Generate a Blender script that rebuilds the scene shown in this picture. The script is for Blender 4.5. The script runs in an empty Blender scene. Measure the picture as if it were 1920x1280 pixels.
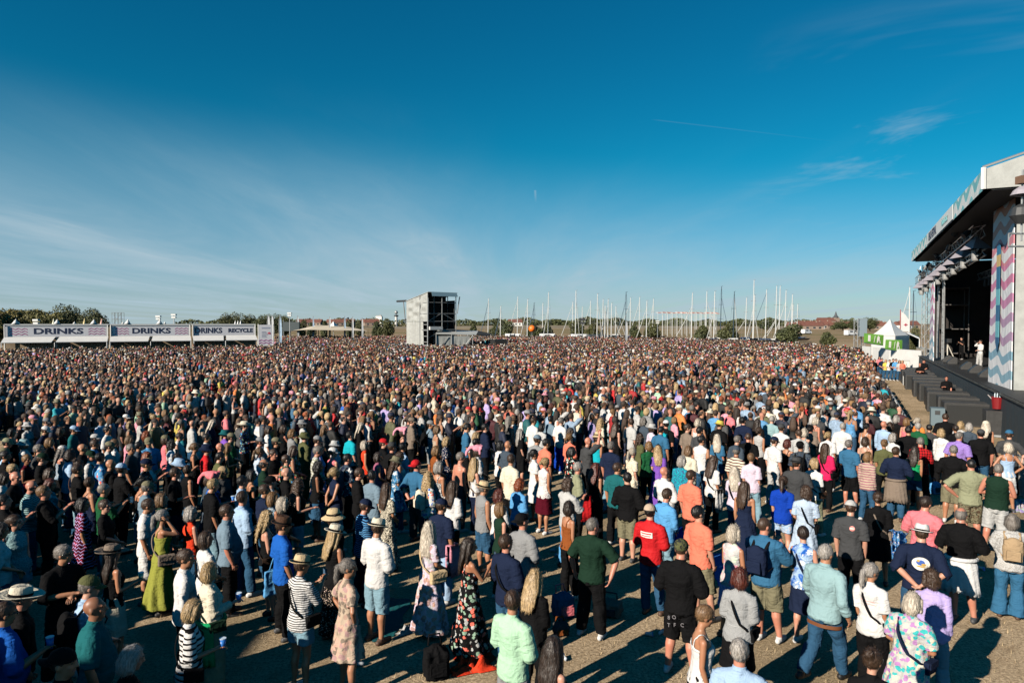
import bpy, bmesh, math, random
import numpy as np
from mathutils import Vector, Matrix, noise as mnoise
R = math.radians
random.seed(7); rng = np.random.default_rng(11)
scene = bpy.context.scene
col = scene.collection

# ------------------------------------------------------------------ camera
CAM_H, FPX, PITCH = 4.7, 1280.0, math.atan(34 / 1280)
cam_d = bpy.data.cameras.new('camera'); cam = bpy.data.objects.new('camera', cam_d); col.objects.link(cam)
cam.location = (0, 0, CAM_H); cam.rotation_euler = (math.pi / 2 - PITCH, 0, 0)
cam_d.sensor_width = 36; cam_d.lens = 24; cam_d.clip_end = 6000; cam_d.clip_start = 0.05
scene.camera = cam

# ------------------------------------------------------------------ sky, sun, exposure
SUN_TO = Vector((0.725, 0.689, 0)).normalized()          # the way the shadows fall
SUN_EL = R(25.5)
sun_dir = Vector((SUN_TO.x * math.cos(SUN_EL), SUN_TO.y * math.cos(SUN_EL), -math.sin(SUN_EL)))
sl = bpy.data.lights.new('sun', 'SUN'); so = bpy.data.objects.new('sun', sl); col.objects.link(so)
sl.energy = 5.0; sl.angle = R(0.5); sl.color = (1.0, 0.90, 0.77)
so.rotation_euler = sun_dir.to_track_quat('-Z', 'Y').to_euler(); so.location = (-60, -60, 60)
world = bpy.data.worlds.new('World'); scene.world = world; world.use_nodes = True
wt = world.node_tree; wn = wt.nodes; wl = wt.links; wn.clear()


class NT:
    """small helper for node trees"""
    def __init__(s, tree): s.t = tree; s.n = tree.nodes; s.l = tree.links
    def new(s, kind, **kw):
        n = s.n.new(kind)
        for k, v in kw.items(): setattr(n, k, v)
        return n
    def put(s, sock, v):
        if isinstance(v, bpy.types.NodeSocket): s.l.new(v, sock)
        elif v is not None: sock.default_value = v
    def math(s, op, a, b=None, c=None, clamp=False):
        n = s.new('ShaderNodeMath', operation=op, use_clamp=clamp)
        s.put(n.inputs[0], a)
        if b is not None: s.put(n.inputs[1], b)
        if c is not None: s.put(n.inputs[2], c)
        return n.outputs[0]
    def mix(s, f, a, b, blend='MIX'):
        n = s.new('ShaderNodeMix', data_type='RGBA', blend_type=blend)
        s.put(n.inputs[0], f); s.put(n.inputs[6], a); s.put(n.inputs[7], b)
        return n.outputs[2]
    def step(s, v, lo, hi, to0=0.0, to1=1.0):
        n = s.new('ShaderNodeMapRange', interpolation_type='SMOOTHSTEP')
        s.put(n.inputs[0], v)
        for i, q in zip((1, 2, 3, 4), (lo, hi, to0, to1)): s.put(n.inputs[i], q)
        return n.outputs[0]
    def noise(s, vec, scale, detail=3, rough=0.55, dist=0.0):
        n = s.new('ShaderNodeTexNoise'); s.put(n.inputs['Vector'], vec)
        n.inputs['Scale'].default_value = scale; n.inputs['Detail'].default_value = detail
        n.inputs['Roughness'].default_value = rough; n.inputs['Distortion'].default_value = dist
        return n.outputs[0]
    def mapping(s, vec, sc=(1, 1, 1), rot=(0, 0, 0), loc=(0, 0, 0)):
        n = s.new('ShaderNodeMapping'); s.put(n.inputs[0], vec)
        n.inputs[1].default_value = loc; n.inputs[2].default_value = rot; n.inputs[3].default_value = sc
        return n.outputs[0]
    def sep(s, vec):
        n = s.new('ShaderNodeSeparateXYZ'); s.put(n.inputs[0], vec); return n.outputs
    def comb(s, x, y, z):
        n = s.new('ShaderNodeCombineXYZ'); s.put(n.inputs[0], x); s.put(n.inputs[1], y); s.put(n.inputs[2], z); return n.outputs[0]


W = NT(wt)
sky = W.new('ShaderNodeTexSky', sky_type='NISHITA'); sky.sun_disc = False
sky.sun_elevation = SUN_EL; sky.sun_rotation = math.atan2(-SUN_TO.x, -SUN_TO.y)
sky.altitude = 0; sky.air_density = 1.0; sky.dust_density = 0.0; sky.ozone_density = 3.0
tc = W.new('ShaderNodeTexCoord').outputs['Generated']
dx, dy, dz = W.sep(tc)
up = W.math('MAXIMUM', dz, 0.0)
# the photograph's deep teal-blue sky: more saturated overhead, pale at the horizon
hs = W.new('ShaderNodeHueSaturation'); W.put(hs.inputs['Color'], sky.outputs[0])
hs.inputs['Hue'].default_value = 0.497; hs.inputs['Saturation'].default_value = 1.28; hs.inputs['Value'].default_value = 1.0
SKY_GAIN = W.step(up, 0.0, 0.42, 0.78, 0.72)
tint = W.mix(W.step(up, 0.0, 0.24), (0.56, 0.76, 1.02, 1), (0.06, 1.02, 1.02, 1))
skyc = W.mix(1.0, hs.outputs[0], tint, 'MULTIPLY')
skyg = W.new('ShaderNodeVectorMath', operation='SCALE'); W.put(skyg.inputs[0], skyc); W.put(skyg.inputs[3], SKY_GAIN)
den = W.math('ADD', up, 0.03)
pu, pv = W.math('DIVIDE', dx, den), W.math('DIVIDE', dy, den)
pp = W.comb(pu, pv, 0.0)
st = W.mapping(pp, sc=(1.0, 0.16, 1), rot=(0, 0, R(32.5)))
n1 = W.noise(st, 0.6, 4, 0.5, 0.7)
n2 = W.noise(W.mapping(pp, sc=(1, 0.35, 1), rot=(0, 0, R(40)), loc=(3, 1, 0)), 2.6, 6, 0.62, 1.0)
n3 = W.noise(W.mapping(pp, loc=(5, 2, 0)), 0.22, 2)
wisp = W.math('MULTIPLY', W.step(n1, 0.42, 0.74), W.math('ADD', W.math('MULTIPLY', W.step(n2, 0.3, 0.8), 0.8), 0.35))
wisp = W.math('MULTIPLY', wisp, W.step(n3, 0.28, 0.58))
wisp = W.math('MULTIPLY', wisp, W.step(up, 0.34, 0.10))
lean = W.math('ADD', up, W.math('MULTIPLY', dx, 0.10))                      # the haze climbs higher towards the left
bands = W.noise(W.mapping(pp, sc=(1, 0.22, 1), rot=(0, 0, R(34))), 0.55, 6, 0.62, 0.8)
veil = W.math('MULTIPLY', W.step(lean, 0.255, 0.01), W.step(bands, 0.30, 0.72, 0.50, 1.0))
veil = W.math('ADD', veil, W.math('MULTIPLY', W.step(W.noise(W.mapping(pp, loc=(2.2, .6, 0)), .9, 5, .65, .5), .52, .72), W.math('MULTIPLY', W.step(dx, .28, .45), W.math('MULTIPLY', W.step(up, .10, .22), W.math('MULTIPLY', W.step(up, .40, .28), .42)))))


def trail(a, b, wdt, amt):
    ax, ay = a; L = math.hypot(b[0] - ax, b[1] - ay); ux, uy = (b[0] - ax) / L, (b[1] - ay) / L
    qx, qy = W.math('SUBTRACT', pu, ax), W.math('SUBTRACT', pv, ay)
    al = W.math('ADD', W.math('MULTIPLY', qx, ux), W.math('MULTIPLY', qy, uy))
    ac = W.math('ABSOLUTE', W.math('SUBTRACT', W.math('MULTIPLY', qx, -uy), W.math('MULTIPLY', qy, -ux)))
    m = W.math('MULTIPLY', W.step(ac, wdt, 0.0), W.math('MULTIPLY', W.step(al, 0.0, L * .05), W.step(al, L, L * .1)))
    return W.math('MULTIPLY', m, amt)


tr = W.math('ADD', trail((.61, 3.05), (1.75, 3.41), .012, .06), trail((.15, 4.45), (.17, 4.9), .012, .30))
cl = W.math('ADD', W.math('MULTIPLY', wisp, 0.40), W.math('ADD', W.math('MULTIPLY', veil, 0.82), tr), clamp=True)
skyf = W.mix(cl, skyg.outputs[0], (4.1, 5.4, 6.2, 1))
bg = W.new('ShaderNodeBackground'); W.put(bg.inputs[0], skyf); bg.inputs[1].default_value = 0.06
W.l.new(bg.outputs[0], W.new('ShaderNodeOutputWorld').inputs[0])
vs = scene.view_settings; vs.view_transform = 'Standard'; vs.look = 'None'; vs.gamma = 1; vs.use_curve_mapping = False
vs.exposure = 0.80
scene.cycles.max_bounces = 5; scene.cycles.diffuse_bounces = 0; scene.cycles.glossy_bounces = 2

# ------------------------------------------------------------------ pixel -> world
_up = Vector((0, math.sin(PITCH), math.cos(PITCH))); _fw = Vector((0, math.cos(PITCH), -math.sin(PITCH)))


def ray(px, py): return _fw * FPX + Vector((px - 960, 0, 0)) - _up * (py - 640)
def at_z(px, py, z=0.0):
    r = ray(px, py); t = (z - CAM_H) / r.z; return Vector((r.x * t, r.y * t, z))
def at_d(px, py, d):
    r = ray(px, py); t = d / r.y; return Vector((r.x * t, d, CAM_H + r.z * t))


def project(p):
    q = np.asarray(p, float) - np.array([0, 0, CAM_H])
    f = q @ np.array(_fw); return 960 + FPX * q[..., 0] / f, 640 - FPX * (q @ np.array(_up)) / f


# ------------------------------------------------------------------ materials
MATS = {}


def new_mat(name):
    m = bpy.data.materials.new(name); m.use_nodes = True
    t = NT(m.node_tree); b = t.n['Principled BSDF']
    return m, t, b


def mat(name, c, rough=0.7, metal=0.0, bump=0.0, bscale=40.0, var=0.0, vscale=3.0, alpha=None):
    if name in MATS: return MATS[name]
    m, t, b = new_mat(name)
    b.inputs['Roughness'].default_value = rough; b.inputs['Metallic'].default_value = metal
    b.inputs['Base Color'].default_value = (*c, 1)
    oc = t.new('ShaderNodeTexCoord').outputs['Object']
    if var:
        n = t.noise(oc, vscale, 5, 0.6)
        f = t.step(n, 0.3, 0.7, 1 - var, 1 + var * 0.5)
        v = t.new('ShaderNodeVectorMath', operation='SCALE'); v.inputs[0].default_value = c; t.put(v.inputs[3], f)
        t.put(b.inputs['Base Color'], v.outputs[0])
    if bump:
        bn = t.new('ShaderNodeBump'); bn.inputs['Strength'].default_value = bump; bn.inputs['Distance'].default_value = 0.02
        t.put(bn.inputs['Height'], t.noise(oc, bscale, 4, 0.6)); t.put(b.inputs['Normal'], bn.outputs[0])
    MATS[name] = m
    return m


# ------------------------------------------------------------------ mesh building
class MB:
    def __init__(s): s.v = []; s.f = []; s.m = []
    def add(s, vs_, fs, mi=0):
        o = len(s.v); s.v += [tuple(q) for q in vs_]; s.f += [tuple(i + o for i in f) for f in fs]; s.m += [mi] * len(fs); return s
    def box(s, c, size, rz=0.0, mi=0, M=None):
        x, y, z = (q / 2 for q in size)
        P = [Vector(q) for q in ((-x, -y, -z), (x, -y, -z), (x, y, -z), (-x, y, -z), (-x, -y, z), (x, -y, z), (x, y, z), (-x, y, z))]
        Q = Matrix.Rotation(rz, 3, 'Z') if M is None else M
        return s.add([Q @ p + Vector(c) for p in P], [(0, 3, 2, 1), (4, 5, 6, 7), (0, 1, 5, 4), (1, 2, 6, 5), (2, 3, 7, 6), (3, 0, 4, 7)], mi)
    def quadbox(s, a, b, thick, z0, z1, mi=0):
        """upright slab from ground point a to b"""
        a, b = Vector(a).to_2d(), Vector(b).to_2d(); d = (b - a).normalized(); n = Vector((-d.y, d.x)) * thick / 2
        P = [(*(a - n), z0), (*(b - n), z0), (*(b + n), z0), (*(a + n), z0)]
        P += [(p[0], p[1], z1) for p in P]
        return s.add(P, [(0, 3, 2, 1), (4, 5, 6, 7), (0, 1, 5, 4), (1, 2, 6, 5), (2, 3, 7, 6), (3, 0, 4, 7)], mi)
    def sheet(s, pts, thick=0.03, mi=0):
        """thin slab on an outline of coplanar points"""
        P = [Vector(p) for p in pts]; n = (P[1] - P[0]).cross(P[-1] - P[0]).normalized() * thick
        k = len(P)
        return s.add([p for p in P] + [p - n for p in P], [tuple(range(k)), tuple(range(2 * k - 1, k - 1, -1))] +
                     [(i, i + k, (i + 1) % k + k, (i + 1) % k) for i in range(k)], mi)
    def tube(s, pts, rad, seg=8, mi=0, round_=False, squash=None):
        P = [Vector(p) for p in pts]; k = len(P)
        rad = [rad] * k if isinstance(rad, (int, float)) else list(rad)
        if round_:
            d0 = (P[0] - P[1]).normalized(); d1 = (P[-1] - P[-2]).normalized()
            r0, r1 = rad[0], rad[-1]; r0m = r0 if isinstance(r0, (int, float)) else min(r0); r1m = r1 if isinstance(r1, (int, float)) else min(r1)
            sc = lambda r, q: r * q if isinstance(r, (int, float)) else (r[0] * q, r[1] * q)
            P = [P[0] + d0 * r0m * .92, P[0] + d0 * r0m * .6] + P + [P[-1] + d1 * r1m * .6, P[-1] + d1 * r1m * .92]
            rad = [sc(r0, .38), sc(r0, .8)] + rad + [sc(r1, .8), sc(r1, .38)]; k += 4
        vs_ = []; up = None
        for i in range(k):
            t = (P[min(i + 1, k - 1)] - P[max(i - 1, 0)]).normalized()
            if up is None: up = Vector((0, 1, 0)) if abs(t.y) < .9 else Vector((1, 0, 0))
            up = (up - t * up.dot(t)).normalized(); sd = t.cross(up)
            ra, rb = (rad[i], rad[i]) if isinstance(rad[i], (int, float)) else rad[i]
            for j in range(seg):
                a = 2 * math.pi * j / seg
                vs_.append(P[i] + sd * (math.cos(a) * ra) + up * (math.sin(a) * rb))
        fs = [(i * seg + j, i * seg + (j + 1) % seg, (i + 1) * seg + (j + 1) % seg, (i + 1) * seg + j) for i in range(k - 1) for j in range(seg)]
        fs += [tuple(range(seg - 1, -1, -1)), tuple((k - 1) * seg + j for j in range(seg))]
        return s.add(vs_, fs, mi)
    def rings(s, rs, seg=20, mi=0):
        """rs: (cx, cy, z, rx, ry) stacked closed loft"""
        vs_ = []; k = len(rs)
        for (cx, cy, z, rx, ry) in rs:
            for j in range(seg):
                a = 2 * math.pi * j / seg; vs_.append((cx + rx * math.cos(a), cy + ry * math.sin(a), z))
        fs = [(i * seg + j, i * seg + (j + 1) % seg, (i + 1) * seg + (j + 1) % seg, (i + 1) * seg + j) for i in range(k - 1) for j in range(seg)]
        fs += [tuple(range(seg - 1, -1, -1)), tuple((k - 1) * seg + j for j in range(seg))]
        return s.add(vs_, fs, mi)
    def ball(s, c, r, seg=14, nz=9, mi=0, M=None):
        rx, ry, rz = (r, r, r) if isinstance(r, (int, float)) else r
        vs_ = []
        for i in range(1, nz):
            th = math.pi * i / nz
            for j in range(seg):
                a = 2 * math.pi * j / seg
                vs_.append(Vector((rx * math.sin(th) * math.cos(a), ry * math.sin(th) * math.sin(a), -rz * math.cos(th))))
        b = len(vs_); vs_ += [Vector((0, 0, -rz)), Vector((0, 0, rz))]
        if M is not None: vs_ = [M @ q for q in vs_]
        fs = [(i * seg + j, i * seg + (j + 1) % seg, (i + 1) * seg + (j + 1) % seg, (i + 1) * seg + j) for i in range(nz - 2) for j in range(seg)]
        fs += [(b, (j + 1) % seg, j) for j in range(seg)] + [((nz - 2) * seg + j, (nz - 2) * seg + (j + 1) % seg, b + 1) for j in range(seg)]
        return s.add([q + Vector(c) for q in vs_], fs, mi)
    def mesh(s, name, mats=(), smooth=False):
        me = bpy.data.meshes.new(name); me.from_pydata(s.v, [], s.f)
        for m in mats: me.materials.append(m)
        if any(s.m): me.polygons.foreach_set('material_index', s.m)
        if smooth: me.polygons.foreach_set('use_smooth', [True] * len(me.polygons))
        me.update(); return me
    def build(s, name, mats, parent=None, smooth=False, loc=None):
        me = s.mesh(name, mats if isinstance(mats, (list, tuple)) else [mats], smooth)
        return link(name, me, parent, loc)


def link(name, me, parent=None, loc=None):
    o = bpy.data.objects.new(name, me); col.objects.link(o)
    if parent is not None: o.parent = parent
    if loc is not None: o.location = loc
    return o


def tag(o, label=None, cat=None, group=None, kind=None):
    if label: o['label'] = label
    if cat: o['category'] = cat
    if group: o['group'] = group
    if kind: o['kind'] = kind
    return o


def thing(name, label, cat, loc=(0, 0, 0), rz=0.0, group=None):
    o = bpy.data.objects.new(name, None); col.objects.link(o); o.empty_display_size = .2
    o.location = loc; o.rotation_euler = (0, 0, rz)
    return tag(o, label, cat, group)


def copy_tree(o, parent=None):
    c = o.copy(); col.objects.link(c)
    if parent is not None: c.parent = parent
    for ch in list(o.children): copy_tree(ch, c)
    return c


def text_mesh(s, size, depth=0.01, bold=0.0, sx=1.0):
    cu = bpy.data.curves.new('txt', 'FONT'); cu.body = s; cu.size = size; cu.extrude = depth; cu.offset = bold; cu.align_x = 'CENTER'; cu.align_y = 'CENTER'; cu.resolution_u = 3
    o = bpy.data.objects.new('txt', cu); col.objects.link(o)
    dg = bpy.context.evaluated_depsgraph_get(); me = bpy.data.meshes.new_from_object(o.evaluated_get(dg))
    bpy.data.objects.remove(o); bpy.data.curves.remove(cu)
    me.transform(Matrix.Diagonal((sx, 1, 1, 1)))
    return me


def put_text(s, size, origin, xdir, m, parent=None, name='lettering', bold=0.0, sx=1.0, depth=0.01, ydir=(0, 0, 1)):
    me = text_mesh(s, size, depth, bold, sx); x = Vector(xdir).normalized(); y = Vector(ydir).normalized(); z = x.cross(y)
    M = Matrix((x, y, z)).transposed().to_4x4(); M.translation = Vector(origin); me.transform(M)
    me.materials.clear(); me.materials.append(m)
    return link(name, me, parent)


# ------------------------------------------------------------------ the ground
def ground_mat():
    m, t, b = new_mat('dry ground')
    g = t.new('ShaderNodeNewGeometry').outputs['Position']
    big = t.noise(g, 0.35, 4, 0.6); fine = t.noise(g, 22, 5, 0.75); straw = t.noise(t.mapping(g, sc=(1, .35, 1), rot=(0, 0, .5)), 60, 4, 0.7, 1.5)
    c = t.mix(t.step(fine, .34, .66), (.17, .12, .07, 1), (.60, .46, .30, 1))
    c = t.mix(t.step(straw, .45, .7, 0, .6), c, (.64, .50, .33, 1))
    c = t.mix(t.step(big, .40, .66, 0, .55), c, (.17, .13, .07, 1))
    c = t.mix(t.step(t.noise(g, 1.7, 5, .65), .48, .66, 0, .5), c, (.24, .17, .10, 1))
    y = t.sep(g)[1]
    fld = t.noise(t.mapping(g, sc=(.35, 1, 1)), 0.02, 5, 0.6)
    meadow = t.mix(t.step(fld, .4, .62), (.25, .175, .105, 1), (.15, .13, .055, 1))
    meadow = t.mix(t.step(t.noise(g, .3, 4), .3, .7, 0, .4), meadow, (.28, .20, .12, 1))
    c = t.mix(t.step(y, 120, 190), c, meadow)
    t.put(b.inputs['Base Color'], c); b.inputs['Roughness'].default_value = .95; b.inputs['Specular IOR Level'].default_value = .1
    bn = t.new('ShaderNodeBump'); bn.inputs['Strength'].default_value = .8; bn.inputs['Distance'].default_value = .03
    t.put(bn.inputs['Height'], t.math('ADD', fine, t.math('MULTIPLY', straw, .6))); t.put(b.inputs['Normal'], bn.outputs[0])
    return m


gb = MB()
gx = [-3000, -400, -120, -60, -30, -10, 10, 30, 60, 120, 400, 3000]; gy = [-60, 0, 12, 25, 60, 120, 250, 700, 5000]
gv = [(x, y, 0) for y in gy for x in gx]; k = len(gx)
gb.add(gv, [(j * k + i, j * k + i + 1, (j + 1) * k + i + 1, (j + 1) * k + i) for j in range(len(gy) - 1) for i in range(k - 1)])
tag(gb.build('ground', ground_mat()), kind='structure')
# ================================================================== THE STAGE
U = Vector((.4435, .8963, 0)); B = Vector((.8963, -.4435, 0)); S0 = Vector((22.2, 32.0, 0))
SRZ = math.atan2(U.y, U.x)


def SP(a, b, z=0.0): return S0 + U * a + B * b + Vector((0, 0, z))


tarp = mat('grey tarpaulin', (.30, .31, .295), .55, bump=.6, bscale=3.0, var=.15, vscale=2)
black = mat('black cloth', (.006, .007, .008), .9)
blackp = mat('black painted wood', (.022, .022, .022), .55, bump=.2, bscale=60, var=.3, vscale=8)
steel = mat('galvanised steel', (.36, .37, .37), .45, .6, var=.15, vscale=5)
alu = mat('aluminium truss', (.5, .5, .5), .35, .8)
white = mat('white pvc', (.60, .60, .58), .5, var=.06, vscale=1.5)
navy_ink = mat('navy print', (.006, .016, .05), .6)
dkgrey = mat('dark grey plastic', (.03, .032, .034), .5)
paleg = mat('pale grey cover', (.27, .25, .28), .6, bump=.3, bscale=12)


def wave_mat(name, base, bands, freq, amp, period, horiz='U'):
    """wavy printed bands: object z bent by a triangle-ish wave along the panel"""
    m, t, b = new_mat(name)
    oc = t.new('ShaderNodeTexCoord').outputs['UV']
    x, y, _ = t.sep(oc)
    w = t.math('SINE', t.math('MULTIPLY', x, freq))
    w = t.math('MULTIPLY', t.math('ADD', w, t.math('MULTIPLY', t.math('SINE', t.math('MULTIPLY', x, freq * 2.0)), .18)), amp)
    v = t.math('ADD', y, w)
    ph = t.math('FRACT', t.math('DIVIDE', v, period))
    on = t.math('MULTIPLY', t.step(ph, .50, .53), t.step(ph, .99, .96))
    rp = t.new('ShaderNodeValToRGB'); rp.color_ramp.interpolation = 'CONSTANT'
    el = rp.color_ramp.elements
    for i, (p, c) in enumerate(bands):
        e = el[i] if i < 2 else el.new(p)
        e.position = p; e.color = (*c, 1)
    t.put(rp.inputs[0], t.math('DIVIDE', v, 10.0))
    t.put(b.inputs['Base Color'], t.mix(on, (*base, 1), rp.outputs[0])); b.inputs['Roughness'].default_value = .6
    bn = t.new('ShaderNodeBump'); bn.inputs['Strength'].default_value = .6; bn.inputs['Distance'].default_value = .12; t.put(bn.inputs['Height'], t.noise(t.mapping(oc, sc=(1, .35, 1)), 1.6, 4, .55, .8)); t.put(b.inputs['Normal'], bn.outputs[0])
    return m


def uv_sheet(name, pts, uvs, m, parent, thick=.03):
    """printed sheet with its own uv in metres"""
    mb = MB().sheet(pts, thick); me = mb.mesh(name, [m]); uv = me.uv_layers.new(name='UVMap')
    k = len(pts); allu = list(uvs) + list(uvs)
    for l in me.loops: uv.data[l.index].uv = allu[l.vertex_index]
    return link(name, me, parent)


A0, A1, DECK = -4.63, 32.1, 1.8
stage = thing('festival_stage', 'large open-air stage with grey tented roof and wavy printed side panels', 'stage')
roof = MB(); prof = [(-.8, 10.23), (-.8, 11.03), (1.4, 11.75), (7, 13.2), (14.5, 11.4), (14.5, 10.23)]
roof.add([SP(a, b, z) for a in (A0 + .03, A1) for b, z in prof],
         [(0, 1, 7, 6), (1, 2, 8, 7), (2, 3, 9, 8), (3, 4, 10, 9), (4, 5, 11, 10), (5, 4, 3, 2, 1, 0), (6, 7, 8, 9, 10, 11)])
roof_o = roof.build('roof', tarp, stage)
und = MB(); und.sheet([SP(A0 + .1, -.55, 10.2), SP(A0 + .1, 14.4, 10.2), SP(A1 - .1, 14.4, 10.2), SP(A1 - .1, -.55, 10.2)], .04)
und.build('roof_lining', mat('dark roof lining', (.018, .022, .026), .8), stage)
gab = MB(); gab.sheet([SP(A0, -.84, 10.22), SP(A0, .75, 10.22), SP(A0, .75, 11.53), SP(A0, -.84, 11.02)], .05)
gab.sheet([SP(A0 - .02, .85, 10.22), SP(A0 - .02, 14.4, 10.22), SP(A0 - .02, 7, 13.2), SP(A0 - .02, .85, 11.56)], .05)
gab.build('gable_sheet', tarp, stage)
MB().tube([SP(A0 - .03, -.86, 10.2), SP(A0 - .03, -.86, 11.08)], .1, 6).build('corner_post', white, stage)
MB().tube([SP(A0 - .05, -.9, 11.1), SP(A0 - .05, 1.4, 11.83), SP(A0 - .05, 7, 13.3)], .05, 6).build('ridge_tube', alu, stage)
teal_waves = wave_mat('fascia print', (.60, .63, .62), [(0, (.16, .42, .45)), (.2, (.09, .33, .37))], 2.4, .26, 1.0)
fx = A1 - A0
fas = uv_sheet('fascia', [SP(A1, -.84, 10.2), SP(A0, -.84, 10.2), SP(A0, -.84, 11.06), SP(A1, -.84, 11.06)],
               [(0, 0), (fx, 0), (fx, .9), (0, .9)], teal_waves, stage)
MB().sheet([SP(18.2, -.88, 10.24), SP(4.6, -.88, 10.24), SP(4.6, -.88, 11.02), SP(18.2, -.88, 11.02)], .02).build('name_strip', mat('pale strip', (.60, .62, .61), .6), fas)
put_text('BEACH FESTIVAL', .74, SP(14.4, -.91, 10.62), -U, navy_ink, fas, bold=.012, sx=.82, depth=.004)
put_text('festival coast', .62, SP(7.9, -.91, 10.64), -U, mat('teal print', (.16, .42, .45), .6), fas, sx=.85, depth=.004)
# deck, skirt, interior
dk = MB(); dk.add([SP(a, b, z) for z in (DECK - .25, DECK) for a, b in ((-12, 0), (33, 0), (33, 13.5), (-12, 13.5))],
                  [(0, 1, 2, 3), (7, 6, 5, 4), (0, 4, 5, 1), (1, 5, 6, 2), (2, 6, 7, 3), (3, 7, 4, 0)])
dk.build('deck', blackp, stage)
sk = MB()
for i in range(91):
    a, a2 = -12 + i * .5, -12 + i * .5 + .5
    sk.add([SP(a, -.04 - .05 * (i % 2), 0), SP(a2, -.04 - .05 * ((i + 1) % 2), 0), SP(a2, -.03, DECK - .06), SP(a, -.03, DECK - .06)], [(0, 3, 2, 1)])
sk.build('deck_skirt', mat('dark navy skirt', (.012, .02, .026), .7, bump=.4, bscale=4), stage)
MB().sheet([SP(-12, -.09, DECK - .06), SP(33, -.09, DECK - .06), SP(33, -.09, DECK + .01), SP(-12, -.09, DECK + .01)], .05).build('deck_edge', mat('worn deck edge', (.05, .05, .045), .6, var=.5, vscale=1.2), stage)
MB().quadbox(SP(-2.4, 13.2), SP(33, 13.2), .1, 0, 10.15).build('back_drape', black, stage)
MB().quadbox(SP(32.2, 1.0), SP(32.2, 13.1), .08, DECK, 10.1).build('side_drape', mat('brown black drape', (.022, .017, .015), .85, var=.5, vscale=.6), stage)
MB().quadbox(SP(-2.2, 1.3), SP(-2.2, 13.1), .08, 0, 10.1).build('scrim', mat('dark blue scrim', (.012, .03, .045), .8), stage)
MB().quadbox(SP(-2.2, .72), SP(-2.2, 1.25), .1, 0, 9.2).build('side_tarpaulin', tarp, stage)
MB().quadbox(SP(2.9, .9), SP(3.5, 1.2), .1, DECK, 10.1).build('leg_curtain', mat('blue black curtain', (.006, .02, .035), .8), stage)
pb = [(0, (.20, .34, .42)), (.10, (.18, .32, .41)), (.21, (.36, .24, .36)), (.33, (.46, .20, .34)), (.45, (.50, .18, .30)), (.57, (.52, .20, .24)), (.68, (.54, .24, .18)), (.78, (.48, .18, .09))]
pan_m = wave_mat('wave panel print', (.60, .61, .63), pb, 2.6, .17, .84)
wing = uv_sheet('wave_panel', [SP(2.46, .5, DECK), SP(-2.0, .66, DECK - .2), SP(-2.0, .66, 10.15), SP(1.9, .52, 10.15)],
                [(0, 0), (4.5, 0), (4.5, 8.4), (.5, 8.4)], pan_m, stage, .04)
pen = MB()
pc = [((.02, .16, .30), 7.3, 6.7), ((.55, .38, .14), 6.7, 6.15), ((.02, .13, .25), 6.15, 5.1), ((.13, .40, .46), 5.1, 4.35), ((.02, .12, .24), 4.35, 3.6), ((.13, .40, .46), 3.6, 2.85), ((.01, .09, .20), 2.85, 2.4)]
pmats = []
for i, (c, z1, z0) in enumerate(pc):
    pmats.append(mat('stripe ink %d' % i, c, .6)); w = .42; z1 += 1.2; z0 += 1.2
    if i == 0: pts = [SP(0.80, .50, z0), SP(-0.05, .50, z0), SP(-0.01, .50, z1 - .2), SP(0.37, .50, z1), SP(0.76, .50, z1 - .2)]
    elif i == 6: pts = [SP(0.80, .50, z1), SP(0.80, .50, z0 + .2), SP(0.37, .50, z0 - .25), SP(-0.05, .50, z0 + .2), SP(-0.05, .50, z1)]
    else: pts = [SP(0.80, .50, z0), SP(-0.05, .50, z0), SP(-0.05, .50, z1), SP(0.80, .50, z1)]
    pen.sheet(pts, .012, i)
pen.build('pencil_print', pmats, wing)
far = uv_sheet('wave_panel', [SP(26.2, .1, DECK), SP(23.2, .1, DECK), SP(23.5, .1, 7.9), SP(25.6, .1, 7.9)], [(0, 0), (3, 0), (2.7, 6.1), (.6, 6.1)], pan_m, stage, .04)


def ladder_truss(mb, p, q, w=.42, n=14, r=.028, mi=0):
    p, q = Vector(p), Vector(q); d = (q - p).normalized()
    s1 = d.cross(Vector((0, 0, 1))) if abs(d.z) < .9 else Vector((1, 0, 0)); s1.normalize(); s2 = s1.cross(d)
    cs = [(s1 * a + s2 * b) * w / 2 for a, b in ((-1, -1), (1, -1), (1, 1), (-1, 1))]
    for c in cs: mb.tube([p + c, q + c], r, 5, mi)
    for i in range(n):
        t0, t1 = i / n, (i + 1) / n
        for k in range(4):
            a, b = cs[k], cs[(k + 1) % 4]
            if i % 2: a, b = b, a
            mb.tube([p.lerp(q, t0) + a, p.lerp(q, t1) + b], r * .6, 4, mi)
    return mb


ladder_truss(MB(), SP(32.6, .4, 0), SP(32.6, .4, 9.9), .5, 18).build('corner_tower', steel, stage)
for a, b in ((23.0, .7), (28.4, .9)):
    tw = MB()
    for s in (-.45, .45): tw.tube([SP(a + s, b, 0), SP(a + s, b, 8.2)], .06, 6)
    for k in range(14): tw.tube([SP(a - .45, b, .6 * k + .4), SP(a + .45, b, .6 * k + .4)], .035, 5)
    tw.build('scaffold_ladder', steel, stage)
sc_ = MB()
for a in (28, 30.5, 33):
    for b in (1.2, 3.0): sc_.tube([SP(a, b, 0), SP(a, b, 7.6)], .05, 6)
for z in (2.2, 4.2, 6.2, 7.6):
    for b in (1.2, 3.0): sc_.tube([SP(28, b, z), SP(33, b, z)], .04, 5)
    sc_.sheet([SP(28, 1.2, z), SP(33, 1.2, z), SP(33, 3.0, z), SP(28, 3.0, z)], .06)
sc_.build('wing_scaffold', mat('dull scaffold', (.10, .09, .085), .6, var=.3), stage)
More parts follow.
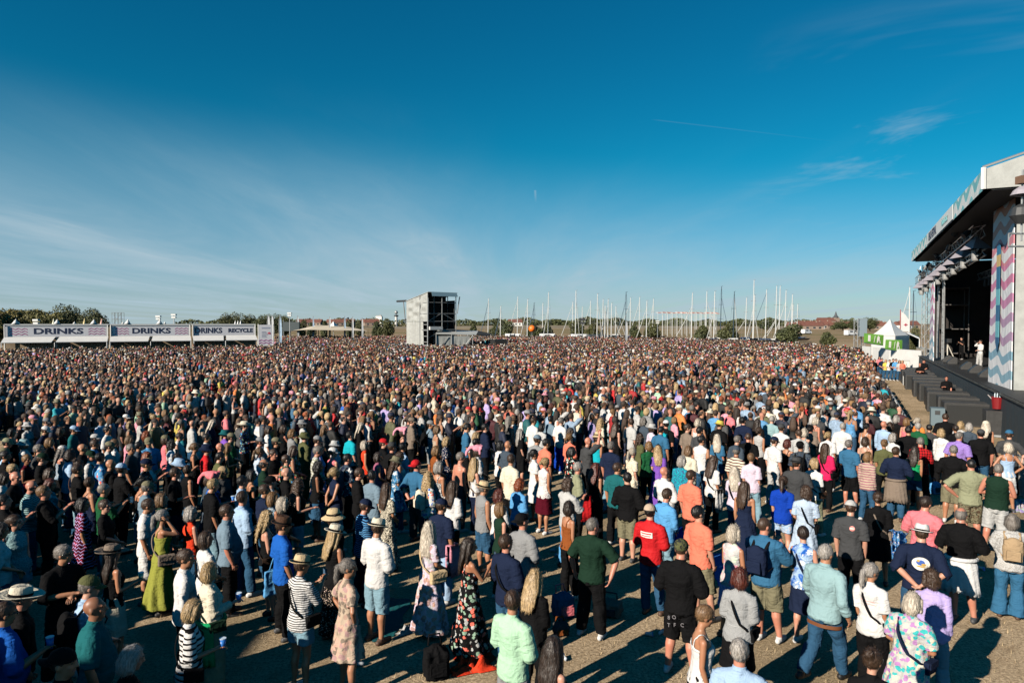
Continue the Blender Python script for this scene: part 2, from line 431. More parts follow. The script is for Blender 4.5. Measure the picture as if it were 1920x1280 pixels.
# lighting truss with hooded lamps
tr0, tr1 = at_d(1836, 432, 37.0), at_d(1722, 527, 66.0)
trs = thing('lighting_truss', 'long aluminium truss hung under the stage roof carrying lamps', 'truss')
ladder_truss(MB(), tr0, tr1, .55, 34, .03).build('truss', alu, trs)
ladder_truss(MB(), tr0 + Vector((.3, .2, -1.15)), tr1 + Vector((.3, .2, -.9)), .34, 30, .05).build('lower_bar', mat('pale bar', (.42, .43, .42), .4, .3), trs)
hk = MB()
for k in range(6): hk.tube([tr0.lerp(tr1, k / 5), tr0.lerp(tr1, k / 5) + Vector((.3, .2, 10.2 - tr0.lerp(tr1, k / 5).z))], .02, 4)
hk.build('hanger', steel, trs)
lp = thing('stage_lamp', '', 'stage lamp', tr0.lerp(tr1, .04) + Vector((0, 0, -.28)), group='hooded lamps hanging from the stage truss')
hd = MB()
hd.add([(-.62, -.5, -.62), (.62, -.5, -.62), (.62, .5, -.62), (-.62, .5, -.62), (-.28, -.22, -.2), (.34, -.22, -.2), (.34, .22, -.2), (-.28, .22, -.2), (-.1, 0, .05), (.2, 0, .05)],
       [(0, 1, 5, 4), (1, 2, 6, 5), (2, 3, 7, 6), (3, 0, 4, 7), (4, 5, 9, 8), (6, 7, 8, 9), (5, 6, 9), (7, 4, 8)])
hd.build('rain_hood', paleg, lp)
MB().rings([(0, 0, -1.25, .17, .17), (0, 0, -1.15, .2, .2), (0, 0, -.66, .2, .2), (0, 0, -.5, .14, .14)], 12).build('lamp_head', mat('pale lamp', (.22, .22, .215), .45), lp)
MB().box((-.24, 0, -.6), (.04, .3, .5)).box((.24, 0, -.6), (.04, .3, .5)).build('yoke', dkgrey, lp)
lamp_lbl = ['nearest and largest of the grey hooded lamps on the stage truss', 'second grey hooded lamp from the near truss end', 'third grey hooded lamp along the stage truss', 'fourth hooded lamp along the stage truss',
            'fifth hooded lamp along the stage truss', 'sixth hooded lamp along the stage truss', 'seventh hooded lamp, close to the far truss end', 'farthest and smallest hooded lamp on the stage truss']
for i in range(8):
    o = lp if i == 0 else copy_tree(lp)
    o.location = tr0.lerp(tr1, .03 + .125 * i) + Vector((0, 0, -.28)); o.rotation_euler.z = SRZ + .4 + .1 * math.sin(3 * i); o['label'] = lamp_lbl[i]
spt = thing('spotlight', 'small black spotlight clamped along the stage lighting truss', 'spotlight', (0, 0, 0), 0, 'small black spotlights along the stage lighting truss')
MB().rings([(0, 0, -.55, .17, .17), (0, 0, -.2, .13, .13), (0, 0, -.08, .08, .08)], 12).build('barrel', dkgrey, spt)
MB().box((.16, 0, -.15), (.03, .08, .45)).build('clamp', steel, spt)
for k in range(16):
    o = spt if k == 0 else copy_tree(spt); o.location = tr0.lerp(tr1, .02 + .063 * k) + Vector((-.45 + .25 * (k % 2), -.2, .1 + .35 * (k % 3))); o.rotation_euler = (.5 * math.sin(k * 3), .9 * math.cos(k * 1.7), k)
rt2 = thing('rear_truss', 'second darker truss with lamps deeper under the stage roof', 'truss')
for b_ in (4.2, 8.0): ladder_truss(MB(), SP(3, b_, 8.6), SP(31, b_, 8.6), .5, 26, .035).build('truss', steel, rt2)
rl_ = MB()
for k in range(14): rl_.rings([(*SP(4 + 1.9 * k, 4.2).xy, 7.7, .17, .17), (*SP(4 + 1.9 * k, 4.2).xy, 8.3, .12, .12)], 10)
rl_.build('lamps', dkgrey, rt2)
# speaker and lamp cluster at the near corner
cls = thing('hanging_floodlight', 'black and silver floodlights on a bracket beside the near wave panel', 'floodlight', at_d(1916, 395, 27.0))
MB().tube([(0, 0, 1.6), (0, 0, -1.2)], .04, 6).tube([(-.5, 0, -.9), (.5, 0, -.9)], .04, 6).tube([(-.5, 0, -1.4), (.5, 0, -1.4)], .04, 6).tube([(-.5, 0, -.9), (-.5, 0, -1.4)], .03, 5).tube([(.5, 0, -.9), (.5, 0, -1.4)], .03, 5).build('bracket', steel, cls)
MB().rings([(0, 0, -.5, .2, .2), (0, 0, -.2, .42, .42), (0, 0, .1, .35, .35), (0, 0, .25, .12, .12)], 14).build('lower_lamp', dkgrey, cls)
MB().rings([(0, 0, .55, .14, .14), (0, 0, .62, .4, .4), (0, 0, .8, .3, .3), (0, 0, .95, .1, .1)], 14).build('upper_lamp', paleg, cls)
MB().box((0, 0, 1.2), (.34, .34, .3)).build('housing', mat('rusty brown', (.14, .08, .05), .6), cls)

# subwoofers along the pit
sub = thing('subwoofer_cabinet', '', 'loudspeaker', group='black bass speaker cabinets standing in a row before the stage')
bm_ = MB().box((0, 0, .53), (1.3, 1.9, 1.0)); bm_.build('cabinet', blackp, sub)
MB().sheet([(-.665, -.86, .1), (-.665, -.86, .96), (-.665, .86, .96), (-.665, .86, .1)], .02).build('grille', mat('speaker grille', (.012, .013, .013), .8, bump=.6, bscale=120), sub)
MB().box((0, -.96, .62), (.3, .03, .14)).build('handle', mat('handle recess', (.004, .004, .004), .8), sub)
MB().box((0, 0, 1.045), (1.24, 1.84, .02)).build('top_board', mat('worn top board', (.05, .048, .045), .6, var=.4, vscale=6), sub)
for sx_ in (-.5, .5): MB().box((sx_, 0, .02), (.1, 1.6, .04)).build('skid', dkgrey, sub)
nth = ['nearest', 'second', 'third', 'fourth', 'fifth', 'sixth', 'seventh', 'eighth', 'ninth', 'tenth', 'farthest']
SUBP = lambda t: at_z(1775, 798).lerp(at_z(1687, 714), t)
for i in range(11):
    o = sub if i == 0 else copy_tree(sub)
    q = SUBP(i / 10.0); o.location = q + B * .85 + U * .7 + B * .12 * math.sin(i * 2.4); o.rotation_euler.z = SRZ - math.pi / 2 * 0 + .03 * math.sin(5 * i)
    o['label'] = f'{nth[i]} black bass speaker cabinet' + (' counted from the near end of the row' if 0 < i < 10 else ' in the row before the stage')
q = at_z(1757, 797)
amp = thing('amplifier_case', 'blue-grey amplifier case standing in front of the nearest bass speaker', 'amplifier', q, SRZ - math.pi / 2)
MB().box((0, 0, .42), (.55, .6, .8)).build('case', mat('blue grey case', (.10, .14, .16), .5), amp)
MB().box((-.02, -.31, .62), (.2, .02, .18)).build('panel', dkgrey, amp)
for i, (px, py, l) in enumerate([(1699, 722, 'pale grey amplifier case beside the far bass speakers'), (1722, 742, 'small pale amplifier case midway along the bass speaker row'), (1748, 762, 'thin grey amplifier case near the front of the speaker row')]):
    o = copy_tree(amp); o.location = at_z(px, py); o['label'] = l; o.scale = (.8, .7, .85)
    for c in o.children:
        if c.name.startswith('case'): c.data = c.data.copy(); c.data.materials[0] = mat('pale grey case', (.4, .41, .4), .5)
cab = MB(); p0 = SP(-2.9, -.3, 1.6)
cab.tube([p0, p0 + Vector((-.02, -1, -.6)), p0 + Vector((-.1, -2.2, -1.1)), p0 + Vector((.5, -5, -1.58))], .025, 6)
tag(cab.build('power_cable', mat('pale cable', (.55, .48, .44), .5), smooth=True), 'thin pale cable hanging from the near stage corner to the ground', 'cable')
bn = thing('waste_bin', 'red bin with white bottles standing before the near stage end', 'bin', at_d(1870, 766, 28.4)); bn.scale = (.58, .58, .62)
MB().rings([(0, 0, 0, .3, .3), (0, 0, .75, .38, .38), (0, 0, .8, .4, .4), (0, 0, .78, .36, .36)], 16).build('barrel', mat('red plastic', (.17, .008, .010), .45), bn)
q = at_d(1870, 768, 28.4); fc_ = thing('flight_case', 'black flight case under the red bin at the near stage end', 'case', (q.x, q.y, 0), SRZ); MB().box((0, 0, q.z * .5 - .005), (.9, .9, q.z - .01)).build('case', blackp, fc_); MB().box((0, 0, .06), (.94, .94, .08)).build('edge_strip', steel, fc_)
bt = MB()
for k in range(7): bt.rings([(.18 * math.cos(k), .18 * math.sin(k), .7, .04, .04), (.18 * math.cos(k), .18 * math.sin(k), .98, .04, .04), (.18 * math.cos(k), .18 * math.sin(k), 1.05, .02, .02)], 8)
bt.build('bottles', mat('clear bottle', (.5, .58, .62), .2), bn)
# wedge monitors on the deck
wm = thing('monitor_wedge', '', 'loudspeaker', group='black wedge monitors along the deck edge')
MB().add([(-.35, -.3, 0), (.35, -.3, 0), (.35, .3, 0), (-.35, .3, 0), (-.35, -.3, .12), (.35, -.3, .12), (.35, .12, .5), (-.35, .12, .5), (.35, .3, .42), (-.35, .3, .42)],
         [(0, 3, 2, 1), (0, 1, 5, 4), (4, 5, 6, 7), (7, 6, 8, 9), (9, 8, 2, 3), (1, 2, 8, 6, 5), (3, 0, 4, 7, 9)]).build('cabinet', blackp, wm)
MB().box((0, -.1, .3), (.6, .02, .3), M=Matrix.Rotation(R(-48), 3, 'X')).build('grille', dkgrey, wm)
for i, a in enumerate((6, 9.5, 13, 19.5, 22.5)):
    o = wm if i == 0 else copy_tree(wm); o.location = SP(a, .9, DECK + .004); o.rotation_euler.z = SRZ + math.pi
    o['label'] = f'{["nearest", "second", "third", "fourth", "farthest"][i]} black wedge monitor along the stage deck edge'
tri = thing('camera_tripod', 'video camera on a pale tripod standing at the far end of the deck', 'camera', SP(26.8, 1.4, DECK))
for k in range(3):
    a = k * 2.1; MB().tube([(.6 * math.cos(a), .6 * math.sin(a), 0), (0, 0, 1.25)], .04, 6).build('leg', mat('pale tripod', (.5, .48, .42), .4), tri)
MB().box((0, 0, 1.5), (.25, .7, .32)).rings([(0, 0, 1.2, .1, .1), (0, 0, 1.36, .1, .1)], 8).build('camera_body', dkgrey, tri)
MB().tube([(0, .3, 1.5), (0, .65, 1.5)], .1, 8).build('lens', black, tri)

# ================================================================== unseen building added behind left, sized to shade the near left ground
shade_bld = thing('added_shade_building', 'unseen grey building added beside the viewpoint to shade the near left', 'building', (-16.2, -3.6, 0))
MB().box((0, 0, 3.05), (13.2, 6.4, 6.1)).build('wall', mat('shade building cladding', (.30, .31, .31), .6, var=.1), shade_bld)
MB().box((0, 0, 6.15), (13.5, 6.7, .1)).build('roof', mat('shade building roof', (.2, .2, .2), .6), shade_bld)
MB().box((-2.9, -.1, 6.9), (7.6, 6.0, 1.4)).build('upper_shade_block', mat('shade building cladding', (.30, .31, .31), .6, var=.1), shade_bld)  # upper block added to carry the shade further into the left side
for k in range(6):
    for z in (1.8, 4.5): MB().box((-5.4 + 2.15 * k, 3.21, z), (1.9, .08, 2.3)).build('window', mat('shade building glass', (.03, .05, .06), .05), shade_bld)
MB().box((0, 3.6, 3.7), (13.2, .8, .12)).build('balcony', steel, shade_bld)

# ================================================================== crowd barriers
bar = thing('crowd_barrier', '', 'barrier', group='grey steel crowd barriers along the front of the pit')
f = MB().tube([(-1.05, 0, .12), (-1.05, 0, 1.12), (1.05, 0, 1.12), (1.05, 0, .12), (-1.05, 0, .12)], .025, 6)
f.build('frame', steel, bar)
MB().sheet([(-1.0, .02, .16), (1.0, .02, .16), (1.0, .02, 1.08), (-1.0, .02, 1.08)], .012).build('panel', mat('barrier sheet', (.5, .49, .45), .5, var=.2), bar)
for s in (-.95, 0, .95): MB().tube([(s, .03, 1.0), (s, -.55, .02)], .022, 5).build('brace', steel, bar)
bl0, bl1 = Vector((12.75, 21.3, 0)), Vector((24.0, 44.1, 0)); nb = 11
ords = ['first', 'second', 'third', 'fourth', 'fifth', 'sixth', 'seventh', 'eighth', 'ninth', 'tenth', 'eleventh']
for i in range(nb):
    o = bar if i == 0 else copy_tree(bar); o.location = bl0.lerp(bl1, i / (nb - 1)); o.rotation_euler.z = SRZ + math.pi
    o['label'] = f'{ords[i]} steel barrier from the near end of the pit lane'
wb0, wb1 = at_z(1629, 697), at_z(1706, 698)
wbl = ['leftmost', 'second from the left', 'third from the left', 'second from the right', 'rightmost']
for i in range(5):
    o = copy_tree(bar); o.location = wb0.lerp(wb1, (i + .5) / 5); o.scale = ((wb1 - wb0).length / 5 / 2.12, 1, 1); o.rotation_euler.z = math.atan2((wb1 - wb0).y, (wb1 - wb0).x)
    o['label'] = f'pale grey barrier at the far end of the pit lane, {wbl[i]}'; o['group'] = 'pale barriers closing the far end of the pit lane'
    for c in o.children:
        if c.name.startswith('panel'): c.data = c.data.copy(); c.data.materials[0] = mat('pale barrier sheet', (.62, .60, .55), .5, var=.15)
for i, (px, py, rz) in enumerate([(1908, 930, 1.2)]):
    o = copy_tree(bar); o.location = at_z(px, py); o.rotation_euler.z = rz; o['label'] = 'steel barrier standing by the blue top beside the near subwoofers'
# ================================================================== mixer tower
FT = Vector((.82, .574, 0)); FN = Vector((.574, -.82, 0)); d0 = 105.0
c0 = at_d(802, 606, d0); c0.z = 0


def FP(a, b, z=0.0): return c0 + FT * a - FN * b + Vector((0, 0, z))


foh = thing('mixer_tower', 'tall grey tarpaulin-clad scaffold tower rising from the crowd', 'tower')
us = MB(); nu, nv = 40, 24
for q in range(nv):
    for w in range(nu):
        u_, v_ = w / (nu - 1), q / (nv - 1); e_ = min(1, 5 * min(u_, 1 - u_, v_, 1 - v_)); us.v.append(FP(e_ * (.09 * math.sin(11 * u_ + 14 * v_) + .07 * math.sin(19 * v_ - 6 * u_) + .05 * math.sin(31 * u_)), 7.3 * (1 - u_), 5.0 + v_ * (3.3 + 1.2 * u_)))
us.f = [(q * nu + w, q * nu + w + 1, (q + 1) * nu + w + 1, (q + 1) * nu + w) for q in range(nv - 1) for w in range(nu - 1)]; us.m = [0] * len(us.f); us.build('upper_side_sheet', tarp, foh, smooth=True)
cur = MB(); n = 18
for i in range(n):
    b0, b1 = 7.3 - i * 5.6 / n, 7.3 - (i + 1) * 5.6 / n
    o0, o1 = .2 * math.sin(i * 2.2), .2 * math.sin((i + 1) * 2.2)
    cur.add([FP(o0, b0, .6), FP(o1, b1, .6), FP(o1 * .5, b1, 4.95), FP(o0 * .5, b0, 4.95)], [(0, 3, 2, 1)])
cur.build('lower_curtain', tarp, foh, smooth=True)
MB().sheet([FP(-.1, -.3, 9.55), FP(5.1, -.3, 9.5), FP(5.1, 7.4, 8.35), FP(-.1, 7.4, 8.35)], .08).build('roof_sheet', tarp, foh)
MB().sheet([FP(.5, -.35, 9.5), FP(4.9, -.35, 9.45), FP(4.9, -.75, 8.85), FP(.4, -.75, 8.85)], .05).build('awning', mat('blue grey flap', (.10, .17, .21), .5), foh)
MB().quadbox(FP(.2, 3.2), FP(5, 3.2), .1, .5, 9.0).quadbox(FP(5.02, .4), FP(5.02, 7.2), .08, .5, 8.3).build('inner_drape', black, foh)
fr = MB()
for a in (0, 2.5, 5):
    for b in (0, 2.6): fr.tube([FP(a, b, 0), FP(a, b, 9.2)], .07, 6)
for z in (1.1, 3.7, 5.0, 6.2, 7.9): fr.tube([FP(0, 0, z), FP(5, 0, z)], .06, 5).tube([FP(0, 0, z), FP(0, 2.6, z)], .06, 5)
for z in (2.4, 5.0): fr.tube([FP(0, 0, z), FP(2.5, 0, z + 1.3)], .045, 5).tube([FP(5, 0, z), FP(2.5, 0, z + 1.3)], .045, 5)
for z in (.9, 1.8, 2.7, 3.6, 4.5): fr.tube([FP(0, 1.6, z), FP(0, .05, z)], .07, 5)
fr.build('scaffold', mat('bright scaffold', (.22, .23, .23), .5, .3), foh)
MB().tube([FP(-.1, -.3, 8.6), FP(-.05, -.1, 5.0), FP(-.1, -.1, 0)], .09, 6).tube([FP(5.4, -.5, 8.9), FP(5.1, -.2, 6.2)], .08, 6).build('guy_pole', steel, foh)
arm = MB().tube([FP(0, 7.4, 8.35), FP(-.1, 10.6, 8.35)], .16, 6).tube([FP(-.05, 8.3, 8.3), FP(0, 7.6, 4.5)], .07, 5); arm.build('projecting_arm', dkgrey, foh)
MB().box(FP(1.2, -.1, 3.95), (2.2, 1.0, .5), math.atan2(FT.y, FT.x)).build('desk_load', mat('pale tarp bundle', (.45, .46, .45), .7, bump=.8, bscale=3), foh)
can = thing('mixer_tent', 'low grey flat-roofed tent beside the scaffold tower', 'tent')
MB().sheet([FP(.6, -1.4, 3.15), FP(6.9, -3.0, 2.95), FP(9.8, 1.0, 3.5), FP(3.2, 2.6, 3.8)], .12).build('roof_sheet', mat('light grey canvas', (.38, .39, .37), .55, var=.1), can)
MB().sheet([FP(6.95, -3.0, 2.85), FP(9.7, 1.0, 3.4), FP(12.0, .3, 2.9), FP(9.4, -2.4, 2.65)], .1).build('side_awning', black, can)
wl2 = MB()
for i in range(12):
    t0, t1 = i / 12, (i + 1) / 12; P = lambda t, z, o: FP(.7 + 5.2 * t, -1.3 - 1.4 * t + o, z)
    wl2.add([P(t0, .5, .06 * (i % 2)), P(t1, .5, .06 * ((i + 1) % 2)), P(t1, 2.75, 0), P(t0, 2.75, 0)], [(0, 3, 2, 1)])
wl2.build('front_curtain', tarp, can)
MB().quadbox(FP(6.4, -2.4), FP(8.6, 1.0), .1, .4, 2.7).build('end_curtain', black, can)
po = MB()
for t in (0, .42, 1.0): po.tube([FP(.7 + 5.6 * t, -1.4 - 1.5 * t, 0), FP(.7 + 5.6 * t, -1.4 - 1.5 * t, 3.0)], .07, 6)
po.tube([FP(.7, -1.45, .6), FP(2.6, -1.9, 2.6)], .05, 5).tube([FP(6.3, -2.95, 2.8), FP(4.6, -2.5, .7)], .05, 5); po.build('post', steel, can)
fen = thing('mixer_fence', 'low dark fence around the scaffold tower with steel rail', 'fence')
e0, e1, e2 = at_d(727, 606, 103.0), at_d(893, 606, 94.0), at_d(945, 606, 112.0)
MB().quadbox(e0, e1, .06, 0, 1.5).build('front_panel', mat('dark fence sheet', (.025, .034, .03), .7), fen)
MB().quadbox(e1, e2, .06, 0, 1.5).build('side_panel', black, fen)
MB().tube([(e0.x, e0.y, 1.56), (e1.x, e1.y, 1.56)], .05, 6).tube([(e1.x, e1.y, 0), (e1.x, e1.y, 1.75)], .06, 6).build('rail', steel, fen)
q = at_d(934, 606, 108.0)
cont = thing('black_container', 'black box cabin beside the low grey tent among the crowd', 'cabin', (q.x, q.y, 0), .35)
MB().box((0, 0, 1.05), (2.0, 2.6, 2.1)).build('box', black, cont); MB().box((0, 0, 2.13), (2.1, 2.7, .06)).build('lid', blackp, cont)

# ================================================================== drinks bar
BP0, BP1 = at_d(-30, 606, 82.5), at_d(482, 606, 97.0); BP0.z = BP1.z = 0
bd = (BP1 - BP0).normalized(); bnrm = Vector((bd.y, -bd.x, 0))      # towards the crowd


def unit_at_px(px):
    lo, hi = 0.0, 1.0
    for _ in range(40):
        mid = (lo + hi) / 2; p = BP0.lerp(BP1, mid)
        if project((p.x, p.y, 3.5))[0] < px: lo = mid
        else: hi = mid
    return BP0.lerp(BP1, lo)


bwhite = mat('white banner', (.58, .58, .61), .6, var=.04)
tanw = mat('tan counter', (.30, .23, .15), .7, var=.25, vscale=1)
magenta = mat('mauve print', (.36, .09, .22), .6)


def zig(mb, o, x, z, n, w, h, th):
    pts = [(x + w * i / n, z + (h / 2 if i % 2 else -h / 2)) for i in range(n + 1)]
    for (x0, z0), (x1, z1) in zip(pts, pts[1:]):
        P = lambda a, b: o + bd * a + bnrm * .06 + Vector((0, 0, b))
        mb.add([P(x0, z0 - th), P(x1, z1 - th), P(x1, z1 + th), P(x0, z0 + th)], [(0, 1, 2, 3)])


for i, (xa, xb, txt) in enumerate([(8, 203, [('DRINKS', 110, 93)]), (207, 357, [('DRINKS', 284, 72)]), (361, 479, [('DRINKS', 391, 51), ('RECYCLE', 451, 46)])]):
    a, b = unit_at_px(xa), unit_at_px(xb); L = (b - a).length
    t = thing('drinks_bar', ['nearest white bar with DRINKS banner, wavy prints at both ends', 'middle white bar with DRINKS banner between the two other bars', 'far white bar with banner reading DRINKS RECYCLE'][i], 'bar', group='white drinks bars along the back of the crowd')
    P = lambda x, n, z: a + bd * x + bnrm * n + Vector((0, 0, z))
    MB().sheet([P(.1, .05, 2.98), P(L - .1, .05, 2.98), P(L - .1, .05, 4.36), P(.1, .05, 4.36)], .05).build('banner', bwhite, t)
    bann = t.children[-1]
    for s, px, sz in txt:
        c = unit_at_px(px)
        tw_ = (unit_at_px(px + sz / 2) - unit_at_px(px - sz / 2)).length; hh_ = .98 if s == 'DRINKS' else .72
        q_ = text_mesh(s, hh_, .01, .035, 1.0); xs_ = [v.co.x for v in q_.vertices]; w0_ = max(xs_) - min(xs_)
        put_text(s, hh_, c + bnrm * .058 + Vector((0, 0, 3.68)), bd, navy_ink, bann, bold=.035, sx=tw_ / w0_, depth=.003)
    zz = MB()
    if i < 2:
        for k in range(3):
            zig(zz, a, .5, 3.35 + .32 * k, 6, L * .17, .17, .05)
            zig(zz, a, L * .80, 3.35 + .32 * k, 6, L * .17, .17, .05)
        zz.build('wave_print', magenta, bann)
    MB().sheet([P(0, .12, 2.95), P(L * .48, .12, 2.95), P(L * .46, 2.3, 2.32), P(0, 2.3, 2.32)], .08).build('awning', white, t)
    MB().sheet([P(L * .52, .12, 2.97), P(L, .12, 2.97), P(L, 2.3, 2.34), P(L * .5, 2.3, 2.34)], .08).build('awning', white, t)
    MB().quadbox(P(0, -.2, 0), P(L, -.2, 0), .1, 0, 2.9).build('back_wall', tanw, t)
    MB().quadbox(P(0, 1.3, 0), P(L, 1.3, 0), .5, 0, 1.05).build('counter', tanw, t)
    po = MB()
    for x in (.05, L * .49, L - .05): po.tube([P(x, .2, 0), P(x, .2, 4.5 if x != L * .49 else 2.9)], .07, 6).tube([P(x, 2.3, 0), P(x, 2.3, 2.35)], .05, 6)
    po.build('post', white, t)
    MB().sheet([P(-.05, -.1, 4.62), P(L + .05, -.1, 4.62), P(L + .05, -3, 4.5), P(-.05, -3, 4.5)], .1).tube([P(0, .06, 4.42), P(L, .06, 4.42)], .06, 6).build('roof', mat('bar roof', (.5, .52, .52), .5), t)
si = thing('price_board', 'tall white printed sign panel at the far end of the drinks bars', 'sign')
a, b = unit_at_px(483.5), unit_at_px(481); sa = at_d(485, 606, 93.8); sb = at_d(511, 606, 94.6)
sd = (sb - sa).normalized(); sd.z = 0; L = (sb - sa).length; sn = Vector((sd.y, -sd.x, 0)); sa.z = 0
P = lambda x, n, z: sa + sd * x + sn * n + Vector((0, 0, z))
MB().sheet([P(0, .05, 1.6), P(L, .05, 1.6), P(L, .05, 4.5), P(0, .05, 4.5)], .06).build('panel', bwhite, si)
w_ = MB()
for k in range(2):
    for i in range(6):
        x0, x1 = L * i / 6, L * (i + 1) / 6; z0, z1 = 2.2 - .35 * k + .16 * (i % 2), 2.2 - .35 * k + .16 * ((i + 1) % 2)
        w_.add([P(x0, .07, z0), P(x1, .07, z1), P(x1, .07, z1 + .14), P(x0, .07, z0 + .14)], [(0, 1, 2, 3)])
w_.build('wave_print', [mat('wave ink', (.34, .12, .28), .6)], si)
pr = MB(); pr.sheet([P(L * .2, .075, 4.0), P(L * .8, .075, 4.0), P(L * .8, .075, 4.15), P(L * .2, .075, 4.15)], .01)
for k in range(5): pr.sheet([P(L * .2, .075, 3.5 - .18 * k), P(L * (.5 + .06 * (k % 3)), .075, 3.5 - .18 * k), P(L * (.5 + .06 * (k % 3)), .075, 3.56 - .18 * k), P(L * .2, .075, 3.56 - .18 * k)], .01)
pr.build('small_print', mat('grey print', (.3, .33, .42), .6), si)
MB().sheet([P(L * .62, .075, 3.25), P(L * .85, .075, 3.2), P(L * .8, .075, 3.5), P(L * .66, .075, 3.45)], .01).build('emblem', mat('red print', (.5, .06, .10), .6), si)
MB().tube([P(-.05, 0, 0), P(-.05, 0, 4.6)], .07, 6).tube([P(L + .05, 0, 0), P(L + .05, 0, 4.6)], .09, 6).build('post', white, si)
# cones on and behind the bars
cone = thing('ornament_cone', '', 'cone', group='pointed white cones on the bar roofs')
MB().rings([(0, 0, 0, .5, .5), (.05, 0, .3, .36, .36), (.1, 0, .75, .12, .12), (.12, 0, .98, .03, .03)], 12).build('cone', white, cone, smooth=True)
MB().rings([(0, 0, -.06, .58, .58), (0, 0, 0, .58, .58)], 12).build('rim', white, cone)
for i, (px, s, l) in enumerate([(28, .62, 'white cone on the nearest bar roof, above the wave print'), (106, .6, 'white cone above the first DRINKS lettering'), (139, .3, 'tiny white cone on the nearest bar between two larger cones'), (175, .6, 'white cone near the end of the nearest bar'),
                                (230, .28, 'tiny white cone at the start of the middle bar'), (239, .62, 'white cone near the start of the middle bar'), (299, .6, 'white cone above the second DRINKS lettering'), (309, .32, 'tiny white cone beside the cone of the middle bar'), (34, .3, 'tiny white cone beside the first cone of the nearest bar')]):
    o = cone if i == 0 else copy_tree(cone); p = unit_at_px(px) - bnrm * .3; o.location = (p.x, p.y, 4.64); o.scale = (s * 1.2, s * 1.2, s); o['label'] = l
for i, (px, py, c, l, d) in enumerate([(99, 597, (.55, .55, .4), 'tall pale cone tip behind the nearest bar', 100), (157, 597, (.6, .45, .2), 'tall yellow cone tip behind the nearest bar', 100), (189, 597, (.6, .3, .25), 'tall pink cone tip behind the nearest bar', 100),
                                       (440, 601, (.7, .7, .7), 'first white spire tent behind the far bar', 125), (445, 601, (.7, .7, .7), 'middle white spire tent behind the far bar', 125), (450, 601, (.7, .7, .7), 'last white spire tent behind the far bar', 125)]):
    o = copy_tree(cone); o['label'] = l; o['group'] = 'tall pointed tent tips behind the bars'; p = at_d(px, py, d); o.location = (p.x, p.y, 3.4); o.scale = (1.0, 1.0, (p.z - 3.4) / .98)
    for ch in o.children: ch.data = ch.data.copy(); ch.data.materials[0] = mat('cone colour %d' % (i if i < 3 else 3), c, .5)
# ================================================================== white tent, banners and hoarding on the right
d = 74.0
pt = thing('pagoda_tent', 'white pagoda tent with pointed roof behind green banners', 'tent')
ap = at_d(1669, 598, d + 1); eL = at_d(1634, 626, d + 1); eF = at_d(1679, 629, d - 3.2); eR = at_d(1704, 628, d + .5); eB = at_d(1668, 624, d + 5)


def cone_roof(apex, corners, n=7, sag=.16):
    mb = MB(); k = len(corners); rows = []
    for i in range(n + 1):
        t = i / n; tt = t ** 1.0
        rows.append([apex.lerp(c, t) - Vector((0, 0, sag * 4 * t * (1 - t) * (apex.z - c.z) * .55)) for c in corners])
    vs_ = [p for r in rows for p in r]
    fs = [(i * k + j, (i + 1) * k + j, (i + 1) * k + (j + 1) % k, i * k + (j + 1) % k) for i in range(n) for j in range(k)]
    return mb.add(vs_, fs)


for e in (eL, eF, eR, eB): e.z = 3.4
cone_roof(ap, [eL, eF, eR, eB]).build('roof', white, pt)
wm_ = MB()
for p, q in ((eL, eF), (eF, eR), (eR, eB), (eB, eL)): wm_.quadbox(p, q, .05, 0, 3.38)
wm_.build('wall', white, pt)
for e in (eL, eF, eR): MB().tube([(e.x, e.y, 0), (e.x, e.y, 3.4)], .06, 6).build('pole', alu, pt)
an = thing('tent_annex', 'white flat-walled tent annex with small round emblem beside the pagoda tent', 'tent')
q0, q1, q2, q3 = at_z(1691, 664), at_z(1718, 666), at_d(1724, 640, 74), at_d(1700, 640, 76)
for q in (q0, q1, q2, q3): q.z = 0
MB().quadbox(q0, q1, .06, 0, 3.3).quadbox(q1, q2, .06, 0, 3.0).build('wall', white, an)
MB().sheet([(*q0.xy, 3.35), (*q1.xy, 3.05), (*q2.xy, 3.0), (*q3.xy, 3.6)], .08).build('roof', mat('bluish pvc', (.6, .62, .64), .5), an)  # roof pvc slightly bluer than the walls
em = MB(); c = q0.lerp(q1, .6); fd = (q1 - q0).normalized(); fnn = Vector((fd.y, -fd.x, 0))
for k in range(8):
    a = k * math.pi / 4; p = c + fd * .4 * math.cos(a) + fnn * .05 + Vector((0, 0, 1.9 + .4 * math.sin(a))); em.box(p, (.1, .03, .1), math.atan2(fd.y, fd.x))
em.build('emblem', navy_ink, an)
MB().tube([q1 + Vector((0, 0, 3)), q0 + fnn * 1.5], .02, 4).build('guy_rope', dkgrey, an)
green = mat('green banner', (.11, .28, .04), .6, var=.15, vscale=2)
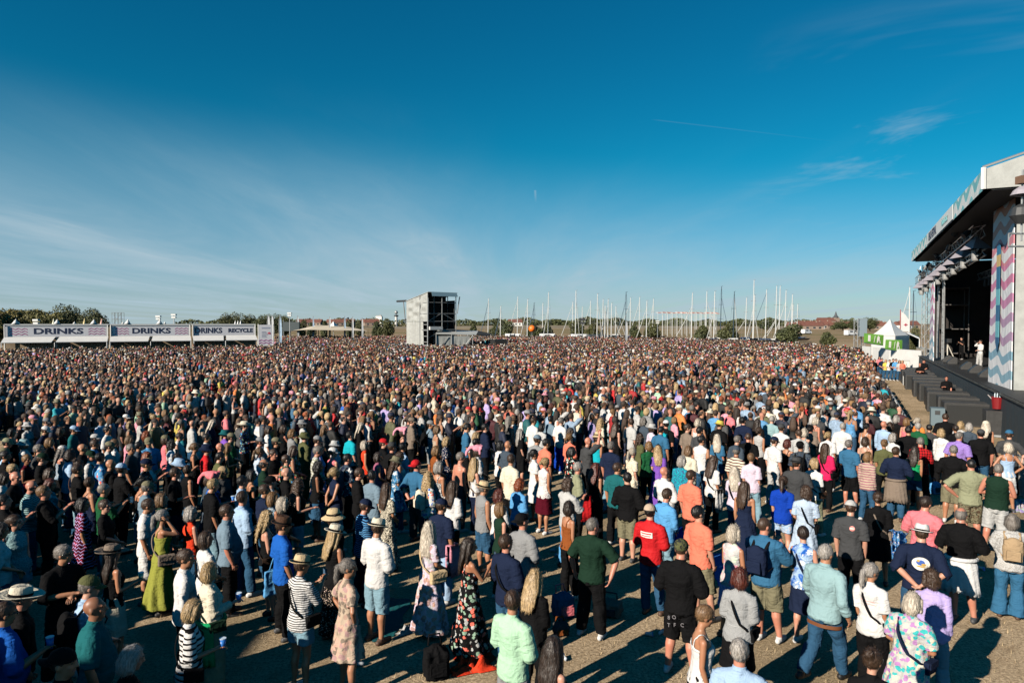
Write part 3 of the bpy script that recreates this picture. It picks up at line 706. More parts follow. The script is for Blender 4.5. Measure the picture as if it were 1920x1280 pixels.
for i, (pts, l) in enumerate([([(1620, 642), (1656, 647), (1657, 628), (1620.5, 624.5)], 'left green banner with white figures before the white tent'), ([(1659.5, 654), (1691.5, 658.5), (1692, 637.5), (1661, 636.5)], 'right green banner with white figures before the white tent')]):
    dd = 70 - 1.5 * i; P3 = [at_d(x, y, dd + .25 * j * (j < 2)) for j, (x, y) in enumerate(pts)]
    t = thing('green_banner', l, 'banner', group='green banners before the white tent')
    MB().sheet(P3, .03).build('cloth', green, t)
    fg = MB()
    L_ = lambda s, v: P3[0].lerp(P3[1], s).lerp(P3[3].lerp(P3[2], s), v) + Vector((-.02, -.06, 0))
    fg.sheet([L_(.2, .2), L_(.33, .2), L_(.33, .85), L_(.2, .85)], .01)
    fg.sheet([L_(.5, .15), L_(.53, .15), L_(.58, .85), L_(.55, .85)], .01)
    fg.sheet([L_(.66, .15), L_(.70, .15), L_(.78, .55), L_(.82, .7), L_(.72, .9), L_(.66, .6)], .01)
    fg.sheet([L_(.76, .5), L_(.82, .15), L_(.86, .15), L_(.80, .55)], .01)
    fg.build('figures', white, t)
    MB().sheet([L_(0, -.06), L_(1, -.06), L_(1, .0), L_(0, .0)], .02).build('hem', mat('dark hem', (.02, .04, .08), .6), t)
ho = thing('white_hoarding', 'long white hoarding wall in front of the white tent', 'hoarding')
h0, h1, h2 = at_z(1617, 676), at_z(1690, 690), at_z(1728, 700)
h0 = at_d(1617, 640, 78); h1 = at_d(1668, 650, 70); h2 = at_d(1728, 655, 64.5)
for h in (h0, h1, h2): h.z = 0
MB().quadbox(h0, h1, .06, 0, 2.05).quadbox(h1, h2, .06, 0, 2.05).build('board', white, ho)
MB().quadbox(h0 + Vector((0, -.05, 0)), h1 + Vector((0, -.05, 0)), .09, 2.05, 2.12).quadbox(h1, h2, .09, 2.05, 2.12).build('capping', mat('capping', (.6, .6, .6), .5), ho)
dl = thing('delay_tower', 'slim grey lattice speaker tower left of the white tent', 'tower', at_d(1612, 606, 84.0) * 1)
dl.location.z = 0
ladder_truss(MB(), (0, 0, 0), (0, 0, 5.3), .9, 9, .05).build('lattice', steel, dl); MB().box((.2, -.3, 4.2), (.75, .7, 2.2)).build('speaker_stack', mat('blue grey speaker', (.20, .25, .28), .5), dl)
vf = thing('sail_flag', 'white sail-shaped flag with red cross mark behind the tent', 'flag', at_d(1688, 606, 95.0)); vf.location.z = 0
MB().sheet([(0, 0, 3.6), (1.3, 0, 3.5), (1.35, 0, 5.0), (.7, 0, 5.9), (.05, 0, 6.4)], .03).build('sail', white, vf)
MB().tube([(0, 0, 0), (0, 0, 6.6)], .06, 6).build('pole', mat('red pole', (.30, .07, .06), .5), vf)
MB().box((.75, -.03, 4.5), (.5, .02, .12)).box((.75, -.03, 4.5), (.14, .02, .4)).build('emblem', mat('red print', (.5, .06, .10), .6), vf)
ws = thing('wall_shed', 'grey weathered fence boards between the white tent and the stage', 'fence')
g0, g1 = at_d(1719, 650, 66), at_d(1738, 650, 64); g0.z = g1.z = 0
MB().quadbox(g0, g1, .08, 0, 2.3).build('board', mat('weathered boards', (.24, .21, .17), .8, var=.4, vscale=4), ws); MB().quadbox(g0, g1, .12, 2.3, 2.4).build('rail', steel, ws)
pf = thing('camera_platform', 'grey camera platform with rails standing in the crowd near the pit', 'platform', at_d(1583, 606, 63.0)); pf.location.z = 0; pf.rotation_euler.z = -.25
MB().box((0, 0, .55), (3.2, 2.0, .1)).box((0, -1.02, .3), (3.2, .04, .5)).build('deck', mat('grey ply', (.33, .33, .31), .7), pf)
rr = MB()
for x in (-1.6, 0, 1.6):
    rr.tube([(x, -1, .6), (x, -1, 1.6)], .04, 6)
for z in (1.1, 1.6): rr.tube([(-1.6, -1, z), (1.6, -1, z)], .035, 6)
rr.build('railing', steel, pf)

# ================================================================== masts in the boat yard
mw, mdk = mat('white mast', (.50, .51, .50), .5), mat('dark mast', (.03, .05, .07), .4)
jib = mat('furled sail', (.42, .43, .42), .7); jibd = mat('dark furled sail', (.06, .10, .14), .7)
stay_m = mat('stay wire', (.25, .26, .27), .5)
masts = [  # top px, top py, depth, dark, furled line (dx px at foot, start fraction, dark)
    (916, 560, 165, 0, (-12, .95, 1)), (939, 574, 165, 0, (-8, .95, 1)), (971, 556, 210, 0, (-14, .95, 0)), (989.5, 561, 160, 0, (-10, .9, 0)), (1001.5, 568, 200, 1, (-9, .9, 1)), (1018, 568, 190, 0, None),
    (1028.5, 548, 165, 0, (-7, .75, 0)), (1074, 566, 190, 0, (-15, .95, 0)), (1080, 545, 160, 0, (6, .8, 0)), (1092, 575, 200, 0, None), (1107.5, 564, 200, 0, (-14, .9, 0)), (1120.5, 551, 150, 0, (8, .85, 0)),
    (1131, 561, 190, 0, (5, .85, 0)), (1135, 573, 150, 0, (6, .9, 0)), (1140.5, 561, 165, 0, (-11, .85, 1)), (1147, 568, 150, 0, (16, .7, 0)), (1155, 574, 210, 0, (14, .85, 0)), (1174, 548, 150, 1, (-14, .85, 1)),
    (1182.5, 558, 180, 0, (-18, .9, 0)), (1199.5, 557, 190, 0, (-14, .9, 0)), (1213, 564, 150, 0, (-14, .85, 0)), (1225.5, 560, 190, 0, (-9, .9, 0)),
    (1298.5, 549, 155, 0, (-22, .75, 0)), (1325.5, 546, 170, 0, (18, .8, 0)), (1340.5, 546, 150, 0, (-9, .7, 0)), (1353, 537, 165, 1, (13, .8, 1)), (1377, 547, 155, 1, (6, .9, 0)), (1400, 558, 165, 0, (-17, .55, 0)),
    (1414, 525, 150, 0, (-8, .6, 0)), (1415, 553, 150, 0, (8, .6, 0)), (1437.5, 543, 150, 0, (-23, .95, 1)), (1456.5, 536, 150, 0, (-17, .45, 0)), (1463, 536, 150, 0, (-18, .55, 0)), (1474, 544, 165, 0, (-15, .8, 0)), (1486, 552, 175, 0, (-12, .85, 0)),
    (1487, 571, 180, 0, (-9, .8, 1)), (1496, 570, 170, 0, None), (1706, 538, 95, 0, (-19, .95, 0)), (1713, 546, 98, 1, None)]
side = ['leftmost', 'short', 'faint far', 'slim']
for i, (px, py, dd, dark, fl) in enumerate(masts):
    tp = at_d(px, py, dd); H = tp.z
    bx = at_d(px - (2.5 if i > 20 and i < 37 else 1.2), 606, dd).x
    nb_ = ('dark blue' if dark else 'white') + (' tall' if H > 12.3 else ' short' if H < 9 else '')
    lab = f'{nb_} yacht mast' if not fl else f'{nb_} mast'
    if fl: lab += f', {"dark" if fl[2] else "pale"} sail leaning {"left" if fl[0] < 0 else "right"}'
    t = thing('yacht_mast', lab, 'mast', (tp.x, tp.y, 0), 0, 'yacht masts standing in the boat yard'); t['px'] = px
    off = bx - tp.x
    MB().tube([(off, 0, .6), (off * .5, 0, H * .5), (0, 0, H)], [.06 + dd / 3900, .055 + dd / 3900, .03 + dd / 4200], 7).build('mast', mdk if dark else mw, t)
    ex = MB()
    for s in (.42, .68): ex.tube([(off * (1 - s) - .55, .1, H * s), (off * (1 - s) + .55, .1, H * s)], .035, 4)
    ex.tube([(-.12, 0, H + .05), (.35, 0, H + .12)], .03, 4).tube([(off - .9, .3, 1.0), (off * .2 - .5, .1, H * .68), (0, 0, H)], .014, 4).tube([(off + .9, .3, 1.0), (off * .2 + .5, .1, H * .68), (0, 0, H)], .014, 4)
    ex.build('spreaders', mdk if dark else stay_m, t)
    if fl:
        fdx = fl[0] * dd / FPX * 1.35
        MB().tube([(off + fdx, .4, 1.2), (fdx * .5, .2, (1.2 + H * fl[1]) / 2), (0, 0, H * fl[1])], [.03 + dd / 4600, .03 + dd / 4800, .015 + dd / 6000], 6).build('furled_sail', jibd if fl[2] else jib, t)
    hull = MB(); s = 1 if i % 2 else -1
    hull.add([(off - 3.2 * s, -.9, 1.0), (off - 3.2 * s, .9, 1.0), (off + 2.6 * s, -1.1, 1.1), (off + 2.6 * s, 1.1, 1.1), (off + 4.2 * s, 0, 1.2), (off - 2.8 * s, 0, .5), (off + 2.4 * s, 0, .4)],
             [(0, 2, 4, 3, 1), (0, 5, 6, 2), (1, 3, 6, 5), (2, 6, 4), (3, 4, 6), (0, 1, 5)])
    hull.box((off, 0, 1.2), (2.0, 1.2, .3)); hull.build('hull', white if i % 3 else mat('navy hull', (.02, .04, .09), .35), t)
# make every mast's label its own
seen = {}
mt = [o for o in col.objects if o.name.startswith('yacht_mast')]
for o in mt: seen.setdefault(o['label'], []).append(o)
for l, os_ in seen.items():
    if len(os_) > 1:
        os_.sort(key=lambda o: o['px'])
        for k, o in enumerate(os_):
            o['label'] = l + f", number {k + 1} such from the left" if 0 < k < len(os_) - 1 else l + (', leftmost such' if k == 0 else ', rightmost such')
for o in mt: del o['px']
# pole field with small red and white pennants
pole = thing('pennant_pole', '', 'flagpole', group='thin white poles with red and white pennants standing in rows')
MB().tube([(0, 0, 0), (0, 0, 1)], .06, 6).build('pole', mw, pole)
MB().sheet([(0, 0, .985), (1.15, -.05, .975), (1.15, -.05, 1.0), (0, 0, 1.02)], .03).build('pennant', mat('red pennant', (.34, .15, .12), .7), pole)
MB().sheet([(-.75, 0, .99), (0, 0, .985), (0, 0, 1.02), (-.75, 0, 1.015)], .03).build('streamer', mat('pale pennant', (.5, .46, .44), .7), pole)
n = 0
rows = [(232, 13, 1233.5, 9.1), (262, 12, 1241, 9.0), (296, 11, 1246, 9.2)]
for r_, (dd, cnt, x0, st_) in enumerate(rows):
    for k in range(cnt):
        p = at_d(x0 + st_ * k + (r_ * .7), 606, dd + k * .8); o = pole if n == 0 else copy_tree(pole); n += 1
        o.location = (p.x, p.y, 0); o.scale = (1, 1, 4.7 + (606 - 586) * 232 / FPX * (dd / 232) + .15 * math.sin(k * 2))
        o.rotation_euler.z = .2 * math.sin(k)
        o['label'] = f'thin white pennant pole in the {["front", "middle", "back"][r_]} row' + (f', {["first", "second", "third", "fourth", "fifth", "sixth", "seventh", "eighth", "ninth", "tenth", "eleventh", "twelfth", "thirteenth"][k]} from the left')

# ================================================================== trees
leafm = {}


def leaf_mat(name, c1, c2):
    m, t, b = new_mat(name); oc = t.new('ShaderNodeTexCoord').outputs['Object']
    oi = t.new('ShaderNodeObjectInfo').outputs['Random']
    n = t.noise(oc, 1.1, 4, .7)
    c = t.mix(t.step(n, .35, .65), (*c1, 1), (*c2, 1)); c = t.mix(t.math('MULTIPLY', oi, .35), c, (c2[0] * 1.25, c2[1] * .95, c2[2] * .7, 1))
    t.put(b.inputs['Base Color'], c); b.inputs['Roughness'].default_value = .7
    return m


leaf_d = leaf_mat('dark foliage', (.022, .034, .012), (.07, .08, .024)); leaf_o = leaf_mat('olive foliage', (.04, .05, .015), (.17, .15, .040))
bark = mat('bark', (.07, .05, .035), .9)


def crown_mesh(name, w, h, n, leaf, m, seed, lobes=9, base=.12):
    g = np.random.default_rng(seed)
    cs = np.stack([g.uniform(-.3, .3, lobes) * w, g.uniform(-.3, .3, lobes) * w, (base + .18 + g.uniform(0, .55, lobes)) * h], 1); rs = g.uniform(.20, .34, lobes) * w
    cs = np.vstack([cs, [[0, 0, .5 * h]]]); rs = np.append(rs, .40 * w)
    pk = g.integers(0, lobes + 1, n); dirs = g.normal(size=(n, 3)); dirs /= np.linalg.norm(dirs, axis=1)[:, None]
    rad = rs[pk] * (0.55 + .5 * g.random(n) ** .6)
    c = cs[pk] + dirs * rad[:, None] * np.array([1, 1, .9 * h / max(w, 1e-3) * .72])
    c[:, 2] = np.clip(c[:, 2], base * h * .6, None)
    a = g.normal(size=(n, 3)); a /= np.linalg.norm(a, axis=1)[:, None]; b2 = np.cross(a, dirs + .6 * g.normal(size=(n, 3))); b2 /= np.linalg.norm(b2, axis=1)[:, None] + 1e-6
    s = leaf * g.uniform(.5, 1.3, n)[:, None]
    v = np.stack([c - a * s, c + b2 * s * .6, c + a * s, c - b2 * s * .6], 1).reshape(-1, 3)
    me = bpy.data.meshes.new(name); me.from_pydata(v.tolist(), [], np.arange(4 * n).reshape(-1, 4).tolist()); me.materials.append(m); me.update()
    return me


def trunk_mesh(w, h, seed):
    g = random.Random(seed); mb = MB().tube([(0, 0, 0), (.05 * w, 0, .2 * h), (0, .03 * w, .5 * h)], [.05 * w, .04 * w, .018 * w], 7)
    for k in range(6):
        a = g.uniform(0, 6.3); z = g.uniform(.15, .42) * h; mb.tube([(0, 0, z), (.2 * w * math.cos(a), .2 * w * math.sin(a), z + .2 * h), (.32 * w * math.cos(a), .32 * w * math.sin(a), z + .32 * h)], [.022 * w, .015 * w, .006 * w], 5)
    return mb.mesh('trunk', [bark])


TREES = {}


def tree(kind, name, label, cat, p, w, h, group, rz=0):
    key = kind
    if key not in TREES:
        sp = {'bush': (crown_mesh, dict(w=1, h=1, n=2600, leaf=.05, m=leaf_d, seed=1, lobes=8, base=.02)), 'bush2': (crown_mesh, dict(w=1, h=1, n=2600, leaf=.05, m=leaf_d, seed=2, lobes=7, base=.03)),
              'big': (crown_mesh, dict(w=1, h=1, n=6500, leaf=.030, m=leaf_o, seed=3, lobes=14, base=.02)), 'big2': (crown_mesh, dict(w=1, h=1, n=6500, leaf=.030, m=leaf_d, seed=4, lobes=15, base=.05)), 'far': (crown_mesh, dict(w=1, h=1, n=900, leaf=.08, m=leaf_d, seed=5, lobes=8, base=.0))}[kind]
        TREES[key] = (sp[0]('crown', **sp[1]), trunk_mesh(1, 1, len(TREES)))
    t = thing(name, label, cat, p, rz, group); t.scale = (w, w, h)
    link('crown', TREES[key][0], t); link('trunk', TREES[key][1], t)
    return t


bl = ['small round bush left of the first white feather flags', 'round bush beside the tall lamp pole', 'round bush above the beige stretch tent', 'dark round bush behind the white peak tent', 'round bush right of the white peak tent', 'round clipped bush below the white water tower', 'pointed round bush left of the scaffold tower',
      'small round bush just right of the scaffold tower', 'round bush between two white masts right of the tower', 'broad bush left of the orange ball', 'round bush behind the orange ball', 'round bush right of the orange ball', 'taller bush at the foot of the tall left masts', 'broad bush in the middle of the masts',
      'round bush right of the dark mast', 'round bush left of the pennant poles', 'bush in front of the pennant poles', 'broad bush at the foot of the two dark masts', 'largest round bush right of the tallest masts', 'isolated small bush on the pale field']
bl = bl[:]
bushes = [(566, 600, 14, 620), (583, 603, 12, 618), (608, 600, 13, 618), (657, 600, 14, 619), (675, 599, 14, 619), (707, 601, 17, 618), (727, 598, 18, 618), (887, 606, 14, 620), (929, 606, 17, 623), (951, 603, 20, 624), (1000, 604, 22, 628), (1025, 607, 20, 625), (1081, 603, 23, 627), (1112, 606, 22, 628), (1190, 609, 20, 630), (1223, 607, 25, 630), (1316, 609, 26, 633), (1367, 605, 28, 634), (1482, 608, 36, 638), (1552, 621, 23, 641)]
for i, (px, yt, w, yb) in enumerate(bushes):
    dd = 4.7 * FPX / max(yb + 10 - 606, 12); dd = min(dd, 190)
    p = at_d(px, 606, dd); p.z = 0; h = CAM_H + (606 - yt) * dd / FPX
    tree('bush' if i % 3 else 'bush2', 'round_bush', bl[i], 'bush', p, w * dd / FPX * 1.3, h * 1.1, 'round bushes in a line behind the crowd', i * 1.3)
hl = [(-20, 566, 95), (14, 568, 70), (45, 571, 75), (72, 570, 70), (100, 574, 62), (125, 568, 52), (148, 580, 50), (182, 575, 40), (165, 588, 40), (60, 585, 70), (5, 585, 80)]
tl = ['tall olive tree at the left end of the tree belt', 'broad olive tree, second from the left end of the tree belt', 'olive tree behind the DRINKS lettering', 'rounded tree behind the nearest bar', 'low wide tree in the middle of the tree belt', 'tallest dark pine-like tree of the tree belt', 'low dark tree right of the tallest tree', 'dark lone tree at the right end of the tree belt', 'low dark shrub tree before the lone tree', 'low olive tree in front of the tree belt', 'low tree at the left end before the tree belt']
for i, (px, yt, w) in enumerate(hl):
    dd = 150 + 9 * (i % 4); p = at_d(px, 606, dd); p.z = 0
    tree('big2' if i in (5, 7, 8) else 'big', 'tree', tl[i], 'tree', p, w * dd / FPX, CAM_H + (606 - yt) * dd / FPX, 'trees of the belt behind the nearest bar', i * 2.1)
ml = [(425, 583, 34), (445, 589, 34), (466, 586, 36), (487, 588, 34), (508, 586, 30), (536, 588, 30), (422, 596, 22)]
tm = ['tallest tree of the clump behind the far bar', 'second tree of the clump behind the far bar', 'middle tree of the clump behind the far bar', 'tree behind the white spire tents', 'dark tree behind the price board', 'dark tree right of the large feather flag', 'low shrub tree at the left end of the clump']
for i, (px, yt, w) in enumerate(ml):
    dd = 175 + 8 * (i % 3); p = at_d(px, 606, dd); p.z = 0
    tree('big2', 'tree', tm[i], 'tree', p, w * dd / FPX, CAM_H + (606 - yt) * dd / FPX, 'trees of the clump behind the far bar', i * 1.7)
rl = [(1440, 597, 30, 520, 'dark round tree among the white masts on the skyline'), (1580, 602, 30, 420, 'broad tree left of the delay tower'), (1606, 598, 36, 400, 'tree behind the delay tower'), (1632, 594, 30, 400, 'tallest tree right of the delay tower'), (1712, 608, 22, 82, 'small dark spruce-like tree between tent and stage'), (1565, 606, 16, 500, 'small tree beside the church'), (1540, 604, 20, 600, 'low tree left of the church'), (1500, 602, 30, 700, 'broad low tree behind the village roofs')]
for i, (px, yt, w, dd, l) in enumerate(rl):
    p = at_d(px, 606, dd); p.z = 0; tree('big2' if dd < 450 else 'far', 'tree', l, 'tree', p, w * dd / FPX, CAM_H + (606 - yt) * dd / FPX, 'trees near the village', i)
# far wooded skyline
g = np.random.default_rng(5); n = 16000
px = g.uniform(330, 1600, n); px = np.where(g.random(n) < .35, g.uniform(880, 1480, n), px); dd = g.uniform(780, 900, n)
hh = 4.6 + 3.4 * np.abs(np.sin(px * .021) * np.sin(px * .0063 + 1)) + 1.5 * np.sin(px * .11)
c = np.stack([(px - 960) / FPX * dd, dd, g.random(n) * np.clip(hh + 2.6, 3, 12) + .4], 1); a = g.normal(size=(n, 3)); a /= np.linalg.norm(a, axis=1)[:, None]; b2 = g.normal(size=(n, 3)); b2 = np.cross(a, b2); b2 /= np.linalg.norm(b2, axis=1)[:, None]; s = 1.5 * g.uniform(.5, 1.4, n)[:, None]
v = np.stack([c - a * s, c + b2 * s * .7, c + a * s, c - b2 * s * .7], 1).reshape(-1, 3)
me = bpy.data.meshes.new('far_woods'); me.from_pydata(v.tolist(), [], np.arange(4 * n).reshape(-1, 4).tolist()); me.materials.append(leaf_d)
tag(link('far_woods', me), 'dark low woods along the far skyline', 'woods', kind='stuff')
# low dunes behind
db = MB(); nx = 90
for j, (yy, hz) in enumerate([(600, 0), (690, 1.2), (760, 2.2), (840, 1.6), (900, 0)]):
    for i in range(nx):
        x = -1400 + 2800 * i / (nx - 1); db.v.append((x, yy + 25 * math.sin(i * .7 + j), hz * (.75 + .35 * math.sin(i * .37) * math.sin(i * .11)) - (.05 if hz == 0 else 0)))
db.f = [(j * nx + i, j * nx + i + 1, (j + 1) * nx + i + 1, (j + 1) * nx + i) for j in range(4) for i in range(nx - 1)]; db.m = [0] * len(db.f)
tag(db.build('dunes', mat('dune grass', (.22, .17, .10), .95, var=.4, vscale=.03), smooth=True), kind='structure')

# ================================================================== village, towers, flags, small tents, lamps
brick = mat('pale brick', (.24, .18, .14), .8, var=.2, vscale=.4); rtile = mat('red tiles', (.15, .06, .042), .8, var=.25, vscale=.5); wwall = mat('white wall', (.7, .68, .62), .7); win = mat('window', (.02, .03, .04), .2)


def house(px, dd, w, h, wall, rz, label):
    p = at_d(px, 606, dd); t = thing('house', label, 'house', (p.x, p.y, 2.2 if dd > 590 else 0), rz, 'houses of the village beyond the field')
    dpt = w * .7; e = h * .5
    MB().box((0, 0, e / 2), (w, dpt, e)).build('wall', wall, t)
    rf = MB().add([(-w / 2 - .3, -dpt / 2 - .4, e), (w / 2 + .3, -dpt / 2 - .4, e), (w / 2 + .3, dpt / 2 + .4, e), (-w / 2 - .3, dpt / 2 + .4, e), (-w / 2 - .3, 0, h), (w / 2 + .3, 0, h)], [(0, 1, 5, 4), (2, 3, 4, 5), (0, 4, 3), (1, 2, 5), (0, 3, 2, 1)]).build('roof', rtile, t)
    MB().box((w * .25, 0, h), (.8, .8, 1.4)).build('chimney', brick, rf)
    for k in (-.28, .05, .32): MB().box((w * k, -dpt / 2 - .02, e * .5), (w * .12, .08, e * .45)).build('window', win, t)


hs_ = [(1487, 'red-roofed house at the left edge of the village'), (1504, 'wide red-roofed house left of the church'), (1512, 'pale gabled house left of the church'), (1521, 'low red-roofed house next to the gabled house'), (1533, 'red-roofed house in the middle of the village'), (1545, 'long red-roofed house just left of the church'), (1572, 'red-roofed house right of the church'), (1585, 'pale house with red roof behind the trees'), (1643, 'red-roofed house right of the delay tower'), (1652, 'long red-roofed house left of the tent peak'), (1690, 'red-roofed house right of the tent peak'), (1702, 'red-roofed house beside the sail flag')]
for i, (px, l) in enumerate(hs_): house(px, 520 + 30 * (i % 3), 9 + 4 * (i % 4) / 2, 5.6 + .6 * (i % 3), [brick, wwall][i % 3 == 1], .4 * math.sin(i * 2), l)
hs2 = [(570, 'red-roofed house on the far dunes, left end'), (592, 'second red-roofed house on the far dunes'), (625, 'red-roofed house behind the white peak tent'), (640, 'red-roofed house right of the white peak tent'), (652, 'red-roofed house beside the dark bush'), (688, 'red-roofed house left of the white water tower'), (697, 'small red-roofed house below the water tower'), (966, 'white farmhouse behind the orange ball')]
for i, (px, l) in enumerate(hs2): house(px, 640 + 20 * (i % 3), 13, 6.5, wwall if i == 7 else brick, .3 * math.cos(i * 2), l)
ch = thing('church', 'brick church with pointed slate spire in the village', 'church', at_d(1558, 606, 640)); ch.location.z = 0
MB().box((-5, 0, 3.5), (16, 8, 7)).build('nave', brick, ch)
MB().add([(-13, -4.3, 7), (3, -4.3, 7), (3, 4.3, 7), (-13, 4.3, 7), (-13, 0, 10), (3, 0, 10)], [(0, 1, 5, 4), (2, 3, 4, 5), (0, 4, 3), (1, 2, 5)]).build('roof', rtile, ch)
MB().box((4.5, 0, 5), (5, 5, 10)).build('tower', brick, ch); MB().rings([(4.5, 0, 10, 3, 3), (4.5, 0, 12, 1.4, 1.4), (4.5, 0, 16, .1, .1)], 8).build('spire', mat('slate', (.05, .055, .06), .6), ch)
wt_ = thing('water_tower', 'white block-shaped tower on the skyline left of the mixer tower', 'tower', at_d(711, 606, 900)); wt_.location.z = 0
MB().box((0, 0, 7), (8, 8, 14)).build('shaft', wwall, wt_); MB().box((0, 0, 14.5), (6.5, 6.5, 1)).box((1.5, 0, 15.5), (2, 2, 1.2)).build('roof', mat('grey roof', (.3, .3, .3), .7), wt_)
rt = thing('radar_tower', 'thin grey radar tower with round dome left of the mixer tower', 'tower', at_d(743, 606, 800)); rt.location.z = 0
MB().rings([(0, 0, 0, 2.0, 2.0), (0, 0, 12.5, 1.4, 1.4)], 12).build('shaft', mat('concrete', (.5, .49, .46), .8), rt); MB().rings([(0, 0, 12.5, 1.4, 1.4), (0, 0, 13.0, 2.6, 2.6), (0, 0, 14.3, 2.6, 2.6), (0, 0, 14.6, 1, 1)], 12).build('gallery', dkgrey, rt); MB().ball((0, 0, 17.5), 2.1).tube([(0, 0, 14.5), (0, 0, 16)], .5, 6).build('dome', steel, rt)
fl_l = ['large white feather flag right of the price board', 'second large white feather flag right of the price board', 'blue and white feather flag before the dark tree', 'thin feather flag left of the round bushes', 'feather flag above the beige tent, left', 'feather flag over the beige stretch tent', 'pale blue feather flag right of the white peak', 'white feather flag beside the dark bush', 'feather flag left of the mixer tower', 'white feather flag among the masts']
fl_p = [(501, 590, 617, 110), (508, 590, 617, 112), (523, 591, 622, 105), (557, 591, 618, 150), (586, 592, 618, 150), (617, 593, 618, 150), (645, 592, 619, 150), (660, 593, 620, 140), (678, 595, 619, 140), (1173, 600, 640, 120)]
blue_f = mat('blue white flag', (.35, .48, .62), .7, var=.5, vscale=1.2); wf = mat('white flag', (.48, .50, .52), .7, var=.15)
for i, (px, yt, yb, dd) in enumerate(fl_p):
    p = at_d(px, yt, dd); H = p.z; wd = (5.5 if i < 3 else 3.2 if i < 9 else 4.2) * dd / FPX
    t = thing('feather_flag', fl_l[i], 'flag', (p.x, p.y, 0), 0, 'tall feather flags beyond the crowd')
    MB().tube([(0, 0, 0), (.0, 0, H * .8), (wd * .35, 0, H)], .05, 6).build('pole', stay_m, t)
    MB().sheet([(.04, 0, H * .3), (wd * .8, .1, H * .28), (wd, .05, H * .6), (wd * .8, 0, H * .9), (wd * .4, 0, H), (.1, 0, H * .85)], .02).build('cloth', blue_f if i in (2, 4, 6) else wf, t)
stt = thing('stretch_tent', 'beige stretch tent with two low peaks beyond the crowd', 'tent'); dd = 150
A = [at_d(x, y, dd + k) for x, y, k in ((545, 620, 0), (575, 618, -4), (630, 619, -4), (690, 620, 0), (640, 617, 12), (560, 617, 12))]
pk1, pk2 = at_d(597, 609, dd + 2), at_d(655, 613, dd + 2)
MB().add([*A, pk1, pk2], [(0, 1, 6), (1, 2, 7, 6), (2, 3, 7), (3, 4, 7), (4, 5, 6, 7), (5, 0, 6)]).build('canopy', mat('beige canvas', (.52, .45, .34), .7), stt)
MB().tube([(pk1.x, pk1.y, 0), pk1], .08, 6).tube([(pk2.x, pk2.y, 0), pk2], .08, 6).tube([(A[0].x, A[0].y, 0), A[0]], .06, 6).tube([(A[3].x, A[3].y, 0), A[3]], .06, 6).build('pole', bark, stt)
wp = thing('peak_tent', 'small white peaked tent behind the beige stretch tent', 'tent'); apx = at_d(625, 602, 165); cs = [at_d(612, 616, 165), at_d(628, 617, 160), at_d(642, 616, 165), at_d(626, 615, 171)]
cone_roof(apx, cs, 6, .2).build('roof', mat('pale canvas', (.6, .64, .62), .6), wp); MB().tube([(apx.x, apx.y, 0), apx], .07, 6).build('pole', steel, wp)
lpw = [(543, 587, 622, 120, 'tall lamp pole beside the round bushes'), (326, 590, 612, 108, 'lamp pole above the DRINKS RECYCLE banner'), (297, 593, 606, 108, 'thin lamp pole above the second DRINKS lettering'), (68, 600, 610, 92, 'short floodlight on the nearest bar roof'), (1092, 599, 640, 140, 'pole with four black floodlights among the masts'), (1233, 602, 640, 150, 'slim lamp pole left of the pennant poles')]
for px, yt, yb, dd, l in lpw:
    p = at_d(px, yt, dd); t = thing('lamp_pole', l, 'lamp', (p.x, p.y, 0), 0)
    MB().tube([(0, 0, 0), (0, 0, p.z)], .08, 6).build('pole', steel, t)
    s = 1.4 if dd == 140 else .8
    MB().box((0, 0, p.z), (.9 * s, .5, .3 * s)).box((0, 0, p.z - .5 * s), (.8 * s, .4, .3 * s)).build('lamp_head', dkgrey if dd == 140 else white, t)
sc2 = thing('scaffold_frame', 'open square scaffold frame standing behind the bars', 'scaffold', at_d(219, 606, 150)); sc2.location.z = 0
sb_ = MB()
for i in range(4):
    for k in range(2): sb_.tube([(-1.05 + .7 * i, k * 1.0, 0), (-1.05 + .7 * i, k * 1.0, 7.1)], .045, 5)
for z in (4.2, 5.6, 7.05): sb_.tube([(-1.05, 0, z), (1.05, 0, z)], .045, 5).tube([(-1.05, 1, z), (1.05, 1, z)], .045, 5)
sb_.build('tubes', mat('dull tubes', (.2, .22, .22), .5, .3), sc2); MB().tube([(-1.05, 0, 4.2), (1.05, 0, 7)], .035, 5).tube([(1.05, 0, 4.2), (-1.05, 0, 7)], .035, 5).build('brace', steel, sc2)
scr = thing('dark_screen', 'dark rectangular scaffold screen beyond the price board', 'screen', at_d(546, 606, 150)); scr.location.z = 0
MB().box((0, 0, 4.0), (3.6, .6, 2.0)).build('screen', mat('dark screen', (.03, .045, .05), .6), scr); MB().tube([(-1.7, 0, 0), (-1.7, 0, 5.4)], .08, 5).tube([(1.7, 0, 0), (1.7, 0, 5.4)], .08, 5).build('frame', steel, scr)
ob = thing('orange_ball', 'large orange ball raised on a pole above the crowd', 'balloon', at_d(997.5, 606, 120)); ob.location.z = 0
c = at_d(997.5, 616, 120); MB().ball((0, 0, c.z), .60, 24, 16).build('ball', mat('orange vinyl', (.80, .16, .015), .45), ob, smooth=True); MB().tube([(0, 0, 0), (0, 0, c.z - .6)], .04, 6).build('pole', steel, ob)
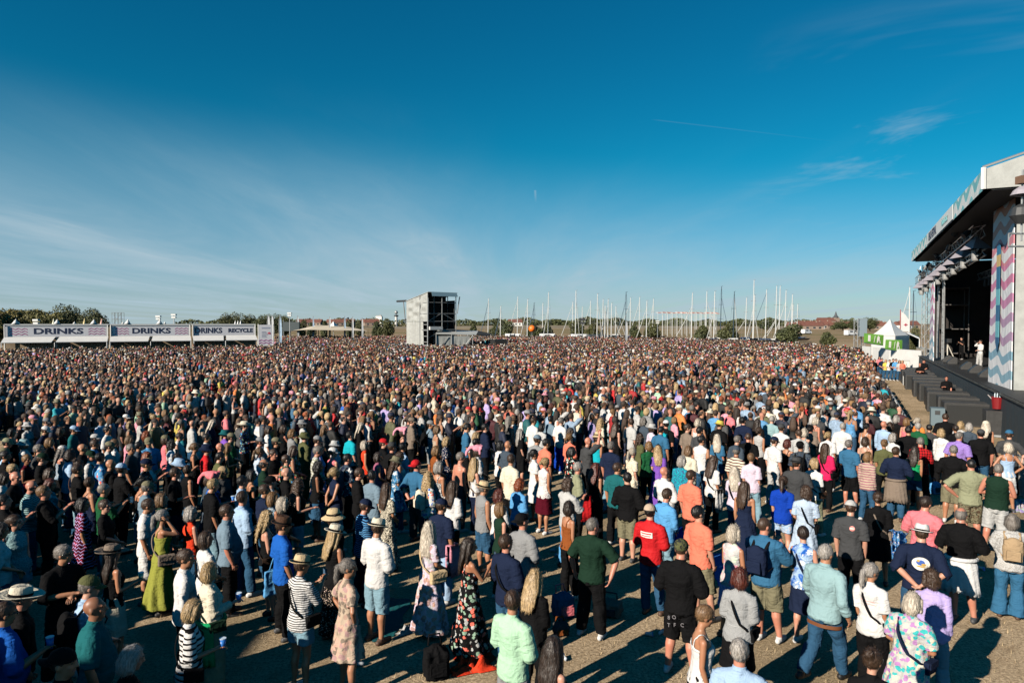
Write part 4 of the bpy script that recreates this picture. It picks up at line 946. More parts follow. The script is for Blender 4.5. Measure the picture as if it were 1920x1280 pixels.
# parked vans and boxes along the yard's edge
vw = mat('van paint', (.72, .72, .72), .35)
for i, (px, dd, l, cc) in enumerate([(965, 172, 'white van parked behind the crowd, left of the orange ball', vw), (1030, 172, 'white van parked right of the orange ball', vw), (1090, 165, 'white box van below the four floodlights', vw), (1120, 160, 'dark grey car parked among the masts', mat('car grey', (.06, .07, .08), .3)), (1595, 260, 'tiny white van on the pale field', vw), (1512, 300, 'tiny white van on the far field edge', vw)]):
    p = at_d(px, 606, dd); t = thing('parked_van', l, 'van', (p.x, p.y, 0), .1 * i, 'vans parked beyond the crowd')
    MB().add([(-2.4, -.95, .35), (2.4, -.95, .35), (2.4, .95, .35), (-2.4, .95, .35), (-2.4, -.9, 2.1), (1.2, -.9, 2.1), (1.9, -.9, 1.2), (2.4, -.95, 1.05), (-2.4, .9, 2.1), (1.2, .9, 2.1), (1.9, .9, 1.2), (2.4, .95, 1.05)],
             [(0, 1, 7, 6, 5, 4), (3, 8, 9, 10, 11, 2), (4, 5, 9, 8), (5, 6, 10, 9), (6, 7, 11, 10), (1, 2, 11, 7), (0, 4, 8, 3)]).build('body', cc, t)
    MB().box((1.35, -.93, 1.6), (.7, .04, .5)).box((-.6, -.93, 1.6), (1.4, .04, .5)).build('window', win, t)
    for x in (-1.5, 1.5): MB().tube([(x, -1.0, .33), (x, 1.0, .33)], .33, 12).build('wheel', dkgrey, t)
# ground litter and cloths near the camera
# ================================================================== PEOPLE: bodies, clothes, hair, hats
BUILD = {  # scale, shoulder half width, chest, waist, hip (rx, ry), belly, arm radii, leg radii, bust
    'm': dict(s=1.0, sh=.185, ch=(.165, .115), wa=(.150, .112), hi=(.165, .120), be=.01, ar=(.052, .043, .031), le=(.088, .060, .043), bu=0, nk=.057),
    'M': dict(s=1.0, sh=.20, ch=(.185, .140), wa=(.190, .160), hi=(.182, .145), be=.05, ar=(.060, .050, .035), le=(.098, .067, .048), bu=0, nk=.064),
    'w': dict(s=.945, sh=.160, ch=(.140, .105), wa=(.125, .098), hi=(.172, .128), be=.005, ar=(.042, .036, .026), le=(.088, .056, .040), bu=.045, nk=.048),
    'W': dict(s=.945, sh=.175, ch=(.168, .132), wa=(.172, .145), hi=(.198, .152), be=.035, ar=(.055, .046, .031), le=(.102, .066, .046), bu=.055, nk=.054),
}
ARMS = {  # elbow and wrist of each side (right arm with +x), for shoulder (.185, 0, 1.43)
    'hang': (((.218, -.02, 1.15), (.208, .06, .91)), ((.222, -.03, 1.15), (.215, .03, .905))),
    'cross': (((.245, .04, 1.17), (-.02, .235, 1.20)), ((.245, .04, 1.16), (.02, .20, 1.15))),
    'hold': (((.225, .0, 1.15), (.13, .27, 1.20)), ((.22, -.02, 1.15), (.212, .06, .91))),
    'hips': (((.385, -.06, 1.19), (.205, .03, 1.00)),) * 2,
    'phone': (((.215, .13, 1.20), (.06, .34, 1.38)), ((.215, .13, 1.19), (.07, .33, 1.34))),
    'clasp': (((.235, .02, 1.15), (.045, .22, 1.02)), ((.235, .02, 1.15), (.055, .20, .99))),
    'back': (((.245, -.12, 1.16), (.03, -.20, .98)), ((.245, -.12, 1.16), (.04, -.18, .95))),
    'ear': (((.22, .22, 1.36), (.125, .07, 1.60)), ((.225, .02, 1.15), (.10, .24, 1.10))),
    'walk': (((.245, -.10, 1.16), (.255, .02, .93)), ((.235, .05, 1.16), (.225, .22, .96))),
    'raise': (((.27, .16, 1.62), (.20, .24, 1.88)), ((.22, -.02, 1.15), (.212, .06, .91))),
    'pocket': (((.275, -.10, 1.18), (.20, .05, .97)), ((.265, -.09, 1.18), (.20, .04, .96))),
    'out': (((.33, .03, 1.20), (.30, -.10, .97)), ((.28, -.03, 1.16), (.25, .03, .92))),
}
LEGS = [  # knee and ankle for each side
    (((.105, .015, .49), (.115, -.02, .085)), ((.105, .015, .49), (.115, -.02, .085))),
    (((.115, .05, .49), (.155, .05, .085)), ((.095, .0, .49), (.09, -.03, .085))),
    (((.12, .03, .49), (.17, -.02, .085)), ((.12, .03, .49), (.16, -.02, .085))),
]
WALKL = (((.10, .20, .52), (.09, .30, .10)), ((.10, -.03, .50), (.10, -.30, .17)))


def joints(b, pose, stance):
    p = BUILD[b]; k = p['sh'] / .185; wide = {'m': 0, 'M': .035, 'w': -.012, 'W': .03}[b]; J = {}
    lg = WALKL if pose == 'walk' else LEGS[stance % 3]
    for i, sgn in enumerate((1, -1)):
        el, wr = ARMS[pose][i]
        fx = lambda q, wd: Vector((sgn * (q[0] * k + (wd if q[0] > .15 else 0)), q[1] + (p['be'] * .8 if q[1] > .1 and abs(q[0]) < .15 else 0), q[2]))
        J[f'sh{i}'] = Vector((sgn * p['sh'], -.005, 1.425)); J[f'el{i}'] = fx(el, wide); J[f'wr{i}'] = fx(wr, wide)
        J[f'hi{i}'] = Vector((sgn * p['hi'][0] * .52, 0, .90)); kn, an = lg[i]
        f2 = p['hi'][0] / .165
        J[f'kn{i}'] = Vector((sgn * kn[0] * (.6 + .4 * f2), kn[1], kn[2])); J[f'an{i}'] = Vector((sgn * an[0] * (.6 + .4 * f2), an[1], an[2]))
    return J


def torso_rings(p, g=0.0, z0=.84, z1=1.49, loose=0.0):
    """stacked ellipses of the trunk, inflated by g; loose straightens the waist"""
    ch, wa, hi, be, bu = p['ch'], p['wa'], p['hi'], p['be'], p['bu']
    L = [(.80, hi[0] * .80, hi[1] * .85, 0), (.87, hi[0] * .98, hi[1] * .98, -.005), (.95, hi[0] * 1.0, hi[1], -.005 + be * .5), (1.03, (hi[0] + wa[0]) / 2, (hi[1] + wa[1]) / 2, be), (1.11, wa[0], wa[1], be),
         (1.20, (wa[0] * .6 + ch[0] * .4), (wa[1] * .6 + ch[1] * .4), be * .6 + bu * .2), (1.28, ch[0] * .97, ch[1] + bu * .45, bu * .5), (1.35, ch[0] * 1.02, ch[1] + bu * .1, bu * .2 - .005), (1.41, ch[0] * 1.0, ch[1] * .86, -.012), (1.455, ch[0] * .72, ch[1] * .66, -.015), (1.49, p['nk'] * 1.35, p['nk'] * 1.25, -.012)]
    mx, my = max(ch[0], hi[0] * .95), max(ch[1], wa[1])

    def at(z):
        for a, b_ in zip(L, L[1:]):
            if a[0] <= z <= b_[0]:
                t = (z - a[0]) / (b_[0] - a[0]); return [a[i] + (b_[i] - a[i]) * t for i in (1, 2, 3)]
        return L[0][1:] if z < L[0][0] else L[-1][1:]
    zs = sorted({z0, z1, *[l[0] for l in L if z0 < l[0] < z1]}); out = []
    for z in zs:
        rx, ry, oy = at(z)
        if z < 1.33: rx += (mx - rx) * loose; ry += (my - ry) * loose * .6
        out.append((0, oy, z, rx + g, ry + g))
    return out


def voxel(mb, size, smooth_it=3, name='part', sub=1.0):
    me = mb.mesh('tmp'); o = bpy.data.objects.new('tmp', me); col.objects.link(o)
    m = o.modifiers.new('r', 'REMESH'); m.mode = 'VOXEL'; m.voxel_size = size; m.adaptivity = 0
    s = o.modifiers.new('s', 'SMOOTH'); s.iterations = smooth_it; s.factor = .5
    dg = bpy.context.evaluated_depsgraph_get(); out = bpy.data.meshes.new_from_object(o.evaluated_get(dg)); bpy.data.objects.remove(o); bpy.data.meshes.remove(me)
    out.name = name; out.materials.clear(); return out


def np_verts(me):
    v = np.empty(len(me.vertices) * 3); me.vertices.foreach_get('co', v); return v.reshape(-1, 3)


def set_verts(me, v): me.vertices.foreach_set('co', np.ascontiguousarray(v).ravel()); me.update()
def np_norm(me):
    v = np.empty(len(me.vertices) * 3); me.vertex_normals.foreach_get('vector', v); return v.reshape(-1, 3)
def smooth_all(me): me.polygons.foreach_set('use_smooth', [True] * len(me.polygons)); me.update(); return me


def vnoise(v, f, seed, oct_=3):
    """cheap smooth noise from sums of sines"""
    g = np.random.default_rng(seed); out = 0; amp = 1.0
    for o in range(oct_):
        for _ in range(3):
            k = g.normal(size=3) * np.array(f) * (1.9 ** o); out = out + amp * np.sin(v @ k + g.uniform(0, 6.28))
        amp *= .55
    return out / 3.0


def folds(me, amp, seed, f=(16, 16, 22)):
    v = np_verts(me); n = np_norm(me); d = vnoise(v, f, seed); d2 = vnoise(v, (34, 34, 12), seed + 1, 2)
    rd = 1 - 2.2 * np.abs(vnoise(v, (10, 10, 17), seed + 5, 2)); set_verts(me, v + n * ((d * .5 + d2 * .3 + np.clip(rd, -.6, 1) * .55 + np.clip((1.3 - v[:, 2]) / .3, 0, 1) * .7 * np.sin(np.arctan2(v[:, 1], v[:, 0]) * 8 + 2.5 * np.sin(v[:, 2] * 5 + seed)) ) * amp)[:, None]); return me


def merge(me, mb, mi):
    """append the faces of mb to mesh me with material index mi"""
    bmx = bmesh.new(); bmx.from_mesh(me); vs_ = [bmx.verts.new(p) for p in mb.v]
    for f in mb.f:
        try: fc = bmx.faces.new([vs_[i] for i in f]); fc.material_index = mi; fc.smooth = True
        except ValueError: pass
    bmx.to_mesh(me); bmx.free(); me.update(); return me


from mathutils.bvhtree import BVHTree
BVH = {}


def clear_of(me, body, key, d_hi, d_lo, zsplit=1.06):
    """move garment vertices out where the body would show through"""
    if key not in BVH:
        bv = [v.co.copy() for v in body.vertices]; BVH[key] = BVHTree.FromPolygons(bv, [tuple(p.vertices) for p in body.polygons if p.material_index == 0])
    tr = BVH[key]
    for v in me.vertices:
        q, n, _i, dist = tr.find_nearest(v.co, .06)
        if q is None: continue
        need = d_hi if v.co.z > zsplit else d_lo
        sd = (v.co - q).dot(n)
        if sd < need: v.co += n * (need - sd)
    me.update(); return me


CACHE = {}
HEAD = Vector((0, .005, 1.665))


def body_mesh(b, pose, stance):
    key = ('body', b, pose, stance)
    if key in CACHE: return CACHE[key]
    p = BUILD[b]; J = joints(b, pose, stance); mb = MB()
    mb.rings(torso_rings(p), 22)
    mb.tube([(-p['sh'] * .92, -.01, 1.425), (p['sh'] * .92, -.01, 1.425)], p['ar'][0] * 1.04, 10, round_=True)
    mb.tube([(0, -.018, 1.44), (0, -.005, 1.53), (0, .008, 1.61)], [p['nk'] * 1.1, p['nk'], p['nk'] * .96], 12)
    for k in (0.5,): mb.tube([(-p['sh'] * .55, -.018, 1.45), (0, -.014, 1.50), (p['sh'] * .55, -.018, 1.45)], p['nk'] * .72, 8, round_=True)
    h = .985 if b in 'wW' else 1.0
    mb.ball(HEAD + Vector((0, -.012, .028)), (.076 * h, .097 * h, .094 * h), 18, 12)
    mb.ball(HEAD + Vector((0, .020, -.045)), (.058 * h, .074 * h, .082 * h), 16, 10)
    mb.ball(HEAD + Vector((0, .066, -.092)), (.030, .024, .022), 10, 7)
    mb.tube([HEAD + Vector((0, .092, .022)), HEAD + Vector((0, .112, -.022))], [.010, .016], 8, round_=True)
    mb.tube([HEAD + Vector((-.042, .078, .028)), HEAD + Vector((0, .088, .034)), HEAD + Vector((.042, .078, .028))], .013, 8, round_=True)
    for s in (-1, 1):
        mb.ball(HEAD + Vector((s * .040, .066, -.022)), (.020, .018, .016), 8, 6); mb.ball(HEAD + Vector((s * .078 * h, -.012, -.010)), (.012, .024, .034), 8, 7)
    ar, le = p['ar'], p['le']
    for i in (0, 1):
        sh, el, wr = J[f'sh{i}'], J[f'el{i}'], J[f'wr{i}']
        mb.tube([sh, sh.lerp(el, .35), sh.lerp(el, .75), el, el.lerp(wr, .28), el.lerp(wr, .7), wr], [ar[0], ar[0] * .96, ar[1] * 1.0, ar[1] * .92, ar[1] * .98, ar[2] * 1.12, ar[2] * .88], 10, round_=True)
        hi, kn, an = J[f'hi{i}'], J[f'kn{i}'], J[f'an{i}']
        mb.tube([hi, hi.lerp(kn, .3), hi.lerp(kn, .75), kn, kn.lerp(an, .28) + Vector((0, -.018, 0)), kn.lerp(an, .7), an, an + Vector((0, 0, -.03))], [le[0], le[0] * .98, le[1] * 1.12, le[1] * .95, le[1] * 1.02, le[2] * 1.02, le[2] * .82, le[2] * .85], 12, round_=True)
        f = MB(); mb.tube([an + Vector((0, -.05, -.045)), an + Vector((0, .05, -.05)), an + Vector((0, .15, -.062))], [(.036, .038), (.042, .034), (.036, .020)], 10, round_=True)
        hd = (wr - el).normalized(); sd = Vector((0, 0, 1)).cross(hd); sd = sd.normalized() if sd.length > .2 else Vector((0, 1, 0))
        if pose in ('hang', 'walk', 'pocket', 'out'): sd = Vector((0, 1, 0))
        nrm = sd.cross(hd); pa = wr + hd * .05
        mb.tube([wr + hd * .005, wr + hd * .045, wr + hd * .085], [(.024, .021), (.038, .017), (.036, .014)], 8, round_=True) if False else mb.ball(pa, (.040, .045, .022), 8, 6, M=Matrix((sd, hd, nrm)).transposed())
    me = voxel(mb, .0125, 2, 'body')
    n = np_norm(me); v = np_verts(me); me.materials.append(None); smooth_all(me)
    fb = MB()
    for i in (0, 1):
        el, wr = J[f'el{i}'], J[f'wr{i}']; hd = (wr - el).normalized(); sd = Vector((0, 0, 1)).cross(hd); sd = sd.normalized() if sd.length > .2 else Vector((0, 1, 0))
        if pose in ('hang', 'walk', 'pocket', 'out'): sd = Vector((0, 1, 0))
        nrm = sd.cross(hd); inward = Vector((-1 if i == 0 else 1, 0, 0)); curl = nrm if nrm.dot(inward) > 0 else -nrm
        if pose in ('hold', 'phone', 'ear', 'clasp', 'cross', 'raise'): curl = nrm if nrm.z < 0 else -nrm
        for q, (o, L) in enumerate(((-.030, .060), (-.010, .072), (.010, .068), (.029, .054))):
            a = wr + hd * .078 + sd * o; c = a + hd * L * .5 + curl * .010; e = c + (hd * .55 + curl * .85).normalized() * L * .5; fb.tube([a, c, e], [.0095, .009, .0075], 6, round_=True)
        tb = wr + hd * .035 + sd * .036; fb.tube([tb, tb + (hd * .6 + sd * .6).normalized() * .035 + curl * .01, tb + (hd * .9 + sd * .15).normalized() * .062 + curl * .025], [.012, .011, .009], 6, round_=True)
    merge(me, fb, 0)
    ey = MB(); lip = MB()
    for s in (-1, 1): ey.ball(HEAD + Vector((s * .030, .081, .012)), (.012, .006, .006), 8, 5); ey.tube([HEAD + Vector((s * .016, .094, .034)), HEAD + Vector((s * .046, .084, .034))], .0045, 5)
    lip.tube([HEAD + Vector((-.022, .083, -.056)), HEAD + Vector((0, .094, -.056)), HEAD + Vector((.022, .083, -.056))], .0065, 6, round_=True)
    me.materials.clear()
    for q in ('skin', 'eye', 'lip'): me.materials.append(None)
    merge(me, ey, 1); merge(me, lip, 2); smooth_all(me)
    CACHE[key] = me; return me


NECK = Vector((0, -.005, 1.545))
HEADS = [(0, 0), (26, 4), (-24, 3), (8, 13), (-9, -5), (40, 2), (-6, 9)]     # turn and nod of the head in degrees


def head_matrix(k):
    a, p = HEADS[k]; return Matrix.Translation(NECK) @ Matrix.Rotation(R(a), 4, 'Z') @ Matrix.Rotation(R(-p), 4, 'X') @ Matrix.Translation(-NECK)


def body_turned(b, pose, stance, k):
    if k == 0: return body_mesh(b, pose, stance)
    key = ('bodyt', b, pose, stance, k)
    if key in CACHE: return CACHE[key]
    me = body_mesh(b, pose, stance).copy(); v = np_verts(me); M = np.array(head_matrix(k)); w = np.clip((v[:, 2] - 1.49) / .09, 0, 1); near_ = (np.abs(v[:, 0]) < .11) & (np.abs(v[:, 1]) < .16); w = (w * w * (3 - 2 * w)) * near_
    hv = v @ M[:3, :3].T + M[:3, 3]; set_verts(me, v + (hv - v) * w[:, None]); CACHE[key] = me; return me


def limb_part(mb, pts, rad, t_end, g, seg=12):
    """part of a limb polyline up to fraction t_end of its length, flat ended"""
    P = [Vector(q) for q in pts]; Ls = [(b_ - a).length for a, b_ in zip(P, P[1:])]; T = sum(Ls) * t_end; out, rr = [P[0]], [rad[0] + g]; acc = 0
    for i, L in enumerate(Ls):
        if acc + L >= T:
            f = (T - acc) / L; out.append(P[i].lerp(P[i + 1], f)); rr.append(rad[i] + (rad[i + 1] - rad[i]) * f + g); break
        out.append(P[i + 1]); rr.append(rad[i + 1] + g); acc += L
    mb.tube(out, rr, seg)


def top_mesh(b, pose, stance, kind):
    st = stance if kind in ('maxi', 'dress', 'sundress') else 0
    st = stance; key = ('top', b, pose, st if pose == 'walk' or kind in ('maxi', 'dress', 'sundress') else 0, kind)
    if key in CACHE: return CACHE[key]
    p = BUILD[b]; J = joints(b, pose, stance); mb = MB(); ar = p['ar']; g = .016
    sleeve = {'tee': .52, 'polo': .5, 'shirt': .86, 'long': .97, 'knit': .97, 'dress': .42, 'maxi': .40, 'blouse': .95, 'jacket': .97}.get(kind, 0)
    low = kind in ('cami', 'sundress'); tank = kind == 'tank'
    hem = {'tee': .86, 'polo': .86, 'shirt': .86, 'long': .88, 'knit': .84, 'tank': .88, 'cami': .92, 'crop': 1.12, 'blouse': .88, 'jacket': .82}.get(kind, .86)
    ztop = 1.33 if low else 1.475
    rg = torso_rings(p, g, max(hem, .84), ztop, .55 if kind in ('tee', 'polo', 'shirt', 'knit', 'jacket', 'blouse', 'long') else .22)
    if kind in ('knit', 'blouse', 'jacket'): rg = [(a, c, z, x + .012, y + .012) for a, c, z, x, y in rg]
    rg[0] = (rg[0][0], rg[0][1], rg[0][2], rg[0][3] + .012, rg[0][4] + .014)
    if hem < .84: rg.insert(0, (0, rg[0][1], hem, rg[0][3] * 1.01, rg[0][4] * 1.01))
    mb.rings(rg, 24)
    if not low:
        w = .97 if not tank else .74
        mb.tube([(-p['sh'] * w, -.01, 1.425), (p['sh'] * w, -.01, 1.425)], ar[0] * 1.04 + g * (.95 if not tank else .6), 12)
        mb.tube([(-p['sh'] * .6, -.018, 1.448), (0, -.016, 1.492), (p['sh'] * .6, -.018, 1.448)], p['nk'] * .72 + g * .8, 10, round_=True)
    else:
        for s in (-1, 1):
            mb.tube([(s * .075, p['ch'][1] * .95 + p['bu'] * .5, 1.30), (s * .085, .06, 1.425), (s * .09, -.01, 1.478), (s * .075, -.075, 1.43), (s * .06, -p['ch'][1] - .006, 1.31)], .0115, 6)
    if kind in ('polo', 'shirt', 'jacket', 'blouse'):
        mb.tube([(p['nk'] * 1.25 * math.cos(a), -.012 + p['nk'] * 1.3 * math.sin(a), 1.498 + .012 * math.sin(a) * -1) for a in np.linspace(-4.2, 1.1, 12)], .017, 6)
    if sleeve:
        gl = .017 if kind in ('tee', 'polo', 'dress', 'maxi') else .014
        if kind in ('knit', 'blouse', 'jacket'): gl = .026
        for i in (0, 1):
            sh, el, wr = J[f'sh{i}'], J[f'el{i}'], J[f'wr{i}']
            rr = [ar[0], ar[0] * 1.02, ar[1] * 1.05, ar[1] * 1.0, ar[2] * 1.05]
            if sleeve < .6: rr = [r + .010 * j for j, r in enumerate(rr)]
            pts = [sh + (el - sh).normalized() * -.02, sh.lerp(el, .3), sh.lerp(el, .8), el, wr]
            limb_part(mb, pts, rr, sleeve, gl)
    if kind in ('dress', 'maxi', 'sundress'):
        zb = {'dress': .52, 'maxi': .10, 'sundress': .14}[kind]; hi = p['hi']; fl = .10 if kind == 'dress' else .16
        wk = 1.3 if pose == 'walk' else 1.0
        mb.rings([(0, 0, zb, hi[0] + fl, (hi[1] + fl) * wk), (0, 0, zb + (.86 - zb) * .5, hi[0] + fl * .55, hi[1] + fl * .6), (0, 0, .80, hi[0] + .035, hi[1] + .03), (0, 0, .95, hi[0] + .02, hi[1] + .018), (0, 0, 1.02, hi[0] * .95, hi[1] * .95)], 26)
    me = voxel(mb, .0125, 3, 'top'); folds(me, .0085 if not tank and not low else .0055, hash(kind) % 97 + len(CACHE))
    if kind in ('dress', 'maxi', 'sundress'):
        v = np_verts(me); a = np.arctan2(v[:, 1], v[:, 0]); k = np.clip((.9 - v[:, 2]) / .6, 0, 1); rad = 1 + k * .07 * np.sin(a * 9 + 2 * np.sin(v[:, 2] * 3)); v[:, 0] *= rad; v[:, 1] *= rad; set_verts(me, v)
    clear_of(me, body_mesh(b, pose, stance), (b, pose, stance), .009, .026 if kind not in ('dress', 'maxi', 'sundress', 'crop', 'cami') else .010)
    CACHE[key] = smooth_all(me); return me


def bottom_mesh(b, pose, stance, kind):
    key = ('bot', b, pose, stance, kind)
    if key in CACHE: return CACHE[key]
    p = BUILD[b]; J = joints(b, pose, stance); mb = MB(); le = p['le']; g = .012
    rg = torso_rings(p, g, .80, 1.04 if kind != 'skirt' else 1.05)
    mb.rings(rg, 22)
    if kind in ('skirt', 'mini_skirt', 'towel'):
        zb = {'skirt': .50, 'mini_skirt': .60, 'towel': .50}[kind]; hi = p['hi']
        mb.rings([(0, 0, zb, hi[0] + .06, hi[1] + .055), (0, 0, .8, hi[0] + .03, hi[1] + .03), (0, 0, .95, hi[0] + .014, hi[1] + .014), (0, 0, 1.0, hi[0], hi[1])], 24)
    else:
        t = {'jeans': .97, 'trousers': .97, 'wide': .985, 'flares': 1.0, 'shorts': .54, 'mini': .30, 'capri': .78}[kind]
        ex = {'jeans': (0, .003, .006, .010, .018), 'trousers': (.004, .012, .016, .020, .026), 'wide': (.01, .03, .05, .07, .09), 'flares': (0, .002, .004, .02, .075), 'shorts': (.004, .014, .03, .04, .05), 'mini': (.004, .012, .03, .04, .05), 'capri': (0, .004, .008, .014, .02)}[kind]
        for i in (0, 1):
            hi, kn, an = J[f'hi{i}'], J[f'kn{i}'], J[f'an{i}']
            pts = [hi, hi.lerp(kn, .35), kn, kn.lerp(an, .3) + Vector((0, -.014, 0)), an + Vector((0, 0, -.02))]; rr = [le[0] + ex[0], le[0] * .98 + ex[1], le[1] + ex[2], le[1] * 1.02 + ex[3], le[2] * .9 + ex[4]]
            limb_part(mb, pts, rr, t, g, 14)
    me = voxel(mb, .0125, 2, 'bottom'); folds(me, .0075, len(CACHE), (14, 14, 34)); clear_of(me, body_mesh(b, pose, stance), (b, pose, stance), .006, .006); CACHE[key] = smooth_all(me); return me


def shoe_mesh(pose, stance, b, side_):
    key = ('shoe', pose == 'walk', stance, b, side_)
    if key in CACHE: return CACHE[key]
    an = joints(b, pose, stance)[f'an{side_}']; mb = MB()
    mb.tube([an + Vector((0, -.062, -.045)), an + Vector((0, .04, -.05)), an + Vector((0, .175, -.062))], [(.044, .040), (.050, .036), (.042, .024)], 12, round_=True)
    mb.tube([an + Vector((0, -.02, -.05)), an + Vector((0, -.012, .005))], [.047, .044], 12)
    me = voxel(mb, .011, 2, 'shoe'); CACHE[key] = smooth_all(me); return me


def cut_below(me, co, no):
    bmx = bmesh.new(); bmx.from_mesh(me); g = bmx.verts[:] + bmx.edges[:] + bmx.faces[:]
    bmesh.ops.bisect_plane(bmx, geom=g, plane_co=co, plane_no=no, clear_inner=True)
    bmx.to_mesh(me); bmx.free(); me.update(); return me


def hair_mesh(style):
    key = ('hair', style)
    if key in CACHE: return CACHE[key]
    sc = HEAD + Vector((0, -.014, .030)); mb = MB(); amp = .004; hl = (Vector((0, .062, 1.735)), Vector((0, -.60, 1.0)))     # hairline plane rising to the brow
    mb.ball(sc, (.086, .107, .104), 20, 14)
    if style == 'short': amp = .003; hl = (Vector((0, .072, 1.715)), Vector((0, -.72, .75)))
    elif style == 'buzz': mb = MB().ball(sc, (.081, .102, .099), 20, 14); amp = .0015; hl = (Vector((0, .070, 1.72)), Vector((0, -.7, .75)))
    elif style == 'fringe':   # balding: hair round the back and sides only
        mb = MB().ball(sc + Vector((0, -.006, -.02)), (.085, .104, .090), 20, 14); amp = .003; hl = (Vector((0, .02, 1.66)), Vector((0, -.95, .18)))
    elif style in ('bob', 'curly', 'shag'):
        mb.ball(HEAD + Vector((0, -.040, -.035)), (.098, .092, .118), 18, 12); mb.tube([HEAD + Vector((-.078, .012, .05)), HEAD + Vector((-.088, .0, -.07))], [.026, .030], 8, round_=True).tube([HEAD + Vector((.078, .012, .05)), HEAD + Vector((.088, .0, -.07))], [.026, .030], 8, round_=True)
        amp = {'bob': .0045, 'curly': .009, 'shag': .006}[style]; hl = (Vector((0, .066, 1.72)), Vector((0, -1, .30)))
    elif style in ('long', 'longcurl'):
        mb.ball(HEAD + Vector((0, -.045, -.04)), (.098, .088, .12), 18, 12)
        mb.tube([HEAD + Vector((0, -.055, .0)), HEAD + Vector((0, -.085, -.13)), HEAD + Vector((0, -.118, -.26)), HEAD + Vector((0, -.128, -.38))], [(.096, .074), (.112, .050), (.118, .034), (.085, .018)], 14, round_=True)
        for s in (-1, 1): mb.tube([HEAD + Vector((s * .074, .015, .055)), HEAD + Vector((s * .092, .0, -.07)), HEAD + Vector((s * .105, -.03, -.2))], [.024, .032, .026], 8, round_=True)
        amp = .006 if style == 'long' else .014; hl = (Vector((0, .064, 1.72)), Vector((0, -1, .22)))
    elif style == 'pony':
        mb.tube([HEAD + Vector((0, -.09, .055)), HEAD + Vector((0, -.142, .02)), HEAD + Vector((0, -.152, -.12)), HEAD + Vector((0, -.138, -.30))], [.026, .034, .036, .014], 10, round_=True); amp = .004; hl = (Vector((0, .068, 1.72)), Vector((0, -.72, .70)))
    elif style == 'bun': mb.ball(HEAD + Vector((0, -.105, .095)), (.046, .044, .044), 12, 8); amp = .004; hl = (Vector((0, .068, 1.72)), Vector((0, -.72, .70)))
    elif style == 'lowbun': mb.ball(HEAD + Vector((0, -.128, -.01)), (.044, .040, .042), 12, 8); amp = .004; hl = (Vector((0, .068, 1.72)), Vector((0, -.72, .70)))
    me = voxel(mb, .009, 2, 'hair'); v = np_verts(me); n = np_norm(me)
    d = (vnoise(v, (80, 80, 26), len(style) + 3, 3) if style not in ('long', 'pony', 'bob') else vnoise(v, (120, 120, 9), len(style) + 3, 3)) if style not in ('curly', 'longcurl') else vnoise(v, (48, 48, 48), 9, 3)
    set_verts(me, v + n * (d * amp)[:, None]); cut_below(me, *hl)
    if style not in ('buzz',):
        g2 = np.random.default_rng(len(style) * 7 + 1); me.update(); N_ = {'short': 700, 'fringe': 400, 'curly': 1000, 'longcurl': 1300, 'long': 1300}.get(style, 900); ps = list(me.polygons); pick = g2.integers(0, len(ps), N_); sb = MB(); cur = .010 if 'cur' in style else .0035
        for q_ in pick:
            p_ = ps[int(q_)]; nn = p_.normal.copy(); c0_ = p_.center.copy(); gdir = Vector((0, -.35 if c0_.z > 1.70 else -.05, -1 if c0_.z < 1.745 else -.25)) if style not in ('pony', 'bun', 'lowbun') or c0_.y < -.12 else Vector((0, -1, -.1))
            if style == 'short': gdir = Vector((0, -.6, -.5))
            tdir = gdir - nn * gdir.dot(nn) + Vector(g2.normal(0, .17, 3)); tdir.normalize(); L_ = g2.uniform(.035, .085) if style != 'short' else g2.uniform(.018, .04); sd_ = tdir.cross(nn).normalized() * g2.uniform(.0010, .0020)
            a_ = c0_ - tdir * L_ * .4 + nn * .001; m_ = c0_ + tdir * L_ * .2 + nn * g2.uniform(.001, .005); e_ = c0_ + tdir * L_ * .75 + nn * (g2.uniform(-.004, .006)) + Vector(g2.normal(0, cur, 3))
            sb.add([a_ - sd_ * .6, a_ + sd_ * .6, m_ + sd_, m_ - sd_, e_], [(0, 1, 2, 3), (3, 2, 4)])
        merge(me, sb, 0)
    CACHE[key] = smooth_all(me); return me


